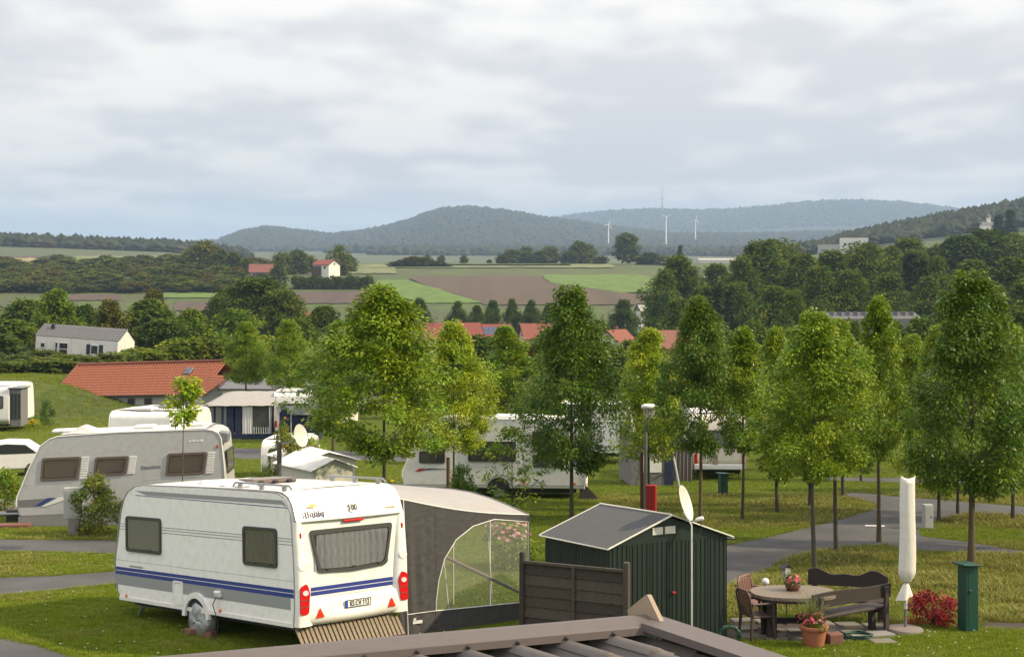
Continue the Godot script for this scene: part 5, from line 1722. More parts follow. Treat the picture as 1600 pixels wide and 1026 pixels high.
func make_mid_caravans() -> void:
	# grey caravan
	var at := on(352, 41.8, 0.50)
	var xf := van_frame(at, Vector3(-1, -0.035, 0.07), -0.02)
	var o := van("caravan", "silver grey caravan with three brown windows behind the round bush", xf, 5.95, 2.30, 2.3, M["grey_paint"], 1.0)
	for w in [[-5.25, -4.07, 1.02, 1.68], [-3.75, -2.71, 1.10, 1.64], [-1.69, -0.47, 1.02, 1.66]]:
		var poly := rq([Vector2(w[0], w[2]), Vector2(w[1] - 0.12, w[2]), Vector2(w[1], w[3]), Vector2(w[0] + 0.08, w[3])], 0.07, 3)
		window(o, poly, SIDE, M["frame_brown"], M["curtain_brown"] if false else mat("blind_tan", Color(0.30, 0.23, 0.19), 0.9), 0, 0.07, 0.2)
		for k in 9:
			var y: float = lerpf(w[2] + 0.04, w[3] - 0.04, k / 8.0)
			part(mb().box(SIDE * Vector3(w[1] + 0.10 - 0.06 + 0.08 * (k / 8.0), y, 0.012), Vector3(0.2, (w[3] - w[2]) / 12.0, 0.024), Basis(), 0.004), "louvre", M["white_plain"], o)
	part(mb().prism(PackedVector2Array([Vector2(-5.88, 0.30), Vector2(-5.1, 0.30), Vector2(-4.8, 0.52), Vector2(-5.9, 0.50)]), 0.0, 0.008, SIDE), "swoosh", mat("swoosh_grey", Color(0.16, 0.16, 0.165), 0.4), o)
	part(mb().prism(PackedVector2Array([Vector2(-5.45, 0.30), Vector2(-5.25, 0.32), Vector2(-4.85, 0.53), Vector2(-5.05, 0.53)]), 0.008, 0.014, SIDE), "swoosh", M["blue_stripe"], o)
	part(mb().prism(PackedVector2Array([Vector2(-5.25, 0.29), Vector2(-5.1, 0.29), Vector2(-4.2, 0.56), Vector2(-4.75, 0.53)]), 0.008, 0.014, SIDE), "swoosh", M["white_plain"], o)
	strip(o, "skirt", mat("skirt_grey", Color(0.20, 0.20, 0.195), 0.7), -5.9, -0.3, -0.36, 0.02, 0.02)
	for q in [[-5.8, -4.4], [-2.3, -0.7]]: part(mb().prism(PackedVector2Array([Vector2(q[0], 0.93), Vector2(q[1], 0.955), Vector2(q[1] + 0.1, 1.0), Vector2(q[1] - 0.1, 0.975)]), 0.0, 0.006, SIDE), "trim_line", M["white_plain"], o)
	text("Emotion", 0.095, 0.006, "script_print", M["dark_line"], o, SIDE * Vector3(-2.10, 1.28, 0.004), SIDE.basis * Basis(Vector3(0, 0, 1), 0.03), true)
	for k in 4: part(mb().box(SIDE * Vector3(-0.95 + 0.11 * k, 1.985 + 0.008 * (k % 2), 0.004), Vector3(0.085, 0.05 + 0.02 * (k % 2), 0.006)), "emblem", M["white_plain"], o)
	part(mb().box(SIDE * Vector3(-0.18, 1.80, 0.012), Vector3(0.05, 0.1, 0.02), Basis(), 0.008), "side_marker", M["red_light"], o)
	rear_dress(o, 2.3, 2.3)
	part(mb().box(Vector3(0.02, 2.06, 0.3), Vector3(0.3, 0.30, 0.5), Basis(Vector3(0, 0, 1), 0.2), 0.03), "awning_case", M["galv"], o)
	for q in [[4.6, 0.7, 0.8], [2.4, 1.0, 0.6], [0.9, 1.1, 0.5]]: part(mb().box(Vector3(q[0], 2.40, q[1]), Vector3(q[2], 0.10, 0.55), Basis(), 0.04), "roof_hatch", M["white_plain"], o)
	part(mb().prism(PackedVector2Array([Vector2(-0.42, 0), Vector2(0.42, 0), Vector2(0.05, 0.18)]), 0.4, 1.2, Transform3D(Basis(), Vector3(4.1, 2.34, 0))), "roof_cover", M["white_plain"], o)
	# white one behind it, end on
	at = on(168, 54.0, 0.45)
	o = van("caravan", "white caravan roof showing above the silver grey caravan", van_frame(at, Vector3(0.12, -0.03, -1)), 5.2, 2.42, 2.4, M["white_plain"], 0.7)
	rear_dress(o, 2.4, 2.42)
	part(mb().box(Vector3(0.7, 2.5, 1.2), Vector3(0.7, 0.12, 0.7), Basis(), 0.03), "roof_hatch", M["white_plain"], o)
	part(mb().box(Vector3(1.9, 2.5, 1.6), Vector3(0.8, 0.14, 0.9), Basis(), 0.03), "roof_hatch", M["galv"], o)
	# long white caravan in the middle
	at = on(914, 49.6, 0.36)
	o = van("caravan", "long white caravan with dark windows among the trees", van_frame(at, Vector3(-1, 0.0, -0.06), -0.03), 6.35, 2.36, 2.4, M["white_plain"], 1.0)
	for w in [[-5.75, -4.85, 0.85, 1.27], [-4.05, -2.38, 0.92, 1.62], [-1.80, -0.75, 0.74, 1.18], [-1.82, -0.95, 1.50, 1.98]]:
		window(o, rr(w[0], w[2], w[1], w[3], 0.06), SIDE, M["frame_dark"], mat("blind_grey", Color(0.26, 0.26, 0.25), 0.9), 0, 0.05, 0.3)
	strip(o, "trim_line", M["grey_stripe"], -6.2, -0.05, 0.10, 0.125, 0.008)
	part(mb().prism(PackedVector2Array([Vector2(-5.9, 0.56), Vector2(-5.72, 0.56), Vector2(-5.5, 0.68), Vector2(-5.75, 0.66)]), 0, 0.008, SIDE), "swoosh", M["red_box"], o)
	part(mb().prism(PackedVector2Array([Vector2(-5.72, 0.57), Vector2(-5.5, 0.61), Vector2(-4.7, 0.66), Vector2(-5.45, 0.68)]), 0, 0.008, SIDE), "swoosh", M["dark_line"], o)
	for q in [-2.1, -0.35]: part(mb().box(SIDE * Vector3(q, 0.19, 0.01), Vector3(0.12, 0.06, 0.02), Basis(), 0.008), "side_marker", M["orange_light"], o)
	part(mb().prism(ellipse(-2.98, 0.02, 0.5, 0.47, 17, 0, PI), -0.002, 0.01, SIDE), "wheel_arch", M["grey_paint"], o)
	rear_dress(o, 2.4, 2.36)
	part(mb().prism(PackedVector2Array([Vector2(0.05, -0.36), Vector2(0.75, -0.36), Vector2(0.3, 0.1), Vector2(0.1, 0.62)]), 0.0, 0.02, Transform3D(Basis(Vector3.UP, PI) , Vector3(0.25, 0, 0.06))), "rear_flap", M["tent_dark"], o)
	part(mb().box(Vector3(2.35, 2.43, 1.2), Vector3(1.7, 0.09, 1.3), Basis(), 0.04), "roof_hatch", M["white_plain"], o)
	for k in 2: part(mb().box(Vector3(2.6 + 0.5 * k, 2.42, 0.12), Vector3(0.10, 0.07, 0.08), Basis(), 0.02), "rail_foot", M["galv"], o)
	part(mb().tube([Vector3(1.2, 2.45, 0.12), Vector3(4.2, 2.45, 0.12)], [0.03], 5), "roof_rail", M["white_plain"], o)
	# caravan with navy awning far left of centre
	at = on(428, 88.0, 0.45)
	o = van("caravan", "white caravan end with navy lean-to beyond the small metal sheds", van_frame(at, Vector3(-0.10, -0.02, -1)), 5.8, 2.35, 2.5, M["white_plain"], 0.8)
	rear_dress(o, 2.5, 2.35)
	part(mb().tube([Vector3(0.6, 2.46, 0.4), Vector3(4.6, 2.46, 0.4)], [0.05], 5), "roof_rail", M["galv"], o)
	part(mb().box(Vector3(0.5, 2.44, 1.7), Vector3(0.5, 0.12, 0.6), Basis(), 0.03), "roof_hatch", M["galv"], o)
	navy_awning()
	# small caravan peeping out behind the sheds
	o = van("caravan", "small old caravan front half hidden by tall garden flowers", van_frame(on(408, 58.0, 0.3), Vector3(0.1, -0.0, -1)), 3.6, 1.25, 1.6, M["white_plain"], 0.5)
	window(o, rr(0.3, 0.5, 1.3, 0.95, 0.1), REAR, M["frame_dark"], M["curtain"], 5)
	# cream caravan end and its neighbours
	at = on(1083, 57.6, 0.42)
	o = van("caravan", "cream caravan seen end on behind the staked trees", van_frame(at, Vector3(0.05, -0.03, -1)), 5.4, 2.2, 2.12, mat("cream_paint", Color(0.66, 0.62, 0.53), 0.45, 0.0, "dirt", Vector3(0.6, 0.6, 0.6)), 0.7)
	rear_dress(o, 2.12, 2.2)
	part(mb().box(Vector3(-0.05, 0.30, 0.88), Vector3(0.05, 0.55, 0.2), Basis(), 0.02), "gas_locker", M["cap_end"], o)
	strip(o, "trim_line", M["frame_dark"], 0.0, 2.1, 0.88, 0.91, 0.02, REAR)
	var av := thing("awning", "grey tent awning with white window panel behind the lamp post", "awning", Transform3D(Basis(Vector3.UP, 0.1), on(1022, 55.0)))
	part(mb().prism(PackedVector2Array([Vector2(-0.9, 0), Vector2(0.75, 0), Vector2(0.7, 1.25), Vector2(-0.9, 2.0)]), -2.5, 0.0), "tent_body", M["tent_grey"], av)
	part(mb().box(Vector3(-0.12, 0.85, 0.012), Vector3(0.82, 0.68, 0.02), Basis(), 0.006), "window_panel", M["white_plain"], av)
	part(mb().box(Vector3(0.58, 0.65, 0.012), Vector3(0.34, 1.3, 0.02), Basis(), 0.006), "door_panel", M["tent_navy"], av)
	part(mb().tube([Vector3(-0.5, 0.42, 0.03), Vector3(0.0, 0.30, 0.05), Vector3(0.45, 0.5, 0.03)], [0.012], 5), "rope", M["black"], av)
	single(mb().tube([on(1062, 54.2), on(1053, 54.6, 1.15)], [0.042, 0.04], 6), "leaning_pole", M["cabinet_grey"], "pale grey pole leaning on the grey tent awning", "pole")
	av = thing("tent", "taupe storage tent between the grey awning and the cream caravan", "tent", Transform3D(Basis(), on(1069, 57.0)))
	part(mb().prism(PackedVector2Array([Vector2(-0.42, 0), Vector2(0.35, 0), Vector2(0.33, 1.35), Vector2(0.0, 1.75), Vector2(-0.38, 1.4)]), -1.4, 0.0), "tent_body", M["cap_brown"], av)
	for k in 5: part(mb().tube([Vector3(-0.32 + 0.15 * k, 0.02, 0.01), Vector3(-0.3 + 0.15 * k, 1.36, 0.01)], [0.012], 4), "fold", M["tent_roof"], av)
	o = van("caravan", "white caravan glimpsed below the dark tree crown behind the lamp", van_frame(on(985, 66.0, 0.5), Vector3(-1, 0, -0.2)), 5.0, 2.2, 2.3, M["white_plain"], 0.8)
	window(o, rr(-3.2, 1.0, -1.8, 1.6, 0.06), SIDE, M["frame_dark"], M["curtain"], 6)
	# far left caravan
	o = van("caravan", "white static caravan with glazed porch below the grass bank", van_frame(on(-72, 96.0, 0.5), Vector3(-0.05, 0, -1)), 6.0, 2.5, 3.6, M["white_plain"], 0.4)
	for k in 3: window(o, rr(0.9 + 0.85 * k, 1.05, 1.5 + 0.85 * k, 1.9, 0.05), REAR, M["frame_dark"], M["curtain"], 4)
	var pc := part(mb().box(Vector3(0.9, 1.1, 4.0), Vector3(1.6, 2.5, 0.7), Basis(), 0.02), "porch", M["tent_grey"], o)
	for k in 3: part(mb().box(Vector3(0.08, 1.2, 3.76 + 0.23 * k), Vector3(0.03, 1.7, 0.16)), "pane", M["window_dark"], pc)
	part(mb().box(Vector3(0.9, 2.42, 4.0), Vector3(1.9, 0.08, 1.0), Basis(), 0.02), "porch_roof", M["galv"], pc)
	# white car at the left edge
	car(on(4, 60.0), 0.25)

func car(at: Vector3, turn: float) -> void:
	var o := thing("parked_car", "small white car cut by the left edge of the view", "car", Transform3D(Basis(Vector3.UP, turn), at))
	var p := PackedVector2Array()
	for q in [[-1.9, 0.3], [-1.95, 0.62], [-1.85, 0.85], [-1.1, 0.95], [-0.55, 1.36], [0.2, 1.46], [1.0, 1.42], [1.55, 1.05], [1.85, 0.9], [1.92, 0.55], [1.85, 0.3]]: p.append(Vector2(q[0], q[1]))
	part(mb().hull(p, 1.6, 0.12), "body", M["white_plain"], o).position.z = -0.8
	part(mb().prism(PackedVector2Array([Vector2(-0.95, 0.95), Vector2(1.4, 0.98), Vector2(0.95, 1.33), Vector2(0.2, 1.38), Vector2(-0.5, 1.29)]), 0.795, 0.81), "side_window", M["window_dark"], o)
	for x in [-1.2, 1.2]:
		for z in [-0.7, 0.7]:
			part(mb().lathe(Vector3(x, 0.3, z), [[0.0, 0.1], [0.28, 0.1], [0.3, 0.06], [0.3, -0.08], [0.0, -0.1]], 18, Basis(Vector3.RIGHT, PI / 2)), "tyre", M["rubber"], o)

func navy_awning() -> void:
	var o := thing("awning", "navy blue caravan awning with clear panels and grey sloping roof", "awning", Transform3D(Basis(Vector3.UP, 0.05), on(372, 87.0)))
	var w := 4.1
	# roof: ridge against the caravan on the right, falling to the left with a hipped end
	var rows := []
	for q in [[0.22, 2.06], [-0.5, 2.30], [-1.2, 2.52], [-2.0, 2.74], [-2.4, 2.76], [-4.5, 2.2]]:
		var row := PackedVector3Array()
		for j in 13:
			var f := j / 12.0
			row.append(Vector3(lerpf(2.12, -2.12, f), minf(q[1], 2.06 + (1.0 - f) * 4.24 * 0.55 + 0.02) + 0.012 * sin(f * 26.0), q[0]))
		rows.append(row)
	part(mb().grid(rows), "roof_fabric", M["tent_roof"], o)
	for k in 9:
		var x := -2.0 + 0.5 * k
		if k in [3, 4]: part(mb().box(Vector3(x, 1.05, 0.0), Vector3(0.42, 2.1, 0.06), Basis(), 0.01), "wall_panel", M["tent_navy"], o)
	for x in [-1.98, -1.42, -0.95, 2.0]: part(mb().box(Vector3(x, 1.05, 0.0), Vector3(0.13, 2.1, 0.06), Basis(), 0.01), "wall_panel", M["tent_navy"], o)
	part(mb().box(Vector3(0, 0.17, 0.0), Vector3(w, 0.36, 0.05), Basis(), 0.01), "wall_skirt", M["tent_navy"], o)
	part(mb().box(Vector3(0, 2.06, 0.0), Vector3(w, 0.12, 0.05), Basis(), 0.01), "wall_band", M["tent_navy"], o)
	for x in [-1.7, -1.18, -0.7]: part(mb().box(Vector3(x, 1.15, -0.01), Vector3(0.46, 1.7, 0.01)), "clear_panel", glass("vinyl_far", Color(0.30, 0.31, 0.30), 0.55), o)
	part(mb().box(Vector3(1.35, 1.2, -0.01), Vector3(1.1, 1.6, 0.01)), "clear_panel", glass("vinyl_dark", Color(0.10, 0.10, 0.10), 0.6), o)
	part(drape(0.25, 0.85, 0.35, 2.0, 0.02, 0.03, 4), "curtain", M["piping"], o)
	part(drape(1.85, 2.05, 0.35, 2.0, 0.02, 0.02, 2), "curtain", M["piping"], o)
	for k in 7: part(mb().box(Vector3(0.95 + 0.14 * k, 0.55, 0.03), Vector3(0.05, 0.4, 0.02)), "picket", M["pole_white"], o)
	var m := mb()
	m.quad(Vector3(-2.05, 0, 0), Vector3(-2.05, 2.1, 0), Vector3(-2.05, 2.1, -4.4), Vector3(-2.05, 0, -4.4))
	part(m, "wall_panel", M["tent_grey"], o)
	m = mb()
	m.quad(Vector3(-2.0, 0, -4.4), Vector3(2.1, 0, -4.4), Vector3(2.1, 2.5, -4.4), Vector3(-2.0, 2.0, -4.4))
	part(m, "wall_panel", M["tent_navy"], o)
	# lean-to before the caravan end
	var l := thing("tent", "navy lean-to tent with grey roof against the white caravan end", "tent", Transform3D(Basis(Vector3.UP, -0.05), on(466, 86.0)))
	part(mb().prism(PackedVector2Array([Vector2(-1.15, 0), Vector2(1.2, 0), Vector2(1.2, 1.62), Vector2(-0.45, 1.62), Vector2(-0.8, 2.0), Vector2(-1.15, 1.65)]), -1.2, 0.0), "tent_body", M["tent_navy"], l)
	m = mb()
	m.quad(Vector3(-0.82, 2.04, -0.1), Vector3(1.2, 2.04, -0.6), Vector3(1.3, 1.55, 0.18), Vector3(-0.45, 1.55, 0.18))
	part(m, "roof_fabric", M["tent_grey"], l)
	part(mb().tube([Vector3(-0.42, 0, 0.12), Vector3(-0.42, 1.58, 0.12)], [0.03], 5), "pole", M["pole_white"], l)

func make_camp_things() -> void:
	# pale metal sheds with white roofs
	for q in [[520, 40.5, 0.62, 2.2, "cream metal shed with white ribbed roof behind the caravan"], [512, 43.5, 0.5, 2.6, "second pale shed with white roof just behind the cream shed"]]:
		var o := thing("metal_shed", q[4], "shed", Transform3D(Basis(Vector3.UP, q[2]), on(q[0], q[1])))
		var w := 1.25 if q[1] < 42 else 1.8
		var ln: float = q[3]
		var h := 1.75
		part(mb().prism(PackedVector2Array([Vector2(-w / 2, 0), Vector2(w / 2, 0), Vector2(w / 2, h), Vector2(0, h + 0.22), Vector2(-w / 2, h)]), -ln, 0.0), "walls", mat("shed_cream", Color(0.52, 0.54, 0.46), 0.6, 0.0, "dirt", Vector3(1, 1, 1)), o)
		for k in 2: part(mb().box(Vector3(-0.26 + 0.42 * k, 0.8, 0.012), Vector3(0.38, 1.5, 0.02), Basis(), 0.004), "door", M["shed_trim"], o)
		for k in 5: part(mb().box(Vector3(w / 2 + 0.005, 0.85, -0.25 - ln / 5.2 * k), Vector3(0.015, 1.5, ln / 5.6)), "side_panel", mat("panel_dull", Color(0.16, 0.19, 0.14), 0.5), o)
		for sd in [-1, 1]:
			for k in 6:
				var a := Vector3(0, h + 0.28, 0.12 - (ln + 0.2) * k / 6.0); var s := Vector3(sd * (w / 2 + 0.14), -0.30, 0)
				var nr := Vector3(sd * 0.30, w / 2 + 0.14, 0).normalized()
				part(ribbed(a, Vector3(0, 0, -1), s.normalized(), nr, (ln + 0.2) / 6 - 0.01, func(x): return s.length(), 0.13, 0.02), "roof_sheet", M["white_plain"], o)
	# dish on a post
	var dp := on(436, 35.8)
	var d := thing("satellite_dish", "white satellite dish on a grey wooden post by the pale sheds", "satellite dish", Transform3D(Basis(), dp))
	part(mb().tube([Vector3(0, -0.1, 0), Vector3(0, 2.75, 0)], [0.07, 0.06], 8), "post", mat("post_grey", Color(0.17, 0.16, 0.145), 0.9, 0.0, "woodgrain", Vector3(4, 1, 4)), d)
	var look := aim(Vector3(0.88, 0.24, 0.40))
	var rows := []
	for i in 7: rows.append([0.29 * i / 6.0, 0.06 * pow(i / 6.0, 2)])
	part(mb().lathe(Vector3(0.50, 2.92, 0.05), rows, 24, look), "reflector", M["dish"], d)
	part(mb().tube([Vector3(0, 2.7, 0), Vector3(0.3, 2.75, 0), Vector3(0.48, 2.9, 0.03)], [0.022], 6), "bracket", M["galv"], d)
	part(mb().tube([Vector3(0.5, 2.65, 0.05), Vector3(0.95, 2.7, 0.2)], [0.012], 5), "arm", M["cap_end"], d)
	# red clothed table
	var t := thing("picnic_table", "small table under a red cloth behind the silver grey caravan", "table", Transform3D(Basis(Vector3.UP, 0.1), on(383, 45.2)))
	part(mb().box(Vector3(0, 0.95, 0), Vector3(0.78, 0.04, 0.6), Basis(), 0.01), "tabletop", M["cloth_red"], t)
	part(drape(-0.40, 0.40, 0.55, 0.95, 0.31, 0.02, 6), "cloth_edge", M["cloth_red"], t)
	for x in [-0.34, 0.34]:
		for z in [-0.25, 0.25]: part(mb().tube([Vector3(x, 0, z), Vector3(x, 0.93, z)], [0.02], 5), "leg", M["galv"], t)
	part(mb().box(Vector3(-0.2, 1.0, 0), Vector3(0.18, 0.06, 0.15), Basis(), 0.02), "dish", M["plastic_white"], t)
	# flower plants by the sheds
	rng.seed = 77
	var fl := [[418, 41.0, 1.35], [445, 41.5, 1.1], [405, 42.0, 1.0], [540, 37.5, 1.55], [565, 38.0, 1.6], [590, 38.5, 1.5], [612, 39.5, 1.5], [520, 38.0, 1.45], [455, 44.5, 2.6], [475, 45.0, 2.5], [442, 46.0, 2.9], [492, 45.5, 2.4]]
	for k in fl.size():
		var q: Array = fl[k]
		var o := thing("flowering_plant", "leafy plant with yellow and orange flowers around the pale sheds", "plant", Transform3D(Basis(Vector3.UP, k * 1.3), on(q[0], q[1])), "tall flowers round the pale sheds")
		var lf := part(crowns["shrub"][0], "leaves", M["leaf_mid"] if k % 2 else leafmat("leaf_bush"), o)
		lf.scale = Vector3(0.75, q[2] / 1.6, 0.75)
		var m := mb()
		blooms(m, Vector3(0, q[2] * 0.62, 0), 9 if k < 8 else 16, Vector3(0.5, q[2] * 0.45, 0.5), 0.055, [Color(0.72, 0.32, 0.02), Color(0.75, 0.45, 0.03), Color(0.6, 0.25, 0.02)])
		part(m, "flowers", M["petal"], o)
	# pink flower bush seen through the awning window
	var pb := thing("flowering_plant", "pink flowering bush seen through the clear awning window", "plant", Transform3D(Basis(), on(792, 33.0)))
	var lf := part(crowns["shrub"][0], "leaves", M["leaf_mid"], pb)
	lf.scale = Vector3(0.85, 0.8, 0.85)
	var mm := mb()
	blooms(mm, Vector3(0, 0.75, 0), 130, Vector3(0.62, 0.5, 0.62), 0.045, [Color(0.7, 0.25, 0.35), Color(0.75, 0.4, 0.45)])
	part(mm, "flowers", M["petal"], pb)
	var yf := [[36, 101], [46, 102], [30, 100], [52, 103]]
	for k in yf.size():
		var o := thing("flower_clump", "clump of yellow flowers at the foot of the grass bank", "flowers", Transform3D(Basis(), on(yf[k][0], yf[k][1])), "yellow flowers below the bank")
		var m := mb()
		blooms(m, Vector3(0, 0.3, 0), 40, Vector3(0.5, 0.35, 0.4), 0.06, [Color(0.75, 0.5, 0.02), Color(0.7, 0.42, 0.02)])
		part(m, "flowers", M["petal"], o)
		var l2 := part(crowns["shrub"][0], "leaves", M["leaf_mid"], o)
		l2.scale = Vector3(0.6, 0.35, 0.6)
	# logs and clutter at the tow bar of the grey caravan
	single(mb().box(Vector3(0, 0.18, 0), Vector3(0.34, 0.36, 0.3), Basis(), 0.02), "stone_block", M["bench_wood2"], "dark block at the nose of the silver grey caravan", "block", "", Transform3D(Basis(), on(20, 42.8)))
	single(mb().box(Vector3(0, 0.06, 0), Vector3(0.9, 0.12, 0.35), Basis(), 0.02), "timber_stack", M["brick_red"], "low reddish timber lying by the silver grey caravan nose", "timber", "", Transform3D(Basis(Vector3.UP, 0.1), on(22, 41.2)))

# ---------- houses ----------
# ridge along local x; front wall faces +z
func house(label: String, at: Vector3, turn: float, w: float, dp: float, wall_h: float, roof_h: float, wm: String, rm: String, wins := 3, over := 0.5, chimney := true, tilt := 0.0) -> Node3D:
	var o := thing("house", label, "house", Transform3D(Basis(Vector3.UP, turn) * Basis(Vector3(0, 0, 1), tilt), at))
	part(mb().prism(PackedVector2Array([Vector2(-dp / 2, -3.0), Vector2(dp / 2, -3.0), Vector2(dp / 2, wall_h), Vector2(0, wall_h + roof_h), Vector2(-dp / 2, wall_h)]), -w / 2, w / 2, Transform3D(Vector3(0, 0, 1), Vector3.UP, Vector3(1, 0, 0), Vector3.ZERO) if false else Transform3D(Vector3(0, 0, 1), Vector3(0, 1, 0), Vector3(-1, 0, 0), Vector3.ZERO)), "wall", M[wm], o)
	for s in [-1.0, 1.0]:
		var sl := Vector3(0, -roof_h, s * dp / 2)
		var full := sl * (1 + over / (dp / 2))
		var nr := Vector3(0, dp / 2, s * roof_h).normalized()
		var c := Vector3(0, wall_h + roof_h, 0) + full / 2 + nr * 0.10
		var sn := full.normalized()
		var rf := part(mb().box(c, Vector3(w + over * 2, 0.16, full.length()), Basis(Vector3.RIGHT, nr, Vector3.RIGHT.cross(nr)), 0.0), "roof", M[rm], o)
		for e in [-1, 1]: part(mb().box(c + Vector3(e * (w / 2 + over + 0.03), 0.02, 0), Vector3(0.12, 0.26, full.length()), Basis(Vector3.RIGHT, nr, Vector3.RIGHT.cross(nr))), "verge", M["verge_dark"], rf)
	if chimney: part(mb().box(Vector3(w * 0.2, wall_h + roof_h + 0.1, -0.6), Vector3(0.6, 1.2, 0.6), Basis(), 0.03), "chimney", M["roof_brown"], o)
	for k in wins:
		var x := -w / 2 + w * (k + 0.5) / wins
		var y := wall_h - 1.35
		var f := part(mb().box(Vector3(x, y, dp / 2 + 0.03), Vector3(1.25, 1.35, 0.08), Basis(), 0.02), "window", M["white_plain"], o)
		part(mb().box(Vector3(x, y, dp / 2 + 0.075), Vector3(1.05, 1.15, 0.02)), "pane", M["window_dark"], f)
	for e in [-1, 1]:
		var f := part(mb().box(Vector3(e * (w / 2 + 0.03), wall_h + 0.3, 0), Vector3(0.08, 1.2, 1.1), Basis(), 0.02), "window", M["white_plain"], o)
		part(mb().box(Vector3(e * (w / 2 + 0.075), wall_h + 0.3, 0), Vector3(0.02, 1.0, 0.9)), "pane", M["window_dark"], f)
	return o

# pantiles: waves across, steps down the slope
func pantiles(o: Vector3, u: Vector3, v: Vector3, nrm: Vector3, width: float, ln: float, pitch: float, course: float) -> MB:
	var rows := []
	var n := int(ln / course)
	var nx := int(width / pitch) * 6
	for i in n:
		for k in 2:
			var row := PackedVector3Array()
			var t := (i + k * 0.999) * course
			for j in nx + 1:
				var x := width * j / nx
				row.append(o + u * x + v * t + nrm * (0.035 * sin(TAU * x / pitch) + 0.05 * k + 0.012 * fbm.get_noise_2d(x * 90.0, i * 200.0)))
			rows.append(row)
	return mb().grid(rows)

func make_houses() -> void:
	# orange roofed service building
	var xl := P(122, 570, 124.0); var xr := P(356, 564, 118.0)
	var o := thing("service_building", "long low building with orange pantile roof beyond the grass bank", "building")
	var u := (xr - xl)
	var w := u.length()
	u = u.normalized()
	var toward := Vector3(-u.z, 0, u.x).normalized()
	if toward.z < 0: toward = -toward
	var sl := (toward * 3.6 + Vector3(0, -2.5, 0))
	var nr := sl.cross(u).normalized()
	if nr.y < 0: nr = -nr
	part(pantiles(xl, u, sl.normalized(), nr, w, sl.length(), 0.30, 0.36), "roof_tiles", M["roof_orange"], o)
	var sb := (-toward * 3.6 + Vector3(0, -2.5, 0))
	var m := mb()
	m.quad(xl, xl + sb, xr + sb, xr)
	part(m, "roof_tiles", M["roof_orange"], o)
	part(mb().tube([xl + nr * 0.05, xr + nr * 0.05], [0.12], 6), "ridge_tiles", M["roof_orange2"], o)
	part(mb().tube([xl + nr * 0.03, xl + sl + nr * 0.03], [0.10], 5), "verge_tiles", M["roof_brown"], o)
	var e0 := xl + sl * 0.90; var e1 := xr + sl * 0.90
	m = mb()
	m.quad(e0, e1, e1 - Vector3(0, 3, 0), e0 - Vector3(0, 3, 0))
	m.tri(xl + u * 0.3 - Vector3(0, 0.1, 0), e0 + u * 0.3, xl + u * 0.3 + sb * 0.9)
	m.quad(e0 + u * 0.3, e0 + u * 0.3 - Vector3(0, 3, 0), xl + u * 0.3 + sb * 0.9 - Vector3(0, 3, 0), xl + u * 0.3 + sb * 0.9)
	part(m, "wall", M["render_grey"], o)
	part(mb().tube([xl + sl + nr * -0.02, xr + sl + nr * -0.02], [0.07], 6), "gutter", M["verge_dark"], o)
	for k in 3:
		var p := e0.lerp(e1, 0.42 + 0.11 * k) - Vector3(0, 0.75, 0) + toward * 0.03
		var f := part(mb().box(p, Vector3(0.75, 0.55, 0.1), Basis(u, Vector3.UP, u.cross(Vector3.UP)), 0.02), "window", M["frame_brown"], o)
		part(mb().box(p + toward * 0.05, Vector3(0.6, 0.4, 0.03), Basis(u, Vector3.UP, u.cross(Vector3.UP))), "pane", M["window_dark"], f)
	var sk := xl + u * (w * 0.80) + sl * 0.30 + nr * 0.10
	var skf := part(mb().box(sk, Vector3(0.62, 0.10, 0.8), Basis(u, nr, u.cross(nr)), 0.02), "skylight", M["galv"], o)
	part(mb().box(sk + nr * 0.06, Vector3(0.48, 0.02, 0.6), Basis(u, nr, u.cross(nr))), "pane", M["solar"], skf)
	# cross wing: lower roof running towards the right front
	var r0 := xl + u * (w * 0.98) + sl * 0.42; var rd := (toward * 0.55 + u * 0.75).normalized()
	var wl := 5.2
	var sA := (toward * 0.9 - u * 0.55).normalized() * 2.6 + Vector3(0, -1.55, 0)
	var nA := sA.cross(rd).normalized()
	if nA.y < 0: nA = -nA
	var wing := part(pantiles(r0 - rd * 1.0, rd, sA.normalized(), nA, wl, sA.length(), 0.30, 0.36), "roof_tiles", M["roof_orange"], o)
	var sB := (-toward * 0.9 + u * 0.55).normalized() * 2.6 + Vector3(0, -1.55, 0)
	m = mb()
	m.quad(r0 - rd, r0 + rd * (wl - 1.0), r0 + rd * (wl - 1.0) + sB, r0 - rd + sB)
	part(m, "roof_tiles", M["roof_orange2"], o)
	var ge := r0 + rd * (wl - 1.4)
	m = mb()
	m.tri(ge, ge + sA * 0.9, ge + sB * 0.9)
	m.quad(ge + sA * 0.9, ge + sB * 0.9, ge + sB * 0.9 - Vector3(0, 3, 0), ge + sA * 0.9 - Vector3(0, 3, 0))
	m.quad(ge + sA * 0.9, ge + sA * 0.9 - Vector3(0, 3, 0), r0 + sA * 0.9 - Vector3(0, 3, 0), r0 + sA * 0.9)
	part(m, "wall", M["render_grey"], o)
	house("low white walled building behind the round trees and navy awning", on(455, 112), -0.1, 9.5, 5, 2.6, 0.6, "render_white", "roof_grey", 3, 0.2, false)
	# white mobile home on the hill
	var at := on(131, 158.0)
	at.y = -8.0
	o = thing("mobile_home", "white mobile home with grey tiled roof on the wooded slope", "mobile home", Transform3D(Basis(Vector3(0, 0, 1), -0.060) * Basis(Vector3.UP, -0.22), at))
	part(mb().prism(PackedVector2Array([Vector2(-1.9, -1.5), Vector2(1.9, -1.5), Vector2(1.9, 2.45), Vector2(0, 3.7), Vector2(-1.9, 2.45)]), -4.9, 4.9, Transform3D(Vector3(0, 0, 1), Vector3(0, 1, 0), Vector3(-1, 0, 0), Vector3.ZERO)), "wall", M["render_white"], o)
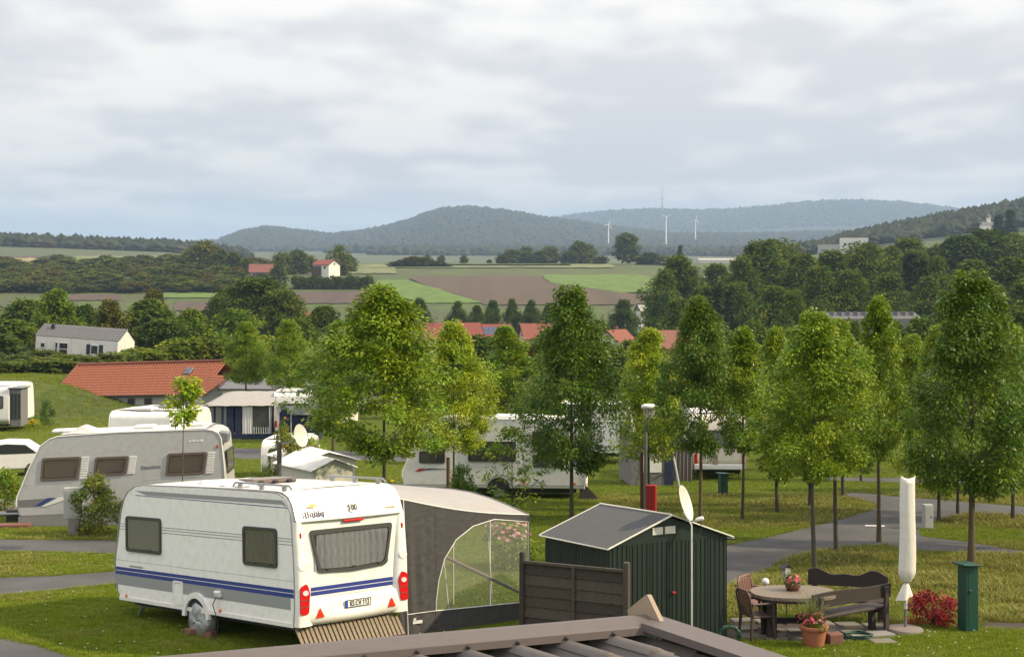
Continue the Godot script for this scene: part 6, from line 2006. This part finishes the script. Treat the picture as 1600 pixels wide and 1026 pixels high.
	for s in [-1.0, 1.0]:
		var v := Vector3(0, -1.45, s * 2.15)
		var n2 := Vector3(0, 2.15, s * 1.45).normalized()
		part(pantiles(Vector3(-5.05, 3.82, 0), Vector3.RIGHT, v.normalized(), n2, 10.1, v.length(), 0.34, 0.38), "roof_tiles", M["roof_grey"], o)
	for q in [[-4.0, 1.55, 0.55, 0.6], [-2.35, 0.95, 0.35, 2.1], [-1.5, 0.95, 1.05, 2.1], [2.2, 1.45, 0.85, 1.05]]:
		var f := part(mb().box(Vector3(q[0], q[1], 1.93), Vector3(q[2], q[3], 0.08), Basis(), 0.02), "window", M["white_plain"], o)
		for j in (3 if q[3] > 2 else 1):
			var hh: float = (q[3] - 0.1) / (3 if q[3] > 2 else 1)
			part(mb().box(Vector3(q[0], q[1] - q[3] / 2 + 0.05 + hh * (j + 0.5), 1.975), Vector3(q[2] - 0.12, hh - 0.08, 0.02)), "pane", M["window_dark"], f)
	for x in [1.45, 2.95]: part(mb().box(Vector3(x, 1.45, 1.94), Vector3(0.45, 1.1, 0.06), Basis(), 0.01), "shutter", M["shutter"], o)
	part(mb().box(Vector3(-3.6, 3.5, 0.7), Vector3(0.3, 0.7, 0.3), Basis(), 0.02), "flue", M["black"], o)
	part(mb().box(Vector3(-5.2, 2.2, 0.9), Vector3(1.2, 0.1, 1.6), Basis(Vector3(0, 0, 1), 0.3), 0.02), "porch_roof", M["roof_brown"], o)

func hpos(px: float, d: float, base_py: float) -> Vector3: return P(px, base_py, d)

func make_village() -> void:
	# hillside houses among trees
	var h := house("grey fronted house with brown red roof on the hillside left of the white villa", hpos(410, 640, 441), 0.15, 11, 9, 4.6, 3.4, "render_grey", "roof_brown", 3)
	part(mb().box(Vector3(2.5, 2.2, 5.2), Vector3(5.0, 0.3, 1.6)), "balcony", M["white_plain"], h)
	for x in [0.2, 4.8]: part(mb().box(Vector3(x, 1.0, 5.8), Vector3(0.3, 2.6, 0.3)), "pillar", M["white_plain"], h)
	h = house("white villa with red roof and dark balconies on the hillside", hpos(510, 640, 433), -0.5, 8.5, 8.5, 5.6, 2.0, "render_white", "roof_red", 2)
	part(mb().box(Vector3(-2.2, 2.6, 4.6), Vector3(4.6, 4.6, 0.6)), "balcony", M["verge_dark"], h)
	# village in the valley, ridge heights taken from the slope
	var list := [
		["house with long red roof and pale gable in the valley", 703, 330, 505, 0.28, 13.5, 8, "render_cream", "roof_red", 3.2],
		["orange roofed house seen left of the tall tree in the valley", 489, 390, 487, 0.4, 5, 6, "render_cream", "roof_orange2", 2.6],
		["small white house with pale roof beside the orange roofed one", 512, 395, 490, 0.1, 4.5, 6, "render_white", "render_grey", 1.6],
		["orange roofed house between two trees in the valley", 838, 320, 506, 0.2, 6.5, 7, "render_cream", "roof_orange2", 3.0],
		["white gabled house with orange roof in the valley", 962, 260, 516, 1.1, 8, 6, "render_white", "roof_orange2", 2.8],
		["house with wide brown red hipped roof in the valley", 1046, 240, 517, 0.5, 9.5, 8.5, "render_cream", "roof_brown", 2.6],
		["grey roofed house with white gable in the valley", 1172, 300, 515, 1.15, 8, 6.5, "render_white", "roof_grey", 2.8],
		["white gabled house half hidden behind the full tree", 1342, 230, 524, 1.2, 6, 5.5, "render_white", "roof_brown", 2.0],
		["tiny white house at the field edge", 1008, 420, 477, 0.3, 4, 4, "render_white", "render_grey", 1.4],
	]
	for q in list:
		var p := P(q[1], q[3], q[2])
		var base: float = p.y - q[9] - 3.4
		h = house(q[0], Vector3(p.x, base, p.z), q[4], q[5], q[6], 3.4, q[9], q[7], q[8], 3)
	var sp := P(772, 507, 338)
	h = house("house with blue solar panels on its red roof in the valley", Vector3(sp.x, sp.y - 6.0, sp.z), 0.05, 7.0, 8, 3.4, 2.6, "render_cream", "roof_red", 2)
	var n3 := Vector3(0, 4.0, 2.6).normalized()
	for i in 4:
		for j in 2:
			part(mb().box(Vector3(-2.0 + 1.2 * i, 4.9 - 0.85 * j, 1.65 + 1.3 * j) + n3 * 0.22, Vector3(1.1, 0.06, 1.4), Basis(Vector3.RIGHT, n3, Vector3.RIGHT.cross(n3))), "solar_panel", M["solar"], h)
	# factory, greenhouses, long hall, church
	var f := thing("factory", "pale block of a factory above the dark trees", "building", Transform3D(Basis(Vector3.UP, -0.2), P(1332, 387, 900)))
	part(mb().box(Vector3(1, 0, 0), Vector3(17, 12, 14)), "hall", M["render_white"], f)
	part(mb().box(Vector3(-14, -1.5, 0), Vector3(14, 7, 12)), "annex", M["render_grey"], f)
	for k in 5: part(mb().box(Vector3(-4.5 + 2.7 * k, 2.0, 7.05), Vector3(1.4, 1.6, 0.2)), "window", M["window_dark"], f)
	f = thing("greenhouse", "long pale low hall at the foot of the far fields", "building", Transform3D(Basis(Vector3.UP, 0.1), P(1122, 409, 1050)))
	for k in 3: part(mb().prism(PackedVector2Array([Vector2(-3, -4), Vector2(3, -4), Vector2(3, 1.5), Vector2(0, 2.6), Vector2(-3, 1.5)]), -15, 15, Transform3D(Vector3(0, 0, 1), Vector3.UP, Vector3(-1, 0, 0), Vector3(2.0 * k, 0, -9.0 * k))), "roof_bay", M["render_grey"], f)
	f = thing("long_hall", "long low grey roofed hall in front of the dark wood", "building", Transform3D(Basis(Vector3.UP, 0.12), P(1352, 497, 210)))
	part(mb().prism(PackedVector2Array([Vector2(-3, -5), Vector2(3, -5), Vector2(3, 0.0), Vector2(0, 0.9), Vector2(-3, 0.0)]), -7.5, 7.5, Transform3D(Vector3(0, 0, 1), Vector3.UP, Vector3(-1, 0, 0), Vector3.ZERO)), "hall", mat("roof_far_grey", Color(0.10, 0.10, 0.105), 0.8), f)
	for k in 12: part(mb().box(Vector3(-6.6 + 1.2 * k, 0.75, 1.1), Vector3(0.2, 0.5, 1.6)), "roof_rib", M["roof_grey"], f)
	f = thing("church", "small white chapel with pointed turret on the wooded hill", "church", Transform3D(Basis(), P(1543, 354, 1080)))
	part(mb().box(Vector3(0, -2, 0), Vector3(9, 7, 6)), "nave", M["render_white"], f)
	part(mb().prism(PackedVector2Array([Vector2(-3.4, 1.5), Vector2(3.4, 1.5), Vector2(0, 4.0)]), -4.8, 4.8, Transform3D(Vector3(0, 0, 1), Vector3.UP, Vector3(-1, 0, 0), Vector3.ZERO)), "roof", M["roof_grey"], f)
	part(mb().box(Vector3(1, 4, 0), Vector3(2.6, 5, 2.6)), "turret", M["render_white"], f)
	part(mb().lathe(Vector3(1, 6.5, 0), [[1.9, 0.0], [0.05, 4.5]], 4), "spire", M["roof_grey"], f)

const LOOK := {"leaf_far": "mid green", "leaf_far_dark": "dark green", "leaf_far_light": "light green", "leaf_far_autumn": "yellowing"}
func looks(leaf: String, key: String, rest: String) -> String:
	return "%s %s %s" % [LOOK[leaf], {"mi": "tree", "bu": "bush", "fa": "bush", "fi": "fir"}[key.left(2)], rest]

func mid(px: float, top: float, d: float, wide: float, key: String, leaf: String, label: String, group: String, low := 0.12, called := "tree", cat := "tree") -> void:
	var at := on(px, d)
	var tot := maxf(-(top - 450.0) / F * d - at.y, 1.2)
	if tot > 9.0 and key.begins_with("mid"): key = "big%d" % (int(key.right(1)) % 4)
	tree(called, label, at, tot, tot * low, wide * d / F, key, M[leaf], px * 0.77, tot * 0.022 if d < 700 else 0.0, "bark", group, cat)

func make_mid_trees() -> void:
	rng.seed = 900
	var lf := ["leaf_far", "leaf_far", "leaf_far_dark", "leaf_far_light", "leaf_far_autumn", "leaf_far"]
	# wooded slope round the mobile home
	var L := "mixed green trees and bushes on the slope round the mobile home"
	for q in [[20, 565, 138, 120, "bush0", "leaf_far_dark"], [60, 555, 148, 60, "bush1", "leaf_far_dark"], [-40, 520, 150, 120, "mid1", "leaf_far_dark"], [10, 500, 165, 90, "mid3", "leaf_far"], [110, 560, 140, 90, "bush2", "leaf_far"], [165, 552, 142, 90, "bush0", "leaf_far"], [215, 545, 150, 80, "bush1", "leaf_far_light"], [250, 500, 175, 70, "mid1", "leaf_far_dark"], [230, 470, 200, 75, "mid2", "leaf_far"], [85, 455, 195, 70, "mid0", "leaf_far_light"], [130, 478, 205, 55, "mid3", "leaf_far_dark"], [172, 472, 190, 50, "mid4", "leaf_far_autumn"], [40, 470, 215, 80, "mid1", "leaf_far"], [300, 485, 190, 60, "mid2", "leaf_far_light"], [335, 520, 160, 90, "bush0", "leaf_far_light"], [285, 530, 158, 90, "bush2", "leaf_far_light"], [370, 485, 200, 70, "mid3", "leaf_far_light"], [400, 437, 260, 110, "mid1", "leaf_far_dark"], [350, 455, 270, 70, "mid3", "leaf_far_dark"], [440, 455, 255, 80, "mid1", "leaf_far"], [470, 500, 190, 70, "mid0", "leaf_far"], [505, 480, 230, 70, "mid2", "leaf_far"], [545, 500, 200, 70, "mid3", "leaf_far_light"], [240, 455, 300, 60, "mid4", "leaf_far_autumn"], [430, 530, 150, 90, "bush1", "leaf_far_light"], [500, 540, 140, 90, "bush0", "leaf_far"], [200, 590, 132, 70, "bush2", "leaf_far"], [60, 592, 133, 110, "bush1", "leaf_far"], [-10, 590, 130, 90, "bush0", "leaf_far_dark"]]:
		mid(q[0], q[1], q[2], q[3], q[4], q[5], looks(q[5], q[4], "on the slope round the white mobile home"), "trees and bushes round the mobile home", 0.10)
	# valley trees behind the camp
	L = "leafy tree in the valley between the camp and the village roofs"
	for k in 34:
		var px := 480 + k * 34 + rng.randf_range(-12, 12)
		var d := rng.randf_range(110, 185)
		mid(px, rng.randf_range(528, 560), d, rng.randf_range(60, 95), "mid%d" % (k % 5), lf[k % 6], looks(lf[k % 6], "mid", "in the valley between the camp and the village roofs"), "valley trees before the village", 0.12)
	L = "dark tree standing among the village houses"
	for q in [[655, 468, 330, 45], [715, 472, 400, 30], [745, 478, 400, 30], [770, 470, 410, 30], [800, 468, 400, 26], [830, 470, 400, 30], [860, 475, 380, 40], [905, 478, 380, 45], [975, 470, 380, 45], [1035, 460, 330, 60], [600, 490, 300, 70], [570, 478, 320, 40], [1085, 500, 280, 50], [940, 500, 300, 40], [1125, 505, 270, 50]]:
		mid(q[0], q[1], q[2], q[3], "mid%d" % (int(q[0]) % 5), "leaf_far_dark", L, "dark trees among the houses", 0.10)
	# the tall wood on the right
	L = "tall dark broadleaf tree in the wood right of the fields"
	for q in [[1062, 403, 360, 95], [1040, 425, 340, 60], [1120, 415, 400, 80], [1190, 380, 350, 110], [1215, 378, 380, 100], [1160, 405, 340, 80], [1255, 400, 340, 90], [1300, 395, 350, 90], [1350, 383, 360, 100], [1390, 388, 380, 90], [1430, 395, 360, 90], [1465, 405, 340, 60], [1500, 372, 420, 110], [1545, 362, 430, 110], [1590, 368, 420, 110], [1640, 360, 420, 120], [1420, 375, 450, 100], [1470, 385, 430, 90], [1280, 420, 300, 80], [1330, 425, 300, 80], [1390, 430, 300, 80], [1450, 435, 290, 70], [1520, 410, 310, 100], [1580, 405, 310, 110], [1640, 400, 300, 110], [1100, 450, 300, 70], [1150, 445, 300, 80], [1210, 450, 290, 80], [1550, 450, 240, 100], [1610, 440, 240, 110], [1500, 460, 240, 90]]:
		var kk := int(q[0] + q[1]) % 5
		mid(q[0], q[1], q[2], q[3] * 1.05, "mid%d" % kk, "leaf_far_dark" if kk % 3 else "leaf_far", looks("leaf_far_dark" if kk % 3 else "leaf_far", "mid", "in the tall wood right of the fields"), "tall wood on the right", 0.06)
	L = "paler tree standing before the dark wood on the right"
	for q in [[1240, 458, 230, 60], [1060, 470, 250, 70], [1395, 505, 170, 70], [1440, 500, 170, 80], [1330, 505, 175, 60], [1480, 495, 170, 80], [1180, 505, 200, 70], [1570, 480, 160, 110], [1630, 470, 160, 110]]:
		mid(q[0], q[1], q[2], q[3], "mid%d" % (int(q[0]) % 5), "leaf_far", L, "pale trees before the wood", 0.08)
	L = "dark fir in the wood right of the fields"
	for q in [[1105, 455, 290, 26], [1120, 450, 292, 28], [1140, 458, 288, 26], [1425, 400, 330, 40], [1440, 408, 326, 36], [1580, 330, 900, 22], [1560, 338, 900, 22]]:
		mid(q[0], q[1], q[2], q[3], "fir", "leaf_far", L, "firs in the right wood", 0.04)
	# scrub and hedges on the far slope
	L = "round scrub bush on the far hillside below the yellow field"
	for k in 200:
		var px := rng.randf_range(-60, 420)
		var py := rng.randf_range(416, 458)
		var d := hit(px, py, 470)
		var hpx := rng.randf_range(9, 19)
		mid(px, py - hpx, d, rng.randf_range(26, 52), "far%d" % (k % 4), lf[(k * 5) % 6], looks(lf[(k * 5) % 6], "far", "in the scrub on the far hillside below the yellow field"), "scrub on the far hillside", 0.0, "bush", "bush")
	L = "leafy tree on the hillside round the two lone houses"
	for q in [[320, 378, 700, 45], [345, 392, 680, 36], [300, 390, 720, 36], [365, 395, 660, 30], [440, 395, 690, 34], [465, 392, 700, 36], [530, 385, 680, 34], [435, 410, 600, 24], [385, 405, 650, 22], [280, 398, 750, 40], [480, 400, 720, 30], [545, 400, 720, 24], [250, 402, 800, 40], [90, 398, 850, 45], [65, 405, 820, 40]]:
		mid(q[0], q[1], q[2], q[3], "far%d" % (int(q[0]) % 4), "leaf_far_dark" if int(q[0]) % 2 else "leaf_far", L, "trees round the hillside houses", 0.04)
	L = "bush in the dark hedge below the white villa"
	for k in 13: mid(462 + k * 9.5, 431 + (k % 3) * 1.5, 590, 17, "far%d" % (k % 4), "leaf_far_dark", L, "hedge below the villa", 0.0, "bush", "bush")
	L = "bush in the field hedge above the ploughed field"
	for k in 30:
		var px := 618 + k * 9.2
		var tall := 400.0 + absf(px - 650) * 0.25 if px < 700 else 418.0
		mid(px, minf(tall, 419) + rng.randf_range(-1.5, 1.5), 800 if px < 700 else 830, 16 if px > 700 else 26, "far%d" % (k % 4), "leaf_far_dark" if k % 3 else "leaf_far_autumn", L, "field hedge on the ridge", 0.0, "bush", "bush")
	L = "tree in the clump on the ridge above the green field"
	for q in [[800, 390, 960, 32], [822, 386, 970, 30], [860, 385, 980, 26], [845, 392, 960, 26], [905, 378, 960, 34], [918, 382, 970, 28], [888, 392, 950, 28], [940, 400, 940, 22], [785, 398, 950, 20], [1015, 395, 900, 34], [1040, 400, 880, 30], [1000, 403, 900, 22]]:
		mid(q[0], q[1], q[2], q[3], "far%d" % (int(q[0]) % 4), "leaf_far_dark", L, "tree clump on the ridge", 0.04)
	mid(979, 366, 920, 44, "far1", "leaf_far_dark", "tall lone oak on the ridge beside the wind turbines", "", 0.18)
	mid(1063, 384, 920, 10, "fir", "leaf_far", "single pointed fir on the ridge below the wind turbines", "", 0.04)
	L = "small round tree alone on the ridge field"
	for q in [[668, 398, 980, 14], [690, 399, 980, 12], [725, 399, 980, 13], [765, 405, 980, 9]]: mid(q[0], q[1], q[2], q[3], "far2", "leaf_far_dark", L, "small trees on the ridge field", 0.12)

func make_far_marks() -> void:
	# wind turbines and the transmitter mast
	for q in [[951, 352, 387, 3600, 0.4, "left wind turbine standing apart above the lone oak"], [1041, 340, 383, 3600, 1.1, "wind turbine just below the tall transmitter mast"], [1087, 345, 372, 4000, 0.2, "wind turbine farthest from the lone oak"]]:
		var hub := P(q[0], q[1], q[3])
		var foot := P(q[0], q[2], q[3])
		foot.y = minf(foot.y, gy(foot.x, q[3]))
		var o := thing("wind_turbine", q[5], "wind turbine")
		part(mb().tube([foot, hub], [1.9, 1.2], 8), "tower", M["turbine"], o)
		part(mb().box(hub + Vector3(0, 1.5, 2), Vector3(3.5, 3.5, 8), Basis(), 0.6), "nacelle", M["turbine"], o)
		for k in 3:
			var a: float = q[4] + TAU * k / 3
			var dir := Vector3(sin(a), cos(a), 0)
			part(mb().tube([hub + Vector3(0, 1.5, 7), hub + Vector3(0, 1.5, 7) + dir * 6, hub + Vector3(0, 1.5, 7) + dir * 15], [0.6, 0.8, 0.2], 5), "blade", M["turbine"], o)
	var t := P(1035, 290, 7600)
	var b := Vector3(t.x, gy(t.x, 7600) - 5, t.z)
	var m := thing("transmitter_mast", "tall thin transmitter mast on the farthest blue ridge", "mast")
	part(mb().tube([b, b.lerp(t, 0.55)], [4.5, 3.2], 6), "lower_mast", M["mast"], m)
	part(mb().tube([b.lerp(t, 0.55), t], [2.4, 1.6], 6), "upper_mast", M["mast"], m)
	for f in [0.3, 0.55]: part(mb().lathe(b.lerp(t, f), [[0.1, -4], [8, -3], [8, 3], [0.1, 4]], 10), "platform", M["mast"], m)

# ---------- grass ----------
func make_grass() -> void:
	rng.seed = 1234
	var mk := func(count: int, h: float, spread: float, lean: float) -> ArrayMesh:
		var m := mb()
		for i in count:
			var a := rng.randf() * TAU
			var p := Vector3(cos(a), 0, sin(a)) * spread * sqrt(rng.randf())
			var out := Vector3(cos(a + rng.randf_range(-0.8, 0.8)), 0, sin(a + rng.randf_range(-0.8, 0.8)))
			var l := h * rng.randf_range(0.55, 1.15)
			var s := out.cross(Vector3.UP).normalized() * h * 0.055
			var mid_ := p + Vector3(0, l * 0.6, 0) + out * l * lean * 0.35
			var tip := p + Vector3(0, l * 0.95, 0) + out * l * lean
			m.quad(p - s, p + s, mid_ + s * 0.7, mid_ - s * 0.7)
			m.tri(mid_ - s * 0.7, mid_ + s * 0.7, tip)
		m.c.resize(m.v.size()); m.c.fill(Color.WHITE)
		return m.mesh()
	var short: ArrayMesh = mk.call(14, 0.055, 0.09, 0.5)
	var tall: ArrayMesh = mk.call(18, 0.13, 0.14, 1.0)
	leafmat("grass_blade", Color.WHITE, 0.45, 0.7)
	var hits := func(x: float, d: float) -> bool:
		var u := 800.0 + x / d * F
		var y := 562.5 + 10800.0 / d
		for r in ROADS:
			if Geometry2D.is_point_in_polygon(Vector2(u, y), r): return true
		return false
	var xs := []
	var cs := []
	var xt := []
	var ct := []
	var slope := Basis(Vector3.RIGHT, -0.05)
	for i in 400000:
		var d := 20.0 * pow(6.6, pow(rng.randf(), 1.3))
		var x := rng.randf_range(-0.40, 0.40) * d
		var bank := d > 100 and x < -20
		if hits.call(x, d): continue
		var k := clampf(fbm.get_noise_2d(x * 4.0, d * 4.0) + 0.1, 0, 0.7) if bank else clampf(dry(x, d) + maxf(0.0, fbm.get_noise_2d(x * 22.0 + 70.0, d * 22.0)) * 0.9, 0, 1)
		var b := Basis(Vector3.UP, rng.randf() * TAU)
		var n := rng.randf_range(0.7, 1.25)
		if rng.randf() < (k if bank else dry(x, d)) * 0.40:
			var s := rng.randf_range(0.5, 1.15) * (0.6 + k * 0.6)
			xt.append(Transform3D(slope * b.scaled(Vector3(s, s, s)), Vector3(x, gy(x, d) - 0.01, -d)))
			ct.append(Color(0.29, 0.245, 0.09).lerp(Color(0.17, 0.21, 0.035), rng.randf()) * n)
		else:
			var s := rng.randf_range(0.7, 1.35) * (1.0 + (d - 20) * (0.018 if bank else 0.008))
			xs.append(Transform3D(slope * b.scaled(Vector3(s, s * 0.9, s)), Vector3(x, gy(x, d) - 0.005, -d)))
			cs.append(Color(0.165, 0.222, 0.016).lerp(Color(0.235, 0.232, 0.06), clampf(k + rng.randf_range(-0.15, 0.2), 0, 1)) * n)
	scatter("lawn_grass", "short green lawn grass over the camp pitches", "grass", short, M["grass_blade"], xs, cs)
	scatter("dry_grass", "long dry straw coloured grass on the banks beside the lane", "grass", tall, M["grass_blade"], xt, ct)
	# clover and daisies
	var dz := mb()
	for k in 5:
		var a := TAU * k / 5
		dz.tri(Vector3(0, 0.06, 0), Vector3(cos(a), 3.2, sin(a)) * 0.018 + Vector3(0, 0.005, 0), Vector3(cos(a + 1), 3.2, sin(a + 1)) * 0.018 + Vector3(0, 0.005, 0))
	dz.c.resize(dz.v.size()); dz.c.fill(Color.WHITE)
	xs = []; cs = []
	for i in 420:
		var d := rng.randf_range(20.5, 36)
		var x := rng.randf_range(-0.37, 0.37) * d
		if hits.call(x, d) or dry(x, d) > 0.3: continue
		xs.append(Transform3D(Basis(Vector3.UP, rng.randf() * TAU), Vector3(x, gy(x, d) + 0.01, -d)))
		cs.append(Color(0.75, 0.75, 0.70))
	scatter("daisies", "tiny white daisies sprinkled over the near lawn", "flowers", dz.mesh(), M["petal"], xs, cs)
